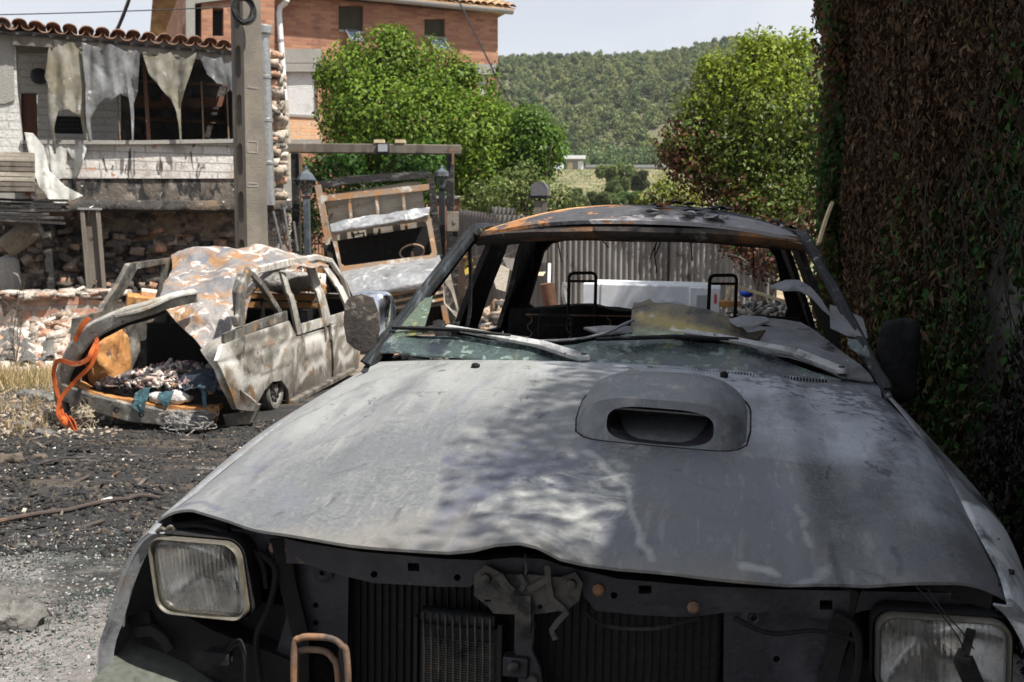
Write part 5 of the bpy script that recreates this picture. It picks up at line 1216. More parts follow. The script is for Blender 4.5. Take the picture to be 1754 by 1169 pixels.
for k in range(4):
    a = k * math.pi / 2 + .4; MB().lathe([(.012, .02), (.012, .06), (0, .062)], (wl[0], wl[1] + .08 * math.cos(a), .20 + .08 * math.sin(a)), 8, 'x').build('wheel_nut', M['black'], rw_)
for k in range(9):
    a = k * 2 * math.pi / 9; MB().lathe([(.020, .0), (.020, .035), (0, .034)], (wl[0], wl[1] + .115 * math.cos(a), .20 + .115 * math.sin(a)), 8, 'x').build('rim_hole', M['soot'], rw_)
for s, l in ((-.72, wl[1]), (.72, 3.55), (-.72, 3.55)):
    MB().lathe([(.0, -.05), (.17, -.05), (.19, .0), (.17, .06), (.0, .06)], (s, l, .19), 20, 'x').build('rear_wheel' if l < 2 else 'front_wheel', M['tyre_rim'], van)
g = MB().grid(crp([[(s, 3.55 + l, h + .02 * math.cos(s * 2)) for s in np.linspace(-.76, .76, 6)] for l, h in ((0, 1.05), (.3, .98), (.6, .86), (.75, .6), (.78, .3))], 24, 20), .01); g.jit(.02, 6, 9); g.build('bonnet', M['van'], van)
# tow bar bits under the tail
g = MB(); g.bar([vr(385, 722, .1), vr(430, 712, .1), vr(436, 690, .1)], .12, .05, (0, 1, 0)); g.box((-.5, .1, .05), (.5, .3, .16)); g.jit(.02, 10, 2); g.build('under_frame', M['vandark'], van)
# ash in the van
rs = np.random.RandomState(21)
n = 3200; C = np.c_[rs.uniform(-.62, .70, n), rs.uniform(.05, 1.25, n), np.zeros(n)]; C[:, 2] = .34 + .14 * np.exp(-((C[:, 0] + .05) / .4) ** 2) * np.exp(-((C[:, 1] - .55) / .45) ** 2) * rs.uniform(.3, 1.1, n) + rs.uniform(0, .04, n)
S = (.01 + .08 * rs.uniform(0, 1, (n, 1)) ** 2.5) * np.c_[rs.uniform(.6, 1.8, n), rs.uniform(.6, 1.2, n), rs.uniform(.1, .3, n)]
tag(at_frame(chunks('ash', C, S, [(.48, .42, .37), (.33, .25, .21), (.08, .07, .07), (.34, .20, .11), (.55, .52, .5), (.2, .12, .13)], [3, 3, 3, 1, 1.5, 1], M['chunk'], rs, .3), VF), 'pale ash and burnt scraps piled on the van floor', 'ash', kind='stuff')
def blob_thing(name, label, cat, fr, c, r, e, amp, scale, matl, seed=1, group=None, e2=.85):
    g = MB().grid(superell(np.array(c), r, e2, n=26)); g.jit(amp, scale, seed, True); g.jit(amp * .5, scale * 2.7, seed + 3, True)
    return tag(at_frame(g.build(name, matl, None, angle=80), fr), label, cat, group)
blob_thing('ash_lump', 'chalky white lump of ash on the van tail floor', 'ash lump', VF, vr(300, 676, .12), (.20, .12, .07), 1, .03, 14, M['paleash'], 3)
def ragged(name, label, cat, fr, rows, matl, seed, amp=.02, group=None):
    P = crp(rows, 26, 18); P = P + amp * np.stack([sn(P, 16, seed + k, 3, True) for k in range(3)], -1)
    return tag(at_frame(MB().grid(P, .006).build(name, matl, None, angle=80), fr), label, cat, group)
ragged('cloth_scrap', 'larger teal rag hanging over the van tail sill', 'rag', VF, [[vr(262, 662, .02), vr(252, 664, .02), vr(236, 672, .0)], [vr(256, 678, -.08), vr(246, 682, -.09), vr(232, 684, -.09)], [vr(246, 706, -.11), vr(238, 704, -.11), vr(230, 694, -.10)]], M['teal'], 4)
ragged('cloth_scrap', 'thin teal strip dangling right along the van tail sill', 'rag', VF, [[vr(336, 652, .1), vr(344, 650, .1)], [vr(346, 672, -.02), vr(354, 672, -.02)], [vr(348, 698, -.09), vr(355, 698, -.09)]], M['teal'], 6, .012)
ragged('cloth_scrap', 'small teal scrap in the middle of the van tail', 'rag', VF, [[vr(272, 672, 0), vr(300, 668, 0)], [vr(274, 682, -.07), vr(296, 678, -.07)], [vr(284, 700, -.1), vr(290, 694, -.1)]], M['teal'], 8, .012)
ragged('cloth_scrap', 'dark blue burnt cloth heaped at the right of the van floor', 'rag', VF, [[vr(318, 640, .3), vr(350, 628, .3), vr(372, 630, .3)], [vr(316, 652, .15), vr(345, 645, .12), vr(374, 648, .1)], [vr(320, 668, .02), vr(346, 662, .0), vr(374, 672, .0)]], mat('navy_burnt_cloth', (.02, .028, .04), .85, 0, [K(c=(.05, .13, .15), s=12, a=.6, b=.68)], (.8, 30, .03)), 12, .03)
def ribbon(pts, w, name, parent, up=(0, 1, 0)):
    P = spline(pts, 34); return MB().bar([tuple(p) for p in P], w, .006, up).jit(.004, 12, len(pts)).build(name, M['strap'], parent)
strap = thing('tie_strap', 'bright orange ratchet strap knotted round the van tail arch', 'strap', VF)
sp = lambda *a: [vr(x, y, l) for x, y, l in a]
ribbon(sp((152, 545, -.25), (140, 560, -.25), (128, 585, -.22)), .045, 'strap_band', strap)
ribbon(sp((172, 572, -.05), (158, 600, -.24), (150, 616, -.26), (128, 624, -.24), (100, 618, -.16), (92, 640, -.12), (98, 672, -.12), (104, 700, -.16), (112, 725, -.24)), .042, 'strap_band', strap)
ribbon(sp((160, 560, .0), (166, 590, -.20), (158, 622, -.24), (130, 652, -.22), (112, 672, -.20), (102, 690, -.20), (100, 710, -.22), (114, 726, -.25)), .038, 'strap_band', strap)
for k, q_ in enumerate((((112, 712, -.24), (118, 722, -.3), (125, 736, -.30), (132, 744, -.3)), ((116, 722, -.26), (108, 738, -.3), (96, 750, -.3), (90, 757, -.28)), ((110, 722, -.26), (118, 738, -.3), (124, 752, -.32), (116, 758, -.3)), ((118, 716, -.25), (126, 724, -.28), (130, 738, -.3), (120, 745, -.3)))):
    ribbon(sp(*q_), .05, 'strap_tail', strap, (.4, 1, .2))
MB().grid(superell(vr(114, 722, -.27), (.045, .04, .05), .8)).jit(.015, 30, 4, True).build('strap_knot', M['strap'], strap)
def frayed(label, c, r, matl, seed, fr=VF, name='tyre_fibre'):
    """a wad of loose burnt wire and fibre"""
    g = MB(); rs = np.random.RandomState(seed)
    for k in range(95):
        a, b = unit(rs.normal(size=(2, 3))); rr = rs.uniform(.45, 1.08); t = np.linspace(0, rs.uniform(2, 5), 14)
        P = [np.array(c) + np.array(r) * rr * (a * math.cos(x) + b * math.sin(x)) * (1 + .16 * math.sin(3 * x + k)) for x in t]
        g.tube([tuple(p) for p in P], .0045, 4, caps=False)
    g.grid(superell(np.array(c), tuple(np.array(r) * .75), .9, n=16))
    g.jit(.012, 18, seed, True)
    return tag(at_frame(g.build(name, matl, None), fr), label, 'tyre remains', 'burnt tyre fibre under the van')
frayed('tawny frayed wad of burnt tyre fibre beside the orange strap', vr(145, 716, -.12), (.10, .09, .14), M['wool'], 3)
frayed('wide grey coil of burnt tyre wire below the van tail', vr(325, 722, -.22), (.24, .14, .09), M['woolgrey'], 5)
g = MB()
for k in range(7):
    p = np.array(vr(358 + k * 3, 700, -.06)); g.tube([tuple(x) for x in spline([p, p + [.02 * math.sin(k), -.05, -.10], p + [.05 - .02 * k, -.02, -.20]], 8)], .004, 4)
g.build('loose_wiring', M['rust'], van)

# ============================================================ the burnt truck behind
TF = yaw_frame(at(660, 520, 16.0) * [1, 1, 1], 4, 9.0)
truck = thing('burnt_truck', 'burnt-out truck tilted over under the timber gateway, windscreen gone', 'truck', TF)
def tq(x, y, d=0.): return TF.px(x, y, 1, d)
def tp(pts, d=0.): return [tuple(tq(x, y, d)[[0, 2]]) for x, y in pts]
def tpanel(name, pts, holes, d, th, matl, rake=0., z0=0., amp=.01, seed=1, step=.15, bev=0):
    f = lambda a, b, k: (a, d + k + rake * (b - z0) + amp * float(sn(np.array([a, b]), 5, seed, 3)), b)
    return MB().panel(tp(pts, d), [tp(h, d) for h in holes], f, th, step).build(name, matl, truck, bevel=bev, angle=45)
tpanel('windscreen_frame', [(566, 398), (578, 392), (733, 366), (738, 374), (749, 435), (744, 442), (590, 470), (583, 462)], [[(576, 405), (582, 400), (725, 379), (731, 384), (740, 432), (736, 437), (590, 456), (584, 452)]], 0, .09, M['truckframe'], .12, 1.3, .006, bev=.01)
rf = crp([[tq(565, 384, .1), tq(610, 372, .05), tq(660, 366, .05), tq(705, 358, .05), tq(736, 354, .1)], [tq(568, 396, -.06), tq(610, 389, -.10), tq(660, 381, -.12), tq(705, 373, -.10), tq(735, 367, -.06)], [tq(569, 400, -.02), tq(610, 394, -.04), tq(660, 386, -.04), tq(705, 377, -.04), tq(736, 371, -.02)]], 16, 50)
rf = np.concatenate([np.array([rf[0] + [0, 1.2, 0]]), rf]); rf += .03 * np.stack([0 * rf[..., 0], 0 * rf[..., 0], sn(rf, 7, 5, 3, True) * .5], -1)
MB().grid(rf, .02).build('cab_roof', M['aluminium'], truck, angle=70)
bn_ = crp([[tq(583, 462, .0), tq(640, 453, -.02), tq(700, 445, -.02), tq(752, 436, .0)], [tq(590, 474, -.32), tq(640, 465, -.36), tq(700, 456, -.36), tq(756, 447, -.32)], [tq(596, 488, -.62), tq(643, 478, -.70), tq(703, 469, -.70), tq(761, 458, -.62)], [tq(603, 504, -.80), tq(646, 495, -.90), tq(706, 485, -.90), tq(766, 472, -.80)], [tq(607, 514, -.80), tq(648, 505, -.90), tq(708, 495, -.90), tq(769, 482, -.80)]], 34, 60)
bn_[..., 2] += .016 * sn(bn_, 4, 8, 3, True); MB().grid(bn_, .012).build('bonnet', M['aluminium'], truck, angle=70)
tpanel('front_grille', [(604, 506), (768, 476), (778, 520), (620, 545)], [], -.72, .05, M['vandark'], seed=4, bev=.01)
g = MB()
for y in (0, 12, 24): g.bar([tq(612, 516 + y, -.78), tq(772, 486 + y, -.78)], .04, .05, (0, 1, 0))
g.build('grille_bar', M['truckframe'], truck)
g = MB(); g.box((-.9, .3, -.5), (.9, 1.3, .0)); g.box((-.80, .98, -.3), (.86, 1.05, 1.12)); g.box((-.9, .1, -.5), (-.86, 1.1, .75)); g.box((.86, .1, -.5), (.92, 1.1, .9)); g.jit(.03, 5, 2)
g.bar([tq(652, 400, .5), tq(655, 440, .5)], .05, .04); g.bar([tq(600, 425, .6), tq(720, 405, .6)], .05, .05)
for x in (605, 630, 690): g.bar([tq(x, 430, .7), tq(x + 1, 402, .7), tq(x + 18, 399, .7), tq(x + 18, 426, .7)], .03, .03, (0, 1, 0))
g.build('cab_interior', M['black'], truck)
g = MB(); g.box((-.5, .9, .1), (.05, 1.0, .55)); g.jit(.03, 8, 4); g.build('seat_back', M['rust'], truck)
wc = tq(706, 432, .25); g = MB().tube([(wc[0] + .20 * math.cos(a), wc[1] + .05 * math.sin(a), wc[2] + .12 * math.sin(a)) for a in np.linspace(0, 6.28, 26)[:-1]], .014, 6, closed=True); g.tube([tuple(wc), (wc[0], wc[1] - .1, wc[2] - .25)], .02, 6); g.build('steering_wheel', M['truckframe'], truck)
for x0, x1 in ((583, 612), (749, 770)):
    g = MB(); a = tq(x0, 462, .02); g.box((min(a[0], a[0]) - .04, .02, -.5), (a[0] + .05, 1.3, a[2])); g.jit(.02, 6, 3); g.build('cab_door', M['truckframe'], truck)
# cargo headboard and frame
D = 1.45
tpanel('headboard', [(556, 335), (700, 312), (722, 312), (735, 420), (575, 440)], [], D, .04, M['greywood'], amp=.008, seed=3)
g = MB(); g.bar([tq(546, 318, D - .08), tq(600, 309, D - .08), tq(660, 303, D - .08), tq(735, 299, D - .08)], .13, .12, (0, 1, 0)); g.jit(.03, 6, 4); g.build('top_rail', M['charwood'], truck)
g = MB(); g.bar([tq(549, 341, D - .12), tq(735, 320, D - .12)], .10, .07, (0, 1, 0))
for x, y in ((598, 336), (644, 330), (690, 325)): g.bar([tq(x, y, D - .1), tq(x + 6, y + 70, D - .1)], .05, .05, (0, 1, 0))
g.jit(.008, 8, 4); g.build('headboard_rail', M['truckframe'], truck)
for (x0, y0, x1, y1), mm in (((545, 318, 575, 480), 'truckframe'), ((738, 299, 752, 440), 'charwood')):
    g = MB(); g.bar([tq(x0, y0, D - .1), tq(x1, y1, D - .15)], .11, .09, (0, 1, 0)); g.jit(.012, 8, 2); g.build('side_post', M[mm], truck)
g = MB(); g.bar([tq(560, 420, D - .15), tq(578, 530, D - .15)], .14, .06, (0, 1, 0)); g.build('side_post', M['charwood'], truck)
g = MB(); a, b = tq(556, 335, D), tq(722, 312, D)
g.box((a[0], D + .05, -.35), (b[0], D + 2.2, -.25))
for x in (a[0], b[0]):
    for l in (.7, 1.4, 2.1): g.bar([(x, D + l, -.3), (x, D + l, .55)], .05, .05)
    g.bar([(x, D, .55), (x, D + 2.2, .55)], .05, .05)
g.build('load_bed', M['charwood'], truck)
for s in (-.75, .8):
    for d in (.1, 2.6): MB().lathe([(.0, -.1), (.30, -.1), (.33, 0), (.30, .1), (0, .1)], (s, d, -.72), 20, 'x').build('wheel', M['black'], truck)

# ============================================================ timber gateway, lanterns, box
GY = 18.4
gate = thing('timber_gateway', 'charred timber gateway with long crossbeam in front of the green tree', 'gateway', loc=(at(640, 400, GY)[0], GY, -.45))
go = np.array(gate.location)
G_ = lambda x, y, Y=GY: at(x, y, Y) - go
g = MB(); g.bar([G_(487, 254), G_(640, 255), G_(790, 257)], .16, .17); g.jit(.008, 4, 2); beam = g.build('crossbeam', M['timber'], gate, bevel=.015)
for (x, x2), w in (((506, 508), .15), ((771, 772), .14)):
    g = MB(); g.bar([G_(x, 263), [G_(x2, 430)[0], G_(x2, 430)[1], .0]], w, w, (0, 1, 0)); g.jit(.006, 5, 3); g.build('gate_post', M['charwood'], gate, bevel=.01)
g = MB(); g.bar([G_(514, 262, GY - .12), G_(516, 300, GY - .12)], .05, .02, (0, 1, 0)); g.bar([G_(497, 257, GY - .11), G_(524, 258, GY - .11)], .03, .02, (0, 1, 0)); g.build('beam_strap', M['rustpipe'], gate); g = MB(); g.bar([G_(776, 262, GY - .12), G_(776, 282, GY - .12)], .04, .02, (0, 1, 0)); g.bar([G_(762, 258, GY - .11), G_(786, 258, GY - .11)], .03, .02, (0, 1, 0))
g.build('beam_strap', M['rustpipe'], gate)
for x in (650, 686):
    g = MB(); p = G_(x, 243); g.box(tuple(p - [.09, .09, .03]), tuple(p + [.09, .09, .03])); g.build('beam_pad', M['palewood'], beam)
fl_ = thing('floodlight', 'square black floodlight fixed on the gateway crossbeam', 'floodlight', loc=at(656, 254, GY - .13))
g = MB(); g.box((-.11, -.03, -.09), (.11, .05, .09)); g.build('lamp_housing', M['iron'], fl_, bevel=.008)
g = MB(); g.box((-.085, -.036, -.065), (.085, -.0295, .065)); g.build('lamp_glass', M['solar'] if 0 else M['appl_grey'], fl_)
g = MB(); g.bar([(-.10, .06, -.02), (-.12, .0, -.10), (.12, .0, -.10), (.10, .06, -.02)], .02, .01, (0, 0, 1)); g.build('lamp_bracket', M['iron'], fl_)
def lantern(x, ytop, ybot, label):
    Y = GY - .35; t = at(x, ytop, Y); b = at(x, ybot, Y); Hh = t[2] - b[2]
    o = thing('lantern', label, 'lantern', loc=b, group='lanterns on the gateway posts'); s = Hh
    g = MB(); g.lathe([(.012 * s / .5, s), (.03, s * .93), (.035, s * .86), (.05, s * .82), (.12, s * .70), (.245 * s / .72, s * .52), (.25 * s / .72, s * .49), (.06, s * .50)], n=6); g.build('lantern_cap', M['lampiron'], o, smooth=False)
    g = MB(); r1, r0 = .19 * s / .72, .10 * s / .72
    for k in range(6):
        a = k * math.pi / 3; g.bar([(r1 * math.cos(a), r1 * math.sin(a), s * .5), (r0 * math.cos(a), r0 * math.sin(a), s * .06)], .014, .014, (math.cos(a), math.sin(a), 0))
    g.lathe([(.0, 0), (r0 * 1.15, 0), (r0 * 1.2, s * .06), (0, s * .06)], n=6); g.build('lantern_cage', M['lampiron'], o, smooth=False)
    g = MB(); g.lathe([(r0 * .9, s * .07), (r1 * .93, s * .49)], n=6); g.build('lantern_glass', M['lampglass'], o, smooth=False)
    g = MB(); g.tube([(0, 0, 0), (0, 0, -.06)], .02, 8); g.build('lantern_stem', M['lampiron'], o)
    return Y
ly = lantern(525, 284, 334, 'six-sided grey lantern on the left gateway post'); lantern(757, 284, 320, 'six-sided dark lantern nearer the green tree')
for x, y, lb in ((525, 336, 'slim blue-grey steel lamp post behind the van'), (757, 322, 'slim dark steel lamp post beside the meter box')):
    p = at(x, y, GY - .35); o = thing('lamp_post', lb, 'post', loc=(p[0], p[1], -.5), group='steel posts under the lanterns')
    g = MB(); g.box((-.055, -.055, 0), (.055, .055, p[2] + .5 - .02)); g.build('post_shaft', M['lampiron'] if x < 600 else M['iron'], o, bevel=.008)
    g = MB(); g.box((-.07, -.07, p[2] + .5 - .02), (.07, .07, p[2] + .5)); g.build('post_cap', M['iron'], o, bevel=.004)
lg = thing('iron_gate', 'wrought iron gate leaf with bars left of the truck', 'gate', loc=(at(548, 420, GY + .1)[0], GY + .1, -.5))
lo = np.array(lg.location); q2 = lambda x, y: at(x, y, GY + .1) - lo
g = MB()
for x in (533, 539, 545, 551, 557, 563): g.tube([q2(x, 398), [q2(x, 398)[0], 0, .1]], .010, 6)
for y in (418, 440): g.bar([q2(531, y), q2(566, y)], .03, .012, (0, 1, 0))
g.tube([tuple(q2(545 + 9 * math.cos(a), 398 + 8 * math.sin(a))) for a in np.linspace(0, 6, 18)], .008, 5); g.build('gate_bars', M['iron'], lg)
g = MB(); a, b = q2(538, 435), q2(566, 520); g.box((a[0], -.03, b[2]), (b[0], .03, a[2])); g.build('gate_panel', M['rust'], lg)
mb_ = thing('meter_box', 'beige metal meter box on the right gateway post', 'meter box', loc=(at(778, 380, GY - .55)[0], GY - .55, at(778, 397, GY - .55)[2]))
z1 = at(778, 363, GY - .55)[2] - mb_.location.z
g = MB(); g.box((-.13, -.08, 0), (.13, .08, z1)); g.build('box_case', mat('beige_box', (.22, .19, .15), .6, 0, [K(c=(.12, .1, .08), s=6, a=.5, b=.66)], (.2, 40)), mb_, bevel=.008)
g = MB(); g.box((-.015, -.095, z1 * .42), (.03, -.079, z1 * .60)); g.build('box_lock', M['zinc'], mb_)
g = MB(); g.bar([(.02, 0, 0), (.02, 0, -2.0)], .1, .1, (0, 1, 0)); g.build('box_post', M['charwood'], mb_)
bp_ = thing('brick_pier', 'short brick pier capped with stone behind the right gateway post', 'pier', loc=(at(768, 345, GY + .8)[0], GY + .8, -.5))
z1 = at(768, 337, GY + .8)[2] + .5
g = MB(); g.box((-.24, -.2, 0), (.24, .2, z1 - .06)); g.build('pier_body', M['brick'], bp_)
g = MB(); g.box((-.28, -.24, z1 - .06), (.28, .24, z1)); g.build('pier_cap', M['concrete'], bp_, bevel=.01)

# ============================================================ fences beyond
def corr_fence(name, label, x0, x1, yt0, yt1, Y0, Y1, zb, pitch=.085, amp=.018, grp='corrugated fence panels', jag=0):
    A, B = at(x0, yt0, Y0), at(x1, yt1, Y1); Ln = math.hypot(B[0] - A[0], B[1] - A[1]); n = int(Ln / pitch * 6)
    d = (B - A) / Ln; nr = np.array([-d[1], d[0], 0]); rs = np.random.RandomState(int(x0))
    rows = []
    for k in range(7):
        r = []
        for i in range(n + 1):
            s = Ln * i / n; p = A + d * s; jz = jag * abs(math.sin(s / pitch * math.pi * 1.0))
            z = zb + (p[2] - jz - zb) * k / 6
            r.append((p[0] + nr[0] * amp * math.sin(2 * math.pi * s / pitch), p[1] + nr[1] * amp * math.sin(2 * math.pi * s / pitch), z))
        rows.append(r)
    o = thing(name, label, 'fence', loc=((A[0] + B[0]) / 2, (A[1] + B[1]) / 2, zb), group=grp)
    P = np.array(rows) - np.array(o.location)
    MB().grid(P, .004).build('fence_sheet', M['corr'], o, angle=80)
    g = MB()
    for t in (.0, .5, 1.0):
        p = A + (B - A) * t + nr * .06 - np.array(o.location); g.bar([(p[0], p[1], 0), (p[0], p[1], p[2] - .1)], .06, .06, (0, 1, 0))
    g.build('fence_post', M['iron'], o)
    return o
corr_fence('corrugated_fence', 'weathered corrugated fence panel seen through the left of the pickup rear window', 940, 1147, 372, 374, 15.2, 15.0, -.5)
corr_fence('corrugated_fence', 'weathered corrugated fence panel dappled with leaf shade near the ivy', 1149, 1330, 374, 376, 14.96, 14.7, -.5)
corr_fence('corrugated_fence', 'low pale corrugated fence panel beside the meter box', 786, 848, 358, 366, 17.4, 16.6, -.5, jag=.03)
corr_fence('corrugated_fence', 'leaning pale corrugated sheet just above the pickup roof edge', 843, 884, 353, 356, 16.2, 15.9, -.5, jag=.03)
corr_fence('corrugated_fence', 'grey corrugated fence panel seen past the pickup centre pillar', 850, 938, 368, 371, 15.8, 15.3, -.5)
g = MB()
for y in (505, 418): pass
mbx = thing('mailbox', 'round-topped dark metal mailbox on a stubby post above the fence', 'mailbox', loc=at(925, 352, 14.0))
z1 = at(925, 314, 14.0)[2] - mbx.location.z
g = MB(); r = .10
sec = [(-r, 0)] + [(-r * math.cos(a), z1 - r + r * math.sin(a)) for a in np.linspace(0, math.pi, 14)] + [(r, 0)]
zb = z1 * .42; sec = [(x, max(zb, z)) for x, z in sec]
g.grid([[(x + dx, y, z) for x, z in sec] for y, dx in ((-.13, -.02), (.13, .03))], .012); g.add([(x - .02, -.128, z) for x, z in sec], [tuple(range(len(sec)))]); g.build('box_shell', mat('tarnished_box', (.15, .145, .15), .4, .5, [K(c=(.06, .055, .05), s=6, a=.5, b=.62)], (.2, 40)), mbx)
g = MB(); g.box((-.16, -.1, zb - .03), (.16, .12, zb)); g.box((-.015, -.02, -.6), (.015, .02, zb)); g.build('box_shelf', M['iron'], mbx)
g = MB(); g.box((-.08, -.08, -.8), (.10, .08, zb * .45)); g.build('box_stump', M['timber'], mbx)

# ============================================================ buildings on the left
DIR = math.degrees(math.atan2(1, 2.35))
TH = yaw_frame(at(400, 410, 15.8) * [1, 1, 0] + [0, 0, -.35], DIR)      # terrace house front plane, x along it, y inwards
house = thing('terrace_house', 'burnt two-storey house with whitewashed terrace under a tiled roof', 'house', TH)
def hq(x, y, d=0.): return TH.px(x, y, 1, d)
def h2(pts, d=0.): return [tuple(hq(x, y, d)[[0, 2]]) for x, y in pts]
def hpanel(name, pts, holes, d, th, matl, parent=house, amp=.01, step=.3, seed=1):
    f = lambda a, b, k: (a, d + k + amp * float(sn(np.array([a, b]), 3, seed, 3)), b)
    return MB().panel(h2(pts, d), [h2(h, d) for h in holes], f, th, step).build(name, matl, parent, angle=40)
hpanel('parapet', [(38, 243), (110, 245), (400, 243), (470, 243), (470, 306), (38, 306)], [], 0, .22, M['parapet'], seed=2)
hpanel('charred_band', [(38, 306), (470, 306), (470, 347), (38, 347)], [], .03, .25, M['charwall'], seed=3)
cp = MB(); cp.bar([hq(36, 244, .08), hq(240, 246, .08), hq(470, 242, .08)], .34, .06); cp.jit(.015, 6, 2); cp.build('parapet_coping', M['concrete'], house)
lgp = MB(); lgp.grid(crp([[hq(x, y, d) for x in (20, 120, 220, 320, 420, 500)] for y, d in ((345, .1), (344, -.16), (351, -.25), (362, -.23), (364, .2))], 14, 60), .0); lgp.jit(.025, 5, 3); lgp.build('ledge', M['charledge'], house)
fh = hq(200, 300, 0)[2]      # terrace floor level
xL, xR = hq(-60, 300)[0], hq(500, 300)[0]
g = MB(); g.box((xL, .05, hq(200, 352, 0)[2]), (xR, 6, fh)); g.build('terrace_floor', M['concrete'], house)
g = MB(); zt = hq(200, 60, 0)[2]
hpanel('rear_wall', [(-60, 92), (207, 92), (207, 260), (-60, 260)], [[(36, 160), (64, 160), (66, 260), (36, 260)], [(91, 199), (148, 200), (148, 230), (91, 229)]], 2.2, .2, M['whitewash'], amp=.006)
hpanel('room_wall', [(150, 104), (440, 104), (440, 260), (150, 260)], [], 4.4, .2, M['sootwall'])
hpanel('door', [(37, 161), (63, 161), (65, 260), (37, 260)], [], 2.26, .05, M['doorwood'])
wgp = hpanel('window', [(91, 199), (148, 200), (148, 230), (91, 229)], [], 2.32, .05, M['darkroom'])
g = MB()
for x in range(96, 148, 7): g.bar([hq(x, 200, 2.2), hq(x, 229, 2.2)], .012, .012, (0, 1, 0))
for y in (206, 213, 221): g.bar([hq(92, y, 2.2), hq(147, y, 2.2)], .012, .012, (0, 1, 0))
g.build('window_grille', M['iron'], wgp)
for x in (207, 415):
    a = hq(x, 60, 2.2)
    g = MB(); g.box((a[0] - .1, 2.2, fh), (a[0] + .1, 4.5, zt - .25)); g.build('cross_wall', M['sootwall'], house)
g = MB()
for y in (140, 185, 205): g.bar([hq(215, y - 2, 4.1), hq(400, y + 6, 4.1)], .07, .05)
for k in range(14):
    p = hq(225 + k * 12, 181 + rs.uniform(0, 5), 4.0); g.box(tuple(p - [.08, .06, .0]), tuple(p + [.09, .06, rs.uniform(.05, .22)]))
g.jit(.02, 5, 3); g.build('room_shelf', M['doorwood'], house)
bl = MB().grid(superell(hq(67, 131, 2.1), (.13, .05, .13), .9)); bl.build('wall_fan', M['iron'], house)
# left white pier and the near corner
hpanel('side_pier', [(-70, 36), (24, 40), (27, 90), (30, 160), (42, 285), (-70, 285)], [], -.06, .4, M['whitewash'], seed=6, amp=.02, step=.1)
hpanel('pier_plaster', [(-70, 34), (21, 38), (25, 172), (8, 178), (-70, 176)], [], -.085, .024, M['concrete'], seed=7, amp=.008, step=.1)
# eaves: boards, tiles
g = MB(); g.bar([hq(22, 66, -.17), hq(210, 79, -.17), hq(410, 97, -.17)], .10, .20); g.jit(.02, 4, 2); g.build('eaves_beam', M['timber'], house)
e0, e1 = hq(-70, 36, -.30), hq(452, 86, -.30); slope = math.tan(R(6))
zE = lambda x: e0[2] + (e1[2] - e0[2]) * (x - e0[0]) / (e1[0] - e0[0])
g = MB(); n = int((e1[0] - e0[0]) / .215); rs = np.random.RandomState(2)
def half_tile(x, y0, y1, z0, z1, r0, r1, up, wob):
    rows = []
    for t in (0, 1):
        r = r0 + (r1 - r0) * t; y = y0 + (y1 - y0) * t; z = z0 + (z1 - z0) * t
        rows.append([(x + wob - r * math.cos(a), y, z + up * r * .75 * math.sin(a)) for a in np.linspace(0, math.pi, 9)])
    return np.array(rows)
for i in range(n):
    x = e0[0] + .215 * (i + .5)
    for k in range(7):
        y = -.31 + k * .42; z = zE(x) + slope * (y + .35) + rs.uniform(-.008, .008); w = rs.uniform(-.012, .012)
        g.grid(half_tile(x, y, y + .47, z + .035, z + slope * .47 + .02, .098, .078, 1, w), .014, nrm=(0, 0, 1))
        g.grid(half_tile(x + .107, y, y + .47, z + .02, z + slope * .47 + .005, .085, .10, -1, w), .014, nrm=(0, 0, 1))
g.build('roof_tiles', M['tile'], house, angle=60)
g = MB(); g.grid([[(x, y, zE(x) + slope * (y + .35) - .085) for x in np.linspace(e0[0], e1[0], 8)] for y in (-.26, 4.6)], .03, nrm=(0, 0, 1)); g.build('roof_boards', M['charwood'], house)
for x, y0, y1, w in ((247, 105, 245, .055), (345, 140, 243, .022), (388, 150, 240, .018), (202, 165, 243, .014)):
    g = MB(); g.bar([hq(x, y0, .25), hq(x + (8 if w > .03 else 4), y1, .2)], w, w, (0, 1, 0)); g.build('terrace_post' if w > .03 else 'terrace_rod', M['doorwood'] if w > .03 else M['rustpipe'], house)
# lower storey: burnt rubble-stone wall in the shade of the ledge
fst = lambda a, b, k: (a, .42 + k + .07 * float(sn(np.array([a, b]), 4.5, 3, 3, True)) + .03 * float(sn(np.array([a, b]), 13, 5, 2, True)), b)
MB().panel([(xL - .5, -.2), (xR - .1, -.2), (xR - .1, hq(200, 352)[2]), (xL - .5, hq(200, 352)[2])], [], fst, .3, .07).build('lower_wall', M['stone'], house, angle=80)
rs = np.random.RandomState(31)
# stones bedded in that wall catch the light
n = 620; xs = rs.uniform(xL, xR - .2, n); zs = rs.uniform(-.1, 1.95, n)
C = np.c_[xs, .37 + .05 * rs.normal(size=n), zs]; S = np.c_[rs.uniform(.12, .34, n), rs.uniform(.1, .2, n), rs.uniform(.06, .16, n)]
o = chunks('wall_stones', C, S, [(.20, .15, .115), (.30, .24, .19), (.09, .075, .065), (.035, .03, .028), (.36, .2, .13)], [3, 2, 3, 3, .8], M['chunk'], rs, .93, .3, house); o['kind'] = 'stuff'
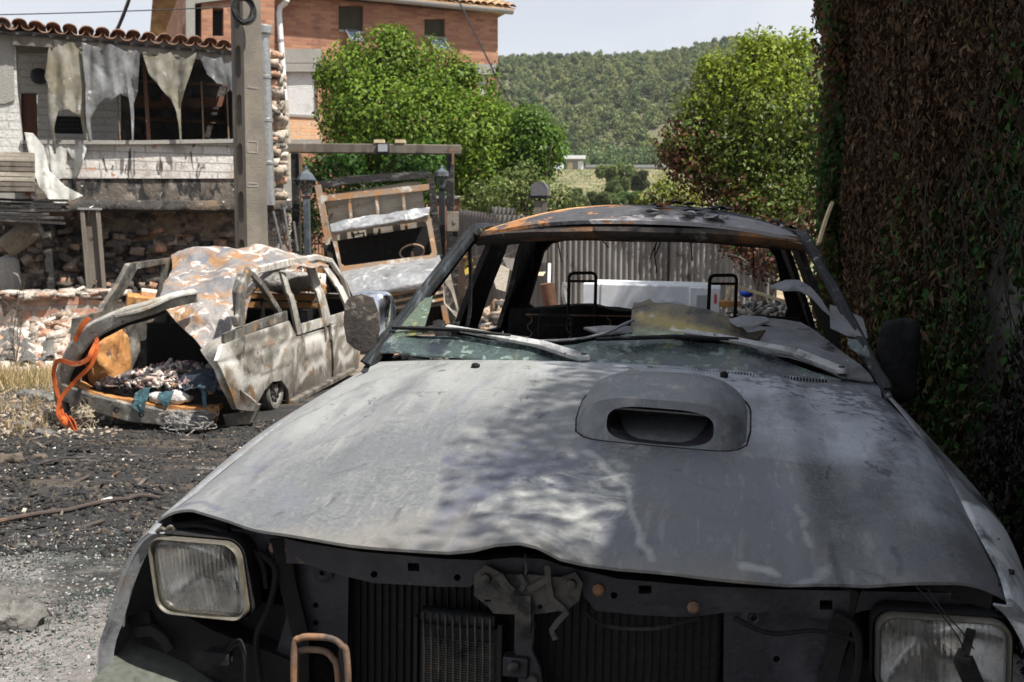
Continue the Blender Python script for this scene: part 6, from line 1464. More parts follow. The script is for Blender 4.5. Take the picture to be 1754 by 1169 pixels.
# quoin of broken pale stones at the right corner
n = 300; C = np.c_[hq(466, 200)[0] + rs.uniform(-.14, .15, n), rs.uniform(-.06, .3, n), rs.uniform(hq(466, 400)[2], hq(466, 88)[2], n)]
S = np.c_[rs.uniform(.10, .22, n), rs.uniform(.1, .25, n), rs.uniform(.05, .14, n)]
o = chunks('corner_stones', C, S, [(.33, .27, .21), (.40, .35, .29), (.30, .18, .12), (.15, .13, .11)], [3, 3, 1.5, 2.5], M['chunk'], rs, .93, .25, house); o['kind'] = 'stuff'
g = MB(); a = hq(466, 200); g.box((a[0] - .12, .05, 0), (a[0] + .08, .8, hq(466, 90)[2])); g.build('corner_pier', M['concrete'], house)

def facade_bits():
    # flue pipe
    b0, t0 = hq(462, 352, -.32), hq(452, 58, -.32); o = thing('flue_pipe', 'tall galvanised flue pipe right of the concrete pole', 'pipe', loc=TH.w(b0)); v = TH.w(t0) - TH.w(b0)
    g = MB()
    for k in range(4): g.tube([tuple(v * (k / 4)), tuple(v * ((k + 1) / 4 - .004))], [.088, .082], 18)
    g.build('pipe_sections', M['zinc'], o)
    for k in (1, 2, 3): MB().lathe([(.085, -.03), (.094, -.02), (.094, .02), (.085, .03)], tuple(v * (k / 4)), 18).build('pipe_collar', M['zinc'], o)
    g = MB(); g.lathe([(.085, -.02), (.125, 0), (.13, .10), (.11, .12), (0, .13)], tuple(v), 18); g.build('pipe_cap', M['zinc'], o)
facade_bits()

# plastic film hanging from the eaves
def film(name, label, polys, matl, d, folds, grp=None, seed=1, slope_=0., step=.035):
    """sheets traced on the front plane, given real folds"""
    o = None; mbx_ = MB()
    for pts in polys:
        P2 = h2([(x / 2.922, y / 2.922) for x, y in pts], d); zt_ = max(p[1] for p in P2)
        def f(a, b, k):
            dep = zt_ - b
            return (a + .015 * math.sin(b * 5 + a * 3), d + k + folds * .8 * (.4 + min(1.2, dep)) * (math.sin(a * 15 + .9 * math.sin(b * 2.1) + seed) * .6 + math.sin(a * 34 + b * 1.9 + seed) * .3 + .12 * math.sin(a * 71 + 2.6 * math.sin(b * 3 + a))) + .05 * float(sn(np.array([a * 2.0, b * .45]), 6, seed, 4, True)) - slope_ * dep, b)
        mbx_.panel(P2, [], f, .004, step)
    return tag(at_frame(mbx_.build(name, matl, None, angle=80), TH), label, 'plastic sheet', grp)
GF = 'scorched plastic sheets on the terrace'
film('plastic_curtain', 'yellowed plastic curtain with long melted drips, nearest the white side wall', [[(255, 195), (320, 212), (410, 222), (418, 400), (428, 560), (445, 700), (425, 690), (408, 585), (350, 552), (298, 556), (272, 640), (275, 770), (262, 770), (255, 690), (246, 560), (240, 420), (220, 385), (235, 262)]], M['film'], -.22, .09, GF, 1)
film('plastic_curtain', 'wide grey plastic curtain with scalloped top and ragged hem over the terrace', [[(412, 215), (480, 236), (560, 225), (625, 258), (700, 250), (702, 330), (690, 460), (664, 520), (668, 620), (672, 712), (664, 712), (655, 620), (640, 492), (600, 470), (555, 505), (520, 490), (488, 525), (458, 595), (466, 712), (446, 712), (436, 600), (424, 470), (414, 330)]], M['filmgrey'], -.23, .09, GF, 4)
film('plastic_curtain', 'wedge of plastic melted down to one thin drip in the middle of the terrace', [[(705, 250), (770, 285), (860, 262), (925, 298), (980, 265), (955, 350), (932, 430), (912, 520), (905, 620), (905, 718), (896, 718), (890, 620), (880, 545), (862, 500), (812, 450), (752, 375)]], M['film'], -.22, .09, GF, 7)
film('plastic_curtain', 'short silvery plastic curtain bunched beside the concrete pole', [[(990, 272), (1070, 300), (1165, 270), (1190, 300), (1180, 480), (1162, 478), (1130, 425), (1080, 418), (1030, 375)]], M['filmgrey'], -.22, .09, GF, 9)
film('plastic_curtain', 'torn translucent plastic sheet stuck down over the white parapet', [[(205, 700), (300, 715), (440, 705), (430, 760), (380, 880), (372, 885), (360, 800), (330, 750), (325, 890), (280, 905), (225, 800)]], M['filmpale'], -.05, .03, GF, 11)
film('plastic_curtain', 'pale plastic sheet slumped like a long tail down onto the ledge', [[(115, 662), (160, 668), (215, 735), (250, 860), (330, 935), (420, 985), (330, 1022), (262, 1018), (205, 940), (165, 830), (135, 740)]], M['filmpale'], -.15, .06, GF, 13, .25)

# charred awning at the left, posts below
aw = MB()
rs = np.random.RandomState(4)
for k in range(7):
    y = 342 + k * 6; aw.bar([hq(-60, y - 4, -.55 - .10 * k), hq(30, y, -.55 - .10 * k), hq(86 + rs.uniform(-12, 34), y + rs.uniform(-1, 3), -.5 - .10 * k)], [.14, .14, .05], .035)
aw.jit(.02, 8, 3, True)
tag(at_frame(aw.build('board_awning', M['charwood'], None), TH), 'splintered charred board awning jutting out at the house corner', 'awning')
def stick(name, label, cat, a, b, w, matl, d0, d1, bev=.006, grp=None, jit=.006, h=None):
    g = MB(); g.bar([hq(a[0], a[1], d0), (np.array(hq(a[0], a[1], d0)) + np.array(hq(b[0], b[1], d1))) / 2, hq(b[0], b[1], d1)], w, h or w, (0, 1, 0)); g.jit(jit, 6, int(a[0]))
    return tag(at_frame(g.build(name, M[matl], None, bevel=bev), TH), label, cat, grp)
stick('charred_post', 'round charred black post under the house ledge', 'post', (77, 376), (88, 505), .13, 'charwood', -.3, -.3, .03, jit=.02)
stick('concrete_pillar', 'stubby round concrete pillar on the low brick wall', 'pillar', (14, 438), (20, 506), .27, 'concrete', -.5, -.5, .09, jit=.02)
stick('log_beam', 'scorched log beam end resting above the concrete pillar', 'log', (64, 385), (12, 425), .30, 'timber', -.75, -.55, .08, jit=.03)
stick('fallen_log', 'pale log fallen against the scorched stone wall', 'log', (88, 428), (150, 465), .12, 'timber', .3, .4, .03)
gp = thing('timber_post', 'tall grey grooved timber post between the burnt van and the ledge', 'post', TH)
g = MB(); a, b = np.array(hq(154, 360, -.62)), np.array(hq(170, 556, -.62))
for dx, dy, w in ((-.105, .02, .06), (0, .06, .16), (.105, .02, .06)):
    g.bar([a + [dx, dy, 0], b + [dx, dy, 0]], w, .16 if w < .1 else .06, (0, 1, 0))
g.jit(.004, 6, 3); g.build('post_shaft', M['timber'], gp, bevel=.006)
g = MB(); g.bar([a + [-.02, 0, -.05], a + [.0, -.04, .03], a + [.05, 0, .06]], .01, .01); g.box(tuple(a - [.16, .08, -.0]), tuple(a + [.16, .15, .03])); g.build('post_hardware', M['zinc'], gp)
p = a + (b - a) * .62; MB().lathe([(.022, .0), (.022, -.02), (0, -.025)], (p[0], p[1] - .0, p[2]), 10, 'y').build('post_bolt', M['rustpipe'], gp)
# crates on the awning
for k in range(4):
    o = thing('slatted_crate', ('lowest slatted wooden crate of the stack by the side wall', 'second slatted wooden crate up in the stack by the side wall', 'third slatted wooden crate up in the stack by the side wall', 'topmost slatted wooden crate of the stack by the side wall')[k], 'crate', TH, group='wooden crates by the white side wall')
    c = np.array(hq(20, 330 - k * 17, -.75)); w = .28; hgt = .15
    o.matrix_world = TH.mat() @ Matrix.Translation(tuple(c))
    g = MB()
    for z in (.012, .078): g.box((-w, -.16, z), (w, -.145, z + .055)); g.box((-w, .145, z), (w, .16, z + .055))
    for s in (-1, 1): g.box((s * w - .008, -.144, .01), (s * w + .008, .144, .133))
    g.jit(.003, 9, k); g.build('crate_slats', M['greywood'] if k % 2 else M['timber'], o)
    g = MB(); g.box((-w + .01, -.144, .0), (w - .01, .144, .011)); g.build('crate_base', M['timber'], o)
ragged('red_rag', 'scorched red rag beside the stacked crates', 'rag', TH, [[hq(44, 308, -.6), hq(54, 306, -.6)], [hq(44, 322, -.66), hq(55, 320, -.64)], [hq(46, 335, -.62), hq(54, 334, -.62)]], M['red'], 4, .015)
# wires of rust across the wall
for pts, lb in (([(86, 408), (140, 410), (200, 405)], 'upper rusty wire stretched across the scorched wall'), ([(88, 420), (140, 412), (190, 425), (240, 408), (330, 403)], 'lower sagging rusty wire across the scorched wall')):
    tag(at_frame(MB().tube([tuple(p) for p in spline([hq(x, y, .35) for x, y in pts], 24)], .009, 5).build('rusty_wire', M['rust'], None), TH), lb, 'wire')
# wire mesh and props by the corner
ms = thing('wire_mesh', 'leaning wire mesh and poles under the house corner', 'mesh', TH)
g = MB()
for k in range(8): g.tube([hq(452 + k * 5, 362, -.3), hq(456 + k * 5, 420, -.3)], .005, 4)
for k in range(7): g.tube([hq(450, 366 + k * 8, -.3), hq(492, 362 + k * 8, -.3)], .005, 4)
g.build('mesh_wires', M['iron'], ms)
g = MB()
for x0, y0, x1, y1 in ((468, 362, 484, 430), (486, 356, 498, 430), (503, 380, 510, 430)): g.tube([hq(x0, y0, -.45), hq(x1, y1, -.4)], .018, 6)
g.build('mesh_prop', M['zinc'], ms)
# rubble and low wall in front
LW = yaw_frame(at(60, 600, 13.6) * [1, 1, 0] + [0, 0, -.33], DIR + 2)
lq = lambda x, y, d=0.: LW.px(x, y, 1, d)
lw = thing('low_brick_wall', 'low broken wall of scorched hollow bricks left of the van', 'wall', LW)
x0, x1 = lq(-80, 550)[0], lq(215, 550)[0]; ztop = lq(60, 508)[2]
def flw(a, b, k): return (a, k + .012 * float(sn(np.array([a, b]), 5, 4, 3)), b)
MB().panel([(x0, -.1), (x1, -.1), (x1, ztop - .12), (x1 - .5, ztop - .05), (x0 + 2.2, ztop + .02), (x0 + 1.6, ztop), (x0, ztop - .02)], [], flw, .25, .12).build('wall_body', mat('scorched_brickwork', (.4, .2, .1), .9, 0, [K(c=(.13, .105, .09), s=2.2, a=.47, b=.60, d=12), K(c=(.42, .38, .33), s=4, a=.58, b=.66)], (.8, 22, .04), brick=K(c1=(.33, .17, .115), c2=(.40, .26, .19), m=(.28, .25, .215), w=.46, h=.21, ms=.03, d=1.2)), lw)
rs = np.random.RandomState(77)
n = 60; C = np.c_[np.linspace(x0, x1, n), rs.uniform(0, .22, n), ztop + rs.uniform(-.02, .05, n)]; S = np.c_[rs.uniform(.15, .34, n), rs.uniform(.12, .22, n), rs.uniform(.03, .08, n)]
o = chunks('wall_cap_stones', C, S, [(.38, .33, .28), (.32, .20, .145), (.22, .2, .175)], [3, 1.5, 1], M['chunk'], rs, .95, .2, lw); o['kind'] = 'stuff'
def heap(name, label, fr, n, xr, yr, base, peak, size, cols, w, seed, flat=.55, asp=(.12, .5), cat='rubble', shape=None):
    rs = np.random.RandomState(seed); X = rs.uniform(*xr, n); Y = rs.uniform(*yr, n)
    h = shape(X, Y) if shape else np.clip(1 - ((X - sum(xr) / 2) / ((xr[1] - xr[0]) / 2)) ** 2, 0, 1) * np.clip(1 - ((Y - sum(yr) / 2) / ((yr[1] - yr[0]) / 2)) ** 2, 0, 1)
    C = np.c_[X, Y, base + peak * h * (1 - rs.uniform(0, 1, n) ** 3 * .8)]
    s = size[0] + (size[1] - size[0]) * rs.uniform(0, 1, n) ** 2.2
    S = s[:, None] * np.c_[rs.uniform(.8, 1.7, n), rs.uniform(.5, 1.1, n), rs.uniform(*asp, n)]
    o = chunks(name, C, S, cols, w, M['chunk'], rs, flat, .16)
    return tag(at_frame(o, fr) if fr else o, label, cat, kind='stuff')
RC = [(.40, .35, .295), (.31, .235, .18), (.34, .18, .115), (.19, .165, .14), (.47, .44, .40)]
heap('rubble', 'bank of pale broken masonry piled before the low brick wall', LW, 5200, (x0, x1 + .6), (-1.15, .12), -.02, .72, (.03, .24), RC, [4, 3, 1.4, 1.5, 2], 5, shape=lambda X, Y: np.clip((Y + 1.15) / 1.2, 0, 1) * (.62 + .38 * np.sin(X * 1.9 + .8) ** 2) + .05)
heap('rubble', 'fallen stones at the foot of the scorched lower wall', TH, 900, (xL, xR), (-.5, .8), 0, .8, (.06, .3), RC + [(.06, .055, .05)], [2, 3, 1.5, 3, 1, 4], 9, shape=lambda X, Y: np.clip((Y + .6) / 1.3, 0, 1) * (.5 + .4 * np.sin(X * 1.7) ** 2))
heap('rubble', 'rubble of pale stones spilling from the house corner beside the truck', None, 500, (at(470, 400, 15)[0], at(545, 400, 15)[0]), (14.6, 16.4), -.4, 1.45, (.06, .30), RC, [4, 3, 1.2, 2, 2], 12)
# corrugated roof tiles fallen at the foot
rs = np.random.RandomState(6)
for k, (x, y) in enumerate(((20, 612), (78, 606), (120, 602), (40, 590))):
    p = lq(x, y + 8, -1.0 + .1 * k) - [0, 0, .05]; g = MB(); a = rs.uniform(-.3, .3)
    P = np.array([[(p[0] + (i / 12 - 1) * .5, p[1] + j * .55, p[2] + .045 * math.sin(i * .9) + .22 * j + a * (i / 12 - 1) * .4) for i in range(25)] for j in (0, .5, 1)])
    tag(at_frame(g.grid(P, .012, nrm=(0, 0, 1)).jit(.008, 7, k).build('corrugated_sheet', M['rock'], None, angle=80), LW), ('grey corrugated roof sheet at the left edge of the rubble bank', 'grey corrugated roof sheet in the middle of the rubble bank foot', 'grey corrugated roof sheet nearest the van on the rubble bank', 'grey corrugated roof sheet lying highest on the rubble bank')[k], 'roof sheet', 'broken corrugated sheets on the rubble')
# larger single bricks and blocks
RB = [('hollow_brick', 'red hollow brick lying on the low wall beside the timber post', (272, 512), 13.0, (.22, .14, .10), 'brick_pale'), ('hollow_brick', 'red hollow brick seen through the van window frame, on the heap', (245, 520), 12.8, (.2, .15, .1), 'rust')]
for nm, lb, (x, y), Y, s, mm in RB:
    p = at(x, y, Y); g = MB(); g.box(tuple(-np.array(s)), tuple(np.array(s))); g.jit(.01, 9, x); o = tag(g.build(nm, M[mm], None, bevel=.01), lb, 'brick'); o.location = p; o.rotation_euler = (.1, .15, .4)

# ============================================================ tall brick house behind
BH = yaw_frame(at(480, 410, 30.0) * [1, 1, 0] + [0, 0, -.7], DIR)
bh = thing('brick_house', 'tall orange brick house with ochre tiled hip roof behind the green tree', 'house', BH)
def bq(x, y, d=0.): return BH.px(x, y, 1, d)
def b2(pts, d=0.): return [tuple(bq(x, y, d)[[0, 2]]) for x, y in pts]
def bpanel(name, pts, holes, d, th, matl, parent=bh, step=2.0):
    return MB().panel(b2(pts, d), [b2(h, d) for h in holes], lambda a, b, k: (a, d + k, b), th, step).build(name, matl, parent, smooth=False)
rect = lambda x0, y0, x1, y1: [(x0, y0), (x1, y0), (x1, y1), (x0, y1)]
bx0, bx1 = bq(320, 200)[0], bq(853, 200)[0]; btop = bq(660, 8)[2]
WN = [rect(580, 10, 622, 56), rect(727, 33, 762, 66), rect(492, 122, 544, 199), rect(820, 128, 836, 165)]
wall_poly = [(bx0, -.5), (bx1, -.5), (bx1, btop), (bx0, btop)]
MB().panel(wall_poly, [b2(w) for w in WN], lambda a, b, k: (a, k, b), .3, 3).build('front_wall', M['brick'], bh, smooth=False)
g = MB(); g.box((bx1 - .3, .3, -.5), (bx1, 8, btop)); g.box((bx0, .3, -.5), (bx0 + .3, 8, btop)); g.box((bx0, 8, -.5), (bx1, 8.3, btop)); g.build('side_wall', M['brick'], bh, smooth=False)
bpanel('pale_course', rect(484, 199, 552, 240), [], -.012, .01, M['brick_pale'])
for r, m_ in ((rect(484, 84, 552, 108), 'concrete'), (rect(484, 109, 552, 123), 'concrete'), (rect(800, 110, 852, 128), 'concrete'), (rect(488, 239, 552, 246), 'concrete')):
    bpanel('concrete_band', r, [], -.05, .048, M[m_])
for w, nm, mm in ((WN[0], 'shutter', 'shutter'), (WN[1], 'shutter', 'shutter'), (WN[2], 'roller_shutter', 'whitepaint'), (WN[3], 'roller_shutter', 'whitepaint')):
    o = bpanel(nm, w, [], .14, .05, M[mm]); a, b = bq(*w[0], .13), bq(*w[2], .13)
    g = MB()
    if mm == 'shutter':
        for x in np.linspace(a[0] + .03, b[0] - .03, 10): g.box((x - .012, .125, b[2]), (x + .012, .139, a[2]))
    else:
        for z in np.linspace(b[2] + .03, a[2] - .03, 24): g.box((a[0], .128, z - .014), (b[0], .139, z + .014))
    g.build('shutter_slats', M[mm], o, smooth=False)
    g = MB(); g.box((a[0] - .05, -.05, b[2] - .08), (b[0] + .05, .12, b[2])); g.build('window_sill', M['concrete'], bh)
# roof: gutter, tiles
ez = btop + .06
g = MB()
gx0, gx1 = bq(470, 0, -.45)[0], bq(878, 40, -.45)[0]
zg = lambda x: bq(480, -3, -.45)[2] + (bq(872, 37, -.45)[2] - bq(480, -3, -.45)[2]) * (x - gx0) / (gx1 - gx0)
gp_ = [[(x, -.45 + .11 * math.cos(a) , ez - .02 - .09 * math.sin(a)) for a in np.linspace(0, math.pi, 9)] for x in np.linspace(gx0 - 2, gx1, 14)]
g.grid(np.array(gp_), .01); g.build('gutter', M['zinc'], bh)
g = MB(); g.grid([[(x, y, ez + .04 + (y + .5) * .32) for x in np.linspace(bx0 - .4, bx1 + .35, 6)] for y in (-.5, .4)], .10, nrm=(0, 0, 1)); g.build('eaves_soffit', M['concrete'], bh)
g = MB(); rs = np.random.RandomState(12); xs = np.arange(bx0 - .4, bx1 + .4, .24); pitch = .34
for x in xs:
    # hip on the right end
    mx = min(4.6, max(.5, (bx1 + .4 - x) * 1.0))
    y = -.52
    while y < mx:
        z = ez + .12 + (y + .5) * pitch + rs.uniform(-.012, .012)
        g.grid(half_tile(x, y, y + .5, z, z + .5 * pitch - .02, .12, .10, 1, rs.uniform(-.015, .015)), .016, nrm=(0, 0, 1)); y += .42
g.grid([[(x, y, ez + .07 + (y + .5) * pitch) for x in np.linspace(bx0 - .4, bx1 + .4, 30)] for y in (-.5, .4)], .03, nrm=(0, 0, 1))
hipx = [bx0 - .4, bx1 + .4]
V = [(bx0 - .4, -.5, ez + .08), (bx1 + .4, -.5, ez + .08), (bx1 - 4.2, 4.2, ez + .08 + 4.7 * pitch), (bx0 - .4, 4.2, ez + .08 + 4.7 * pitch), (bx1 + .4, 8.6, ez + .08), (bx0 - .4, 8.6, ez + .08)]
g.add(V, [(0, 1, 2, 3), (1, 4, 2), (4, 5, 3, 2)]); g.build('roof', M['oldtile'], bh, angle=60)
# downpipe
g = MB(); g.tube([bq(x, y, d) for x, y, d in ((492, -1, -.42), (488, 6, -.3), (480, 12, -.10), (478, 22, -.09), (488, 175, -.09))], .085, 12); dp = g.build('downpipe', M['whitepaint'], bh)
g = MB(); g.tube([bq(488, 172, -.09), bq(493, 245, -.09), bq(494, 420, -.09)], .092, 12); g.build('downpipe_foot', M['greywood'], dp)
for x, y in ((480, 70), (485, 140)): p = bq(x, y, -.09); MB().lathe([(.10, -.03), (.10, .03)], tuple(p), 12).build('pipe_collar', M['zinc'], dp)
# lower wing at the left of the pole
WG = yaw_frame(at(345, 410, 24.0) * [1, 1, 0] + [0, 0, -.6], DIR)
wing = thing('brick_wing', 'narrow brick building part with small dark window left of the concrete pole', 'building', WG)
wq = lambda x, y, d=0.: WG.px(x, y, 1, d)
w2 = lambda pts: [tuple(wq(x, y)[[0, 2]]) for x, y in pts]
MB().panel(w2([(332, -60), (470, -60), (470, 420), (332, 420)]), [w2(rect(364, 14, 383, 62)), w2(rect(332, 6, 345, 66))], lambda a, b, k: (a, k, b), 3.0, 3).build('wing_wall', M['brick'], wing, smooth=False)
g = MB(); a, b = wq(332, 66), wq(384, 6); g.box((a[0] - .1, .35, a[2] - .2), (b[0] + .1, .5, b[2] + .2)); g.build('window_dark', M['darkroom'], wing)
g = MB(); g.bar([wq(325, -60, -.08), wq(326, 80, -.08)], .20, .20, (0, 1, 0)); g.build('corner_duct', M['concrete'], wing)
g = MB(); g.bar([wq(330, 3, -.02), wq(400, -6, -.02)], .12, .12); g.build('wing_lintel', M['concrete'], wing)
# solar panels
def solar(x0, y0, x1, y1, label):
    a, b = np.array(bq(x0, y0, -.06)), np.array(bq(x1, y1, -.75)); w = abs(b[0] - a[0]) * .62
    o = thing('solar_panel', label, 'solar panel', BH, group='solar panels under the windows')
    P0 = a; dx = np.array([w, 0, 0]); dn = np.array([0, -.62, -.42]); n_ = unit(np.cross(dx, dn))
    g = MB(); g.grid([[P0, P0 + dx], [P0 + dn, P0 + dx + dn]], .03, nrm=tuple(-n_ if n_[2] < 0 else n_)); g.build('panel_cells', M['solar'], o)
    g = MB(); up = n_ if n_[2] > 0 else -n_
    for p, q3 in ((P0, P0 + dx), (P0 + dx, P0 + dx + dn), (P0 + dx + dn, P0 + dn), (P0 + dn, P0)): g.bar([tuple(p + up * .012), tuple(q3 + up * .012)], .035, .04, tuple(up))
    g.bar([tuple(P0 + dn), tuple(P0 + np.array([0, 0, -.6]))], .03, .03); g.bar([tuple(P0 + dx + dn), tuple(P0 + dx + np.array([0, 0, -.6]))], .03, .03); g.build('panel_frame', M['zinc'], o)
solar(733, 66, 790, 92, 'tilted solar panel below the right-hand shuttered window'); solar(592, 52, 636, 62, 'solar panel half hidden by the tree below the middle window')

# ============================================================ concrete pole with coil, wires
PF = yaw_frame(at(431, 410, 13.2) * [1, 1, 0] + [0, 0, -.35], 42)
pole = thing('concrete_pole', 'rough concrete power pole with oval side holes', 'utility pole', PF)
def hw_(z): return .165 - .0085 * z
g = MB(); Hp = 6.4
for s, w0 in ((-1, .0), (1, .0)):
    rows = [[(-hw_(z), s * .13 - .04, z), (hw_(z), s * .13 - .04, z), (hw_(z), s * .13 + .04, z), (-hw_(z), s * .13 + .04, z), (-hw_(z), s * .13 - .04, z)] for z in np.linspace(0, Hp, 40)]
    g.grid(np.array(rows))
# web with oval holes, seen on the narrow side
zs = np.arange(.35, Hp - .2, .62)
g.panel([(-.10, 0), (.10, 0), (.10, Hp), (-.10, Hp)], [[(p[0], p[1]) for p in rrect(0, z, .15, .42, .074, 5)] for z in zs], lambda a, b, k: (-hw_(b) + .006 + k * (2 * hw_(b) - .012), a, b), 1.0, .3)
g.build('pole_shaft', M['pole'], pole, bevel=0)
for y0, y1 in ((242, 262), (314, 320), (150, 151)):
    a, b = PF.px(424, y0, 1, -.172), PF.px(441, y1, 1, -.172); mk = MB()
    for (p, q3) in (((a[0], a[2]), (b[0], a[2])), ((b[0], a[2]), (b[0], b[2])), ((b[0], b[2]), (a[0], b[2])), ((a[0], b[2]), (a[0], a[2]))): mk.bar([(p[0], -.172, p[1]), (q3[0], -.172, q3[1])], .014, .008, (0, 1, 0))
    mk.build('cast_mark', M['concrete'], pole)
cl = thing('cable_coil', 'black coil of cable hung high on the concrete pole', 'cable coil', PF); c = np.array(PF.px(414, 18, 1, -.30)); g = MB(); rs = np.random.RandomState(4)
for k in range(9):
    r = .155 - .010 * k * .5 + rs.uniform(-.008, .008); ph = rs.uniform(0, 6); g.tube([(c[0] + r * math.cos(a + ph), c[1] - .06 + .02 * math.sin(2 * a + k) + .012 * (k % 3), c[2] + r * 1.12 * math.sin(a + ph)) for a in np.linspace(0, 6.283, 34)[:-1]], .012, 6, closed=True)
g.build('coil_loops', M['cable'], cl)
g = MB(); g.tube([tuple(x) for x in spline([c + [.0, 0, .16], c + [.02, .03, .5], c + [0, .08, 1.4]], 14)], .012, 6); g.tube([tuple(x) for x in spline([c + [.1, 0, .1], c + [.07, .03, .5], c + [.05, .08, 1.4]], 14)], .010, 6); g.build('coil_leads', M['cable'], cl)
def wire(label, pts, r, twist=False):
    P = spline([at(*p) for p in pts], 40); g = MB()
    if twist:
        for s in (0, math.pi): g.tube([tuple(p + r * .8 * np.array([math.cos(i * .9 + s), 0, math.sin(i * .9 + s)])) for i, p in enumerate(spline([at(*p) for p in pts], 120))], r, 5)
    else: g.tube([tuple(p) for p in P], r, 5)
    tag(g.build('overhead_cable', M['cable'], None), label, 'cable')
wire('thin cable crossing the sky above the terrace roof', [(-60, 27, 20), (140, 22, 20), (330, 15, 20.5), (420, 10, 21)], .011)
wire('thick twisted black cable rising from the terrace roof', [(198, 56, 19), (208, 34, 18), (222, -4, 17), (240, -60, 16)], .02, True)
wire('dark cable slanting down across the brick house beside the tree', [(774, -20, 27), (800, 30, 26.5), (832, 95, 26), (862, 155, 25.4), (885, 190, 25)], .022)

# ============================================================ ivy wall on the right
wd = unit(np.array([.1976, .9803, 0.])); wn = np.array([-wd[1], wd[0], 0])     # along the wall, and out of it towards the yard
WFm = Frame((1.40, 0, 0), [wd, -wn, [0, 0, 1.]])      # x along, y into the wall, z up
WH = 3.68
wall = thing('garden_wall', 'tall grey rendered wall along the right side, mostly hidden by ivy', 'wall', WFm)
g = MB(); g.box((-2.2, .0, -.6), (9.9, .35, WH - .1)); g.jit(.01, 2, 2); g.build('wall_body', M['wallrender'], wall, smooth=False)
g = MB(); g.box((9.9, -.10, -.8), (10.6, .5, 6.2)); g.build('wall_pier', M['wallrender'], wall, smooth=False)
g = MB(); g.box((-2.2, -.05, WH - .1), (9.9, .40, WH)); g.build('wall_coping', M['concrete'], wall, smooth=False)
rs = np.random.RandomState(41)
def vine_field(n, x0, x1, z0, z1, depth, keep=None):
    # denser towards the eye, where the leaves show larger
    X = x0 + (x1 - x0) * rs.uniform(0, 1, n) ** 1.25; Z = rs.uniform(z0, z1, n)
    Pp = np.c_[X, Z * 1.0]
    th = depth * (.55 + .45 * sn(Pp, 2.2, 6, 3)) + .05
    m = np.ones(n, bool) if keep is None else keep(X, Z)
    X, Z, th = X[m], Z[m], th[m]
    Y = -th * rs.uniform(.12, 1.0, len(X)) ** .6 - .01
    return np.c_[X, Y, Z]
def bare(X, Z):      # the strip where the render shows, and sparser scorched part near the eye
    line = 4.95 - .28 * (Z - .2) + .12 * np.sin(Z * 5)
    d = np.abs(X - line)
    gap = (d < .17 + .10 * np.sin(Z * 7) + .05 * np.sin(Z * 17)) & (Z < 1.75 + .2 * np.sin(X * 9)) & (rs.uniform(0, 1, len(X)) > .10)
    thin = (X < line) & (rs.uniform(0, 1, len(X)) > .72)
    gap2 = (np.abs(X - 9.6 - .1 * np.sin(Z * 4)) < .22) & (Z < 2.2)
    return ~(gap | thin | (gap2 & (rs.uniform(0, 1, len(X)) > .12)))
C1 = vine_field(84000, 2.0, 9.9, -.3, WH + .1, .26, bare)
C0 = vine_field(5000, -2.0, 2.0, -.2, WH + .1, .24)
# unseen leaf fringe and mounds along the top, shaped to throw the dappled shade
n = 26000; X = -2.2 + 12.1 * rs.uniform(0, 1, n) ** 1.4; bump = .42 + .16 * np.sin(X * 5.1) * np.sin(X * 2.3 + 1) + .12 * np.sin(X * 9.7 + 2)
C2 = np.c_[X, rs.uniform(-.42, .5, n) * (.6 + .4 * np.sin(X * 2.3)), WH - .25 + rs.uniform(0, 1, n) ** 1.6 * bump * rs.uniform(.7, 1.35, n)]
mound = []; xx = 1.22
while xx < 9.7:
    hh = .18 + .16 * min(1, max(0, (xx - 1.15) / .45)); mound.append(((xx, rs.uniform(-.05, .2), WH + hh * rs.uniform(.7, 1.2)), (rs.uniform(.2, .34), .34, hh * 1.05))); xx += rs.uniform(.16, .30)
C3, N3, D3, I3 = blob_leaves(mound, 1500, .06, rs, inner=.4)
C = np.vstack([C1, C0, C2, C3]); n = len(C)
N = unit(rs.normal(0, .55, (n, 3)) + np.array([0, -1, .15])); Dd = rs.normal(0, .5, (n, 3)) + np.array([0, -.2, -1.])
t = sn(C[:, [0, 2]], 1.1, 9, 3) - .32 * (C[:, 2] - 1.5) - .10 * (C[:, 0] - 7.5) + .3 * rs.normal(size=n) - .58
near = C[:, 0] < 4.6 - .28 * C[:, 2]
brown = pick([(.078, .046, .024), (.10, .062, .032), (.045, .030, .018), (.14, .095, .055), (.06, .034, .02)], [4, 3, 3, 1, 2], n, rs, .3)
green = pick([(.022, .06, .014), (.035, .08, .02), (.05, .085, .02), (.06, .07, .02)], [3, 3, 2, 1], n, rs, .3)
blackl = pick([(.018, .014, .013), (.03, .022, .018), (.05, .036, .028)], [3, 2, 1], n, rs, .3)
far = (C[:, 0] > 8.9)
col = np.where((t > 0)[:, None], green, brown); col = np.where((near & (t < .5))[:, None], blackl, col)
sz = rs.uniform(.026, .072, n) * np.where(C[:, 0] < 5.5, .72, 1.0)
V, Q = leaf_quads(C, N, Dd, sz * 1.35, sz * np.where(t > 0, .85, .50), .3)
ivy = np_mesh('ivy', V, Q, M['leafdry'], np.repeat(col, 4, 0)); ivy.matrix_world = WFm.mat()
tag(ivy, 'dense withered brown ivy hanging down the tall right wall', 'ivy')
g = MB()
for k in range(50):
    x = rs.uniform(1.8, 9.8); z = rs.uniform(.0, 1.0); P = [(x, -.03, z)]
    for i in range(9): x += rs.normal(0, .10); z += rs.uniform(.2, .5); P.append((x, -.02 - rs.uniform(0, .22), min(z, WH)))
    g.tube([tuple(p) for p in spline(P, 24)], rs.uniform(.002, .005), 4, caps=False)
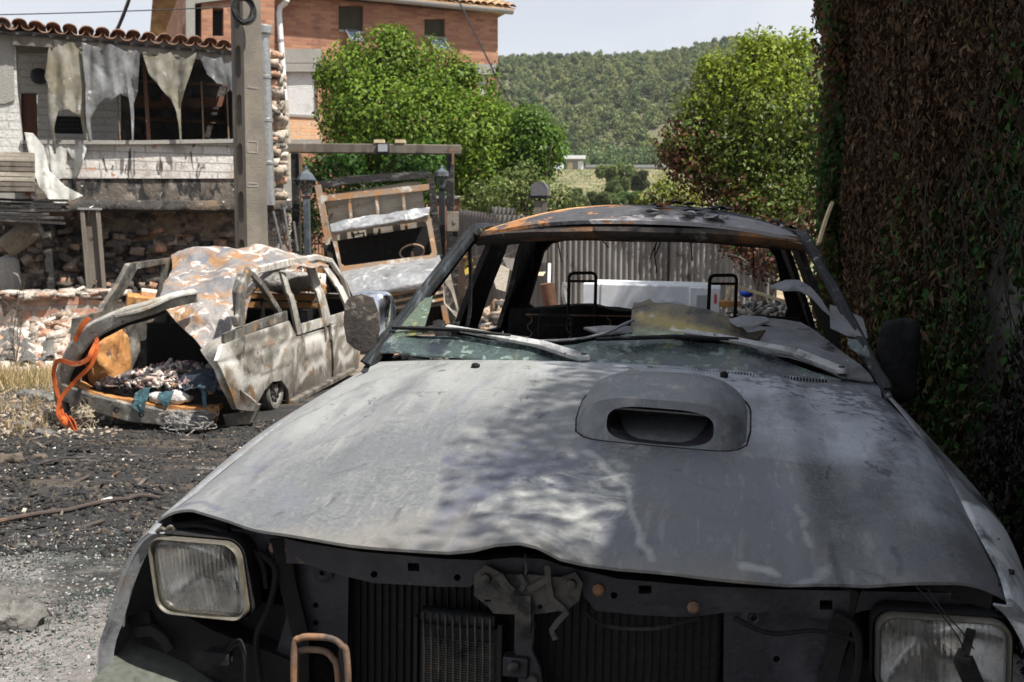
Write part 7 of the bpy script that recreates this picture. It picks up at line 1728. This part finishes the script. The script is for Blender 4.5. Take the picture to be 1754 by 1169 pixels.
for k in range(26):      # loose runners hanging in the scorched part
    x = rs.uniform(2.4, 5.2); z = rs.uniform(.9, 2.6); P = [(x, -.06, z)]
    for i in range(5): x += rs.normal(0, .07); z -= rs.uniform(.05, .25); P.append((x, -.05 - rs.uniform(0, .2), z))
    g.tube([tuple(p) for p in spline(P, 16)], rs.uniform(.002, .004), 4, caps=False)
g.build('stems', M['stem'], ivy)
# second mass of creeper over the end of the wall
n = 44000; X = rs.uniform(9.5, 10.9, n); Z = rs.uniform(-.4, 6.6, n)
C = np.c_[X, -.11 - .30 * rs.uniform(0, 1, n) ** .6 * (.6 + .4 * sn(np.c_[X, Z], 2.4, 3, 3)), Z]
m = (X < 9.75); C[m, 1] = rs.uniform(-.42, .1, m.sum()); m = X > 10.7; C[m, 1] = rs.uniform(-.42, .7, m.sum())
N = unit(rs.normal(0, .6, (n, 3)) + np.array([-.4, -1, .2])); Dd = rs.normal(0, .5, (n, 3)) + np.array([0, -.2, -1.])
t = sn(C[:, [0, 2]], 1.6, 19, 3) + .35 * rs.normal(size=n) - .05
col = np.where((t > 0)[:, None], pick([(.03, .075, .018), (.045, .10, .022), (.07, .10, .025)], [3, 3, 2], n, rs, .3), pick([(.11, .055, .028), (.15, .08, .035), (.07, .04, .022)], [3, 2, 2], n, rs, .3))
sz = rs.uniform(.03, .075, n); V, Q = leaf_quads(C, N, Dd, sz * 1.3, sz * .8, .3)
iv2 = np_mesh('ivy', V, Q, M['leaf'], np.repeat(col, 4, 0)); iv2.matrix_world = WFm.mat(); tag(iv2, 'mixed green and rust creeper over the far end of the wall', 'ivy')
g = MB()
for k in range(14):
    x = rs.uniform(9.9, 10.6); g.tube([tuple(p) for p in spline([(x, -.15, -.4), (x + rs.normal(0, .1), -.16, 1.2), (x + rs.normal(0, .2), -.18, 3), (x + rs.normal(0, .2), -.18, 5.6)], 18)], .012, 5)
g.build('stems', M['bark'], iv2)
g = MB(); g.bar([at(1402, 418, 9.2), at(1414, 378, 9.25), at(1425, 348, 9.3)], .08, .03, (1, 0, .2)); tag(g.build('leaning_plank', M['palewood'], None, bevel=.004), 'pale plank leaning against the ivy above the pickup roof corner', 'plank')

# ============================================================ trees
def tree(name, label, blobs, dens, size, cols, w, trunk, seed, group=None, cat='tree', tintf=None, matl='leaf', asp=.55, inner=.35, limbs=12, tr=.09):
    rs = np.random.RandomState(seed); base = np.array(trunk[0], float)
    o = thing(name, label, cat, loc=base, group=group)
    bl = [(np.array(c) - base, r) for c, r in blobs]
    C, N, D, I = blob_leaves(bl, dens, size, rs, inner=inner); n = len(C)
    lobe = rs.uniform(.74, 1.2, len(bl))[I]
    col = pick(cols, w, n, rs, .22) * lobe[:, None]
    if tintf is not None: col = tintf(C + base, col, rs)
    sz = size * rs.uniform(.65, 1.35, n); V, Q = leaf_quads(C, N, D, sz, sz * asp)
    np_mesh('crown', V, Q, M[matl], np.repeat(col, 4, 0), o)
    g = MB(); tp_ = np.array(trunk[1]) - base
    g.tube([tuple(p) for p in spline([(0, 0, -.2), tp_ * .5 + [.06, 0, 0], tp_], 14)], list(np.linspace(tr, tr * .55, 14)), 9)
    for k in range(limbs):
        c, r = bl[k % len(bl)]; e = np.array(c) + rs.normal(0, .35, 3) * np.array(r)
        s = tp_ * rs.uniform(.45, 1)
        g.tube([tuple(p) for p in spline([s, (s + e) / 2 + rs.normal(0, .12, 3) + [0, 0, .1], e], 12)], list(np.linspace(tr * .5, tr * .1, 12)), 6)
    g.jit(.01, 7, seed); g.build('trunk', M['bark'], o)
    return o
def pb(x, y, r, Y, ry=None, dz=None):
    k = Y / F; return (at(x, y, Y), (r * k, (dz or r) * k, (ry or r) * k))
GT = 22.0
gt = [pb(662, 118, 72, GT), pb(604, 140, 66, GT - .2), pb(590, 205, 50, GT - .6), pb(735, 140, 72, GT + .2), pb(790, 185, 70, GT), pb(640, 215, 85, GT - .9), pb(720, 230, 95, GT - 1.0), pb(815, 250, 85, GT - .8), pb(860, 235, 62, GT), pb(640, 285, 80, GT - .3), pb(730, 300, 85, GT - .8), pb(830, 320, 75, GT - .8), pb(590, 300, 45, GT), pb(680, 75, 34, GT), pb(560, 128, 26, GT - .3), pb(790, 130, 34, GT)]
tree('broad_tree', 'broad bright green tree in front of the brick house', gt, 290, .098, [(.135, .215, .022), (.10, .17, .018), (.19, .26, .03), (.06, .11, .014)], [4, 3, 2, 2], (at(720, 400, GT)[:2].tolist() + [-.7], at(710, 250, GT)), 3, limbs=16, tr=.16)
gt2 = [pb(915, 240, 52, 21), pb(935, 265, 40, 21), pb(900, 285, 55, 21), pb(945, 240, 26, 21), pb(905, 208, 30, 21)]
tree('round_tree', 'smaller round green tree at the right shoulder of the broad tree', gt2, 320, .09, [(.095, .175, .022), (.07, .14, .018), (.13, .21, .03), (.045, .095, .014)], [4, 3, 2, 2], (at(910, 400, 21)[:2].tolist() + [-.7], at(908, 270, 21)), 5, tr=.10)
gt3 = [pb(845, 150, 16, 22.5, 40), pb(850, 190, 20, 22.4, 46), pb(852, 120, 7, 22.5, 20)]
tree('slender_shrub', 'wispy slender shrub reaching up at the brick house corner', gt3, 110, .10, [(.10, .14, .04), (.07, .11, .03)], [2, 2], (at(850, 400, 22.4)[:2].tolist() + [-.7], at(849, 190, 22.4)), 8, cat='shrub', tr=.04, inner=.6)
gt4 = [pb(870, 335, 50, 18.6, 42), pb(925, 345, 50, 18.6, 48), pb(820, 350, 36, 18.9, 40), pb(965, 350, 38, 18.8, 34), pb(895, 310, 34, 18.7)]
tree('pale_bush', 'pale olive bush behind the mailbox and low fence', gt4, 230, .085, [(.13, .17, .05), (.10, .135, .04), (.18, .20, .075), (.07, .10, .03)], [4, 3, 2, 2], (at(900, 430, 18.6)[:2].tolist() + [-.7], at(900, 350, 18.6)), 9, cat='bush', tr=.05)
gt5 = [pb(535, 300, 26, 20.3, 40), pb(548, 365, 30, 20.3, 50), pb(520, 390, 30, 20.4, 60), pb(640, 330, 60, 20.6, 40), pb(560, 285, 26, 20, 40), pb(600, 280, 30, 20, 34), pb(690, 285, 36, 19.8, 40), pb(735, 290, 34, 19.6, 50)]
tree('dark_hedge_bush', 'dark green bush seen under the gateway crossbeam', gt5, 230, .09, [(.045, .11, .02), (.03, .075, .015), (.075, .15, .03)], [3, 3, 2], (at(640, 420, 20)[:2].tolist() + [-.7], at(640, 300, 20)), 10, cat='bush', tr=.05)
RT = 15.4
rt = [pb(1300, 110, 62, RT), pb(1240, 145, 60, RT), pb(1350, 130, 60, RT + .3), pb(1205, 195, 55, RT), pb(1290, 200, 80, RT - .4), pb(1365, 210, 60, RT), pb(1180, 240, 52, RT - .2), pb(1250, 270, 75, RT - .4), pb(1330, 290, 70, RT), pb(1160, 260, 44, RT - .4), pb(1190, 295, 50, RT - .3), pb(1250, 330, 60, RT - .2), pb(1320, 80, 26, RT), pb(1370, 75, 30, RT + .2), pb(1280, 80, 24, RT), pb(1215, 115, 22, RT), pb(1385, 270, 50, RT), pb(1380, 340, 56, RT - .4), pb(1330, 355, 56, RT - .6), pb(1290, 375, 56, RT - .6), pb(1400, 200, 50, RT + .2)]
def rt_tint(P, col, rs):
    x = 877 + F * P[:, 0] / P[:, 1]; y = 410 - F * (P[:, 2] - EYE) / P[:, 1]
    red = (1240 - x) / 90 + (y - 205) / 90 + .5 * rs.normal(size=len(x)) + .35 * sn(P, 1.6, 3, 2)
    yel = (190 - y) / 120 + .3 * rs.normal(size=len(x))
    rc = pick([(.10, .04, .022), (.15, .07, .03), (.07, .03, .02), (.20, .12, .05), (.06, .08, .02)], [4, 3, 3, 1, 1.5], len(x), rs, .25)
    yc = pick([(.24, .28, .03), (.19, .25, .025), (.13, .19, .02)], [2.5, 3, 1.5], len(x), rs, .2)
    c = np.where((yel > .1)[:, None], yc, col); return np.where((red > 1.3)[:, None], rc, c)
tree('scorched_tree', 'leafy tree turned yellow-green on top and rusty brown at the lower left', rt, 380, .075, [(.11, .16, .024), (.07, .11, .018), (.16, .19, .03), (.05, .065, .016)], [3, 3, 1.5, 2], (at(1290, 420, RT)[:2].tolist() + [-.6], at(1285, 230, RT)), 11, tintf=rt_tint, limbs=18, tr=.09, inner=.45)
rb_ = [pb(1140, 325, 30, 17, 28), pb(1180, 340, 34, 17, 24), pb(1110, 345, 26, 17.2, 18)]
tree('yellow_bush', 'low yellow-green bush below the scorched tree', rb_, 260, .085, [(.19, .22, .03), (.13, .17, .03), (.24, .22, .05)], [3, 3, 2], (at(1140, 420, 17)[:2].tolist() + [-.6], at(1145, 345, 17)), 12, cat='bush', tr=.04)
db = [pb(1290, 440, 40, 13.6, 34), pb(1262, 425, 34, 13.8, 22), pb(1325, 455, 40, 13.2, 44), pb(1310, 400, 44, 13.8, 30), pb(1240, 415, 24, 14.0, 12), pb(1365, 410, 44, 13.2, 60)]
def db_t(P, col, rs): return np.where((sn(P, 2.5, 3, 2) + .6 * rs.normal(size=len(P)) > .3)[:, None], pick([(.05, .09, .02), (.03, .06, .015)], [1, 1], len(P), rs), col)
tree('rusty_creeper_bush', 'dark rusty bush before the fence, seen through the pickup rear window', db, 260, .075, [(.09, .035, .02), (.06, .03, .02), (.13, .06, .03)], [3, 3, 1.5], (at(1300, 520, 13.4)[:2].tolist() + [-.5], at(1300, 440, 13.4)), 13, cat='bush', tr=.05, tintf=db_t, inner=.5)
# meadow bushes in the valley
def far_bush(x, yt, yb, w, Y, seed, label, cols, grp=None, name='valley_bush', cat='bush'):
    rs = np.random.RandomState(seed); c = at(x, (yt + yb) / 2, Y); k = Y / F; Hh = (yb - yt) / 2 * k
    bl = [(c + np.array([rs.normal(0, .42) * w * k, rs.uniform(-.5, .5) * w * k, rs.uniform(-.95, .75) * Hh]), (w * k * q, w * k * q, Hh * q)) for q in rs.uniform(.14, .36, 26)]
    z = gz(c[0], Y); z = min(z, at(x, yb, Y)[2] + .2)
    tree(name, label, bl, 2600 * (1 / (k * k)) / 9000 * 9, .042 * Y / 8, cols, [3, 3, 2], ((c[0], Y, z), (c[0], Y, c[2])), seed, cat=cat, group=grp, limbs=7, tr=.006 * Y / 6)
CG = [(.18, .235, .085), (.14, .18, .06), (.22, .27, .10)]
far_bush(1055, 277, 332, 21, 105, 21, 'bushy green tree standing alone in the valley meadow', CG, name='meadow_tree', cat='tree')
far_bush(1092, 292, 322, 24, 112, 22, 'low olive bush right of the lone meadow tree', [(.10, .12, .05), (.07, .09, .035), (.13, .14, .06)])
far_bush(990, 325, 352, 22, 80, 23, 'grey-green bush at the near edge of the meadow', [(.10, .13, .05), (.08, .10, .04), (.14, .17, .07)])
far_bush(1040, 330, 356, 30, 80, 24, 'pale green bush in front of the lone meadow tree', [(.12, .16, .05), (.09, .12, .04), (.16, .20, .08)])
far_bush(1090, 330, 356, 30, 82, 25, 'bright green bush low down beside the yellow bush', [(.10, .18, .05), (.09, .14, .04), (.14, .22, .07)])

# ============================================================ far buildings
fb = thing('valley_shed', 'small flat-roofed pale shed far off in the valley', 'shed', loc=tuple(at(983, 298, 185)))
z0 = np.array(fb.location); sq = lambda x, y, Y=185: at(x, y, Y) - z0
g = MB(); a, b = sq(967, 298), sq(1000, 273); g.box((a[0], 0, -2), (b[0], 7, b[2])); g.build('shed_wall', M['concrete'], fb, smooth=False)
g = MB(); a, b = sq(963, 273), sq(1003, 267); g.box((a[0], -.8, a[2]), (b[0], 8, b[2])); g.build('shed_roof', M['whitepaint'], fb, smooth=False)
g = MB(); a, b = sq(972, 296, 184.6), sq(981, 279, 184.6); g.box((a[0], -.15, a[2]), (b[0], -.03, b[2])); g.build('shed_door', M['palewood'], fb)
g = MB(); a, b = sq(990, 296, 184.6), sq(999, 276, 184.6); g.box((a[0], -.15, a[2]), (b[0], -.03, b[2])); g.build('shed_panel', M['whitepaint'], fb)
lw2 = thing('valley_greenhouse', 'long low white greenhouse roof across the valley', 'greenhouse', loc=tuple(at(1080, 300, 195)))
z0 = np.array(lw2.location); a, b = at(1003, 301, 195) - z0, at(1185, 283, 195) - z0
g = MB(); g.box((a[0], 0, -2), (b[0], 12, b[2] - .5)); g.build('glazing', M['whitepaint'], lw2, smooth=False)
g = MB(); g.box((a[0], -.6, b[2] - .5), (b[0], 12.5, b[2])); g.build('greenhouse_roof', M['zinc'], lw2, smooth=False)
g = MB()
for x in np.linspace(a[0], b[0], 14): g.box((x - .15, -.2, -2), (x + .15, -.02, b[2] - .5))
g.build('greenhouse_frame', M['zinc'], lw2, smooth=False)
vs_ = thing('valley_wall', 'pale low wall left of the valley shed', 'wall', loc=tuple(at(945, 300, 184)))
z0 = np.array(vs_.location); a, b = at(915, 300, 184) - z0, at(966, 279, 184) - z0
g = MB(); g.box((a[0], 0, -2), (b[0], 1, b[2])); g.build('wall_body', M['whitepaint'], vs_, smooth=False)

# ============================================================ pine forest on the hill (one mass)
rs = np.random.RandomState(99)
def pine_template(seed, n=170):
    r = np.random.RandomState(seed); bl = [((r.uniform(-.5, .5), r.uniform(-.5, .5), r.uniform(.1, .8)), (r.uniform(.4, .65), r.uniform(.4, .65), r.uniform(.3, .45))) for _ in range(5)]
    C, N, D, I = blob_leaves(bl, n / 5 / 2.2, .4, r, inner=.25); C = C[:n]; N = N[:n]; D = D[:n]
    sz = .30 * r.uniform(.7, 1.3, len(C)); V, Q = leaf_quads(C, N, D, sz, sz * .8, .2); return V, Q
TPL = [pine_template(i) for i in range(6)]
Vs, Qs, Ts = [], [], []; off = 0
cnt = 0
for _ in range(22000):
    Y = 205 + 260 * rs.uniform(0, 1) ** .9; X = rs.uniform(-.55, .75) * Y
    if -.55 * Y < X < -.16 * Y and rs.uniform() > .25: continue
    if X > .46 * Y and rs.uniform() > .25: continue
    q_ = float(sn(np.array([X, Y]), .045, 7, 3))
    if q_ < -.55 and rs.uniform() > .3: continue
    V, Q = TPL[rs.randint(6)]; s = rs.uniform(1.0, 1.8) * (1.15 if Y < 230 else 1); hgt = s * rs.uniform(1.0, 1.5); a = rs.uniform(0, 6.28)
    Rz = np.array([[math.cos(a), -math.sin(a), 0], [math.sin(a), math.cos(a), 0], [0, 0, 1]])
    P = (V * [s, s, hgt]) @ Rz.T + [X, Y, gz(X, Y) + s * .5]
    Vs.append(P); Qs.append(Q + off); off += len(V)
    base = np.array([(.145, .175, .065), (.11, .145, .052), (.19, .205, .078), (.07, .095, .038)][rs.randint(4)]) * rs.uniform(.8, 1.2)
    if Y < 226: base = np.array((.105, .15, .055)) * rs.uniform(.8, 1.3)
    Ts.append(np.repeat(base[None], len(V), 0) * rs.uniform(.85, 1.15, (len(V), 1)))
fo = np_mesh('pine_forest', np.vstack(Vs), np.vstack(Qs), M['pine'], np.vstack(Ts)); tag(fo, 'pine wood covering the hillside beyond the valley', 'forest', kind='stuff')
# rough grass in the valley
n = 16000; Y = 60 + 150 * rs.uniform(0, 1, n) ** 1.2; X = (rs.uniform(-.1, .35, n)) * Y; Z = np.array([gz(x, y) for x, y in zip(X, Y)])
C = np.c_[X, Y, Z + .05]; sz = rs.uniform(.12, .45, n); N = unit(rs.normal(0, .7, (n, 3)) + [0, -.6, .5]); D = rs.normal(0, .4, (n, 3)) + [0, 0, 1.]
V, Q = leaf_quads(C, N, D, sz, sz * .7)
tag(np_mesh('meadow_grass', V, Q, M['grassm'], np.repeat(pick([(.16, .17, .07), (.24, .20, .10), (.10, .14, .05), (.28, .24, .14)], [3, 3, 3, 1], n, rs, .2), 4, 0)), 'rough dry grass in the valley meadow', 'grass', kind='stuff')

# ============================================================ on the ground of the yard
def gzv(X, Y): return np.array([gz(x, y) for x, y in zip(X, Y)])
rs = np.random.RandomState(55)
def scatter(name, label, n, fx, size, asp, cols, w, matl, seed, flat=.7, cat='debris', rough=.35):
    rs = np.random.RandomState(seed); X, Y = fx(n, rs); s = size[0] + (size[1] - size[0]) * rs.uniform(0, 1, len(X)) ** 3
    C = np.c_[X, Y, gzv(X, Y) + s * asp[0] * .3]; S = s[:, None] * np.c_[rs.uniform(.7, 1.5, len(X)), rs.uniform(.6, 1.1, len(X)), rs.uniform(*asp, len(X))]
    return tag(chunks(name, C, S, cols, w, M[matl], rs, flat, rough), label, cat, kind='stuff')
def near_strip(y0, y1, x0=-.56, x1=-.05, pw=1.0):
    def f(n, rs):
        Y = y0 + (y1 - y0) * rs.uniform(0, 1, n) ** pw; return rs.uniform(x0, x1, n) * Y, Y
    return f
scatter('char', 'black char and cinders strewn over the yard', 19000, near_strip(4.8, 9.4), (.004, .04), (.2, .5), [(.018, .017, .016), (.03, .028, .025), (.07, .055, .042), (.02, .02, .022)], [4, 3, 1.5, 2], 'ash', 3)
scatter('pale_litter', 'small pale flakes and crumbs on the burnt ground', 2600, near_strip(4.9, 9.6), (.003, .024), (.12, .4), [(.40, .36, .30), (.30, .25, .19), (.5, .48, .44), (.28, .19, .11)], [3, 3, 2, 1], 'ash', 4)
scatter('gravel', 'grey grit and small stones on the near concrete', 7000, near_strip(3.3, 5.6), (.003, .016), (.4, .8), [(.19, .175, .16), (.26, .245, .225), (.10, .095, .088), (.08, .09, .085)], [3, 2, 2.4, 1], 'ash', 5)
def clusters(n, rs):
    c = [(px, py) for px, py in ((110, 1050), (200, 950), (130, 965), (225, 1000), (60, 950), (40, 1150), (150, 1120), (95, 1010), (200, 925), (30, 1010), (10, 940))]
    X, Y = [], []
    for x, y in c:
        p = ong(x, y); m = n // len(c); X.append(rs.normal(p[0], .11, m)); Y.append(rs.normal(p[1], .16, m))
    return np.concatenate(X), np.concatenate(Y)
scatter('broken_glass', 'crumbs of blue-green broken glass on the ground beside the pickup', 5200, clusters, (.002, .008), (.5, .9), [(.07, .12, .105), (.12, .18, .16), (.04, .065, .06), (.24, .30, .28)], [3, 2, 3, 1], 'glassbits', 6, .2)
scatter('soil_stones', 'stones and crumbs on the dry brown soil at the left', 2200, near_strip(8.6, 12.6, -.56, -.40), (.006, .05), (.2, .6), [(.30, .245, .18), (.25, .19, .14), (.36, .32, .27), (.18, .14, .10)], [3, 3, 2, 2], 'chunk', 7)
scatter('yard_debris', 'scraps and stones littering the ground between van, truck and pickup', 2600, lambda n, rs: ((lambda Y: (rs.uniform(-.13, .05, n) * Y, Y))(rs.uniform(6.2, 15, n))), (.01, .22), (.2, .7), [(.45, .36, .26), (.25, .2, .15), (.08, .07, .06), (.55, .5, .44), (.38, .2, .1)], [3, 3, 3, 1.5, 1], 'chunk', 8)
def rock(name, label, px, r, seed, matl='rock', grp=None):
    p = ong(*px); g = MB().grid(superell((0, 0, 0), r, .75, n=34)); g.jit(.26 * r[0], 3.2 / r[0] * .5, seed, True); g.jit(.07 * r[0], 12 / r[0] * .5, seed + 1, True)
    g.v = [(x, y, max(z, -r[2] * .55)) for x, y, z in g.v]
    o = tag(g.build(name, M[matl], None, angle=24), label, 'stone', grp); o.location = p + [0, 0, r[2] * .5]; o.rotation_euler = (0, .08, rs.uniform(-.3, .3)); return o
rock('rock', 'large flat grey rock at the left edge beside broken glass', (16, 1066), (.19, .10, .095), 3)
for k, (x, y, r, lb) in enumerate(((28, 700, .10, 'pale stone at the left edge on dry soil'), (60, 680, .16, 'flat pale slab of stone before the dry grass'), (90, 684, .12, 'pale stone touching the orange strap'), (44, 730, .10, 'rounded pale stone on bare brown soil'), (82, 744, .09, 'white stone next to the hanging end of the orange strap'), (20, 790, .12, 'dark stone on the char near the left edge'), (70, 785, .06, 'brown stone on the char below the strap'))):
    rock('stone', lb, (x, y), (r, r * .7, r * .42), 10 + k, 'rock' if k < 5 else 'bark', 'stones on the yard soil')
def groundline(label, name, pts, r, matl, cat):
    P = spline([ong(x, y) + [0, 0, r * 1.2] for x, y in pts], 60); P[:, 2] += .012 * np.abs(np.sin(np.linspace(0, 9, 60)))
    return tag(MB().tube([tuple(p) for p in P], r, 8).jit(.003, 20, 3).build(name, M[matl], None), label, cat)
groundline('scorched brown hose lying across the char towards the pickup', 'burnt_hose', [(-40, 908), (40, 893), (110, 880), (170, 869), (215, 860), (240, 857), (275, 860)], .014, 'rope', 'hose')
groundline('thin black wire looped on the char', 'burnt_wire', [(20, 822), (36, 806), (60, 804), (48, 818), (30, 826)], .006, 'cable', 'wire')
groundline('bent black cable on the burnt ground', 'burnt_wire', [(50, 870), (90, 855), (140, 848), (150, 858)], .006, 'cable', 'wire')
def flat_scrap(label, px, s, matl, seed, name='sheet_scrap', cat='scrap', tilt=.1, rz=0.):
    p = ong(*px); g = MB(); rs = np.random.RandomState(seed); ring = [(s[0] * math.cos(a) * rs.uniform(.7, 1.15), s[1] * math.sin(a) * rs.uniform(.7, 1.15)) for a in np.linspace(0, 6.28, 9)[:-1]]
    g.panel(ring, [], lambda a, b, d: (a, b, d + .06 * s[0] * math.sin(a * 9 / s[0] * .4) + tilt * a), .008, s[0] * .4)
    o = tag(g.build(name, M[matl], None), label, cat); o.location = p + [0, 0, .03]; o.rotation_euler = (0, 0, rz); return o
flat_scrap('small white chip on the char beside the hose', (184, 864), (.035, .025), 'whitepaint', 3)
flat_scrap('charred flat board on the burnt ground below the strap', (130, 775), (.22, .05), 'charwood', 5)
flat_scrap('charred splinter of board under the van corner', (90, 797), (.20, .05), 'charwood', 8)
rs = np.random.RandomState(88); n = 420; X, Y = near_strip(4.9, 9.3)(n, rs); S = (.02 + .16 * rs.uniform(0, 1, n) ** 2.5)[:, None] * np.c_[np.ones(n), rs.uniform(.06, .2, n), rs.uniform(.05, .12, n)]
tag(chunks('burnt_splinters', np.c_[X, Y, gzv(X, Y) + .012], S, [(.02, .018, .017), (.05, .04, .033), (.13, .11, .09), (.18, .09, .04)], [4, 3, 1.5, .8], M['ash'], rs, .9, .2), 'charred splinters and strips scattered over the black ground', 'debris', kind='stuff')
# dry grass and weeds at the left
def tuft(name, label, n, fx, h, cols, w, seed, cat='grass', wd=.010):
    rs = np.random.RandomState(seed); X, Y = fx(n, rs); hh = rs.uniform(*h, n); D = unit(rs.normal(0, .45, (n, 3)) + [0, 0, 1.]); N = unit(np.cross(D, rs.normal(size=(n, 3))))
    C = np.c_[X, Y, gzv(X, Y)] + D * hh[:, None] * .48; V, Q = leaf_quads(C, N, D, hh, np.full(n, wd) * rs.uniform(.6, 1.4, n), .1)
    return tag(np_mesh(name, V, Q, M['grassm'], np.repeat(pick(cols, w, n, rs, .2), 4, 0)), label, cat, kind='stuff')
def around(pts, sx, sy):
    def f(n, rs):
        P = np.array([ong(*p) for p in pts]); i = rs.randint(len(P), size=n); return P[i, 0] + rs.normal(0, sx, n), P[i, 1] + rs.normal(0, sy, n)
    return f
tuft('dry_grass', 'dry straw grass before the rubble bank', 3600, around([(10, 640), (40, 640), (70, 645), (95, 640), (20, 660), (60, 662), (-20, 650)], .22, .35), (.10, .34), [(.40, .31, .16), (.32, .24, .12), (.48, .40, .24), (.20, .20, .07)], [4, 3, 2, 1], 3)
tuft('green_grass', 'few green blades at the foot of the rubble', 420, around([(85, 612), (95, 618), (70, 610)], .12, .2), (.12, .34), [(.10, .17, .04), (.16, .20, .06)], [1, 1], 4)
tuft('sparse_grass', 'sparse dry stalks on the bare soil', 700, around([(30, 700), (70, 720), (15, 740)], .25, .4), (.05, .14), [(.36, .28, .16), (.28, .2, .11)], [1, 1], 5)
g = MB(); rs = np.random.RandomState(14); p0 = at(27, 625, 12.6)
for k in range(9):
    e = p0 + [rs.normal(0, .1), rs.normal(0, .1), rs.uniform(.4, 1.15)]; g.tube([tuple(p) for p in spline([p0, (p0 + e) / 2 + rs.normal(0, .05, 3), e], 10)], .004, 4)
    for j in range(3): m_ = p0 + (e - p0) * rs.uniform(.4, .95); g.tube([tuple(m_), tuple(m_ + [rs.normal(0, .09), 0, rs.uniform(.05, .18)])], .003, 4)
tag(g.build('dead_weed', M['bark'], None), 'leafless dark weed stalks before the low brick wall', 'weed')

# seen through the pickup's side windows
def lean(label, pts, Y, matl, th=.02, cat='sheet', name='leaning_sheet', tilt=.35, cr=.02):
    P2 = [tuple(at(x, y, Y)[[0, 2]]) for x, y in pts]; zm = min(p[1] for p in P2)
    return tag(MB().panel(P2, [], lambda a, b, d: (a, Y + d + tilt * (b - zm) + cr * math.sin(a * 23) + cr * math.sin(b * 11), b), th, .08).build(name, M[matl], None, angle=60), label, cat)
lean('crumpled brown metal sheet standing beside the truck nose', [(757, 470), (768, 455), (775, 490), (785, 530), (782, 545), (760, 520)], 12.4, 'greywood', tilt=.2, cr=.03)
lean('hanging grey burnt sheet at the truck corner', [(759, 480), (772, 500), (784, 535), (775, 532), (762, 520)], 12.0, 'charwall', tilt=.1, cr=.03)
lean('grey weathered board propped on the debris past the pickup pillar', [(842, 470), (858, 454), (873, 462), (866, 500), (850, 495)], 9.6, 'greywood', th=.03, cat='board', name='propped_board', cr=.0)
lean('fallen corrugated sheet sloping behind the debris', [(860, 440), (893, 446), (885, 470), (868, 458)], 10.5, 'corr', cr=.012)
lean('yellow plastic scrap in the debris past the front pillar', [(795, 463), (802, 458), (804, 468), (797, 472)], 9.4, 'yellow', th=.02, cat='scrap', name='plastic_scrap')
lean('pale yellow flake on the debris near the rear window corner', [(919, 467), (935, 466), (930, 473), (920, 472)], 8.8, 'palewood', th=.02, cat='scrap', name='board_scrap')
heap('debris', 'mixed burnt rubbish heaped between the truck and the pickup', None, 1900, (at(775, 480, 9.6)[0], at(945, 480, 9.6)[0]), (9.2, 11.6), -.4, 1.15, (.02, .20), [(.36, .27, .19), (.07, .06, .055), (.22, .14, .08), (.48, .43, .36), (.17, .15, .13)], [3, 3.5, 2, 1.2, 2.5], 15, cat='debris')
heap('debris', 'low dark rubbish beside the truck wheel', None, 320, (at(735, 520, 11.4)[0], at(800, 520, 11.4)[0]), (10.4, 12.4), -.4, .7, (.04, .22), [(.10, .09, .08), (.2, .16, .12), (.32, .2, .1), (.03, .03, .03)], [3, 2, 1, 3], 16, cat='debris')
g = MB(); p = [at(941, 452, 8.6), at(940, 495, 8.5), at(944, 520, 8.5)]; g.tube([tuple(x) for x in spline(p, 10)], .015, 8); tag(g.build('white_pipe', M['whitepaint'], None), 'thin white pipe upright at the rear window corner', 'pipe')
g = MB(); g.tube([at(936, 486, 8.4), at(945, 540, 8.4)], .06, 10); tag(g.jit(.008, 14, 2).build('timber_stump', M['doorwood'], None), 'reddish timber stub standing by the white pipe', 'post')
g = MB(); g.tube([tuple(x) for x in spline([at(968, 484, 7.9), at(966, 500, 7.9), at(970, 520, 7.9)], 10)], .022, 8); tag(g.build('hose_end', M['wiper'], None), 'pale curved hose end next to the washing machine', 'hose')
fl2 = [pb(800, 450, 16, 10.4, 18), pb(893, 432, 10, 10.8, 9)]
tree('withered_shrub', 'yellowing withered shrub on the debris past the front pillar', fl2, 300, .05, [(.28, .22, .05), (.14, .14, .04), (.2, .12, .05)], [2, 2, 2], (at(800, 500, 10.4)[:2].tolist() + [-.4], at(800, 455, 10.4)), 33, cat='shrub', tr=.02, limbs=6)

# ============================================================ the summer air between here and the hill
m, nt = _nt('summer_haze'); _o = nt.nodes.new('ShaderNodeOutputMaterial'); _v = nt.nodes.new('ShaderNodeVolumePrincipled')
_v.inputs['Color'].default_value = (.86, .90, .95, 1); _v.inputs['Density'].default_value = .0002; _v.inputs['Anisotropy'].default_value = .2
nt.links.new(_v.outputs[0], _o.inputs['Volume'])
hz = MB().box((-720, -40, -4), (720, 1220, 130)).build('haze', m, None, smooth=False); tag(hz, kind='stuff')
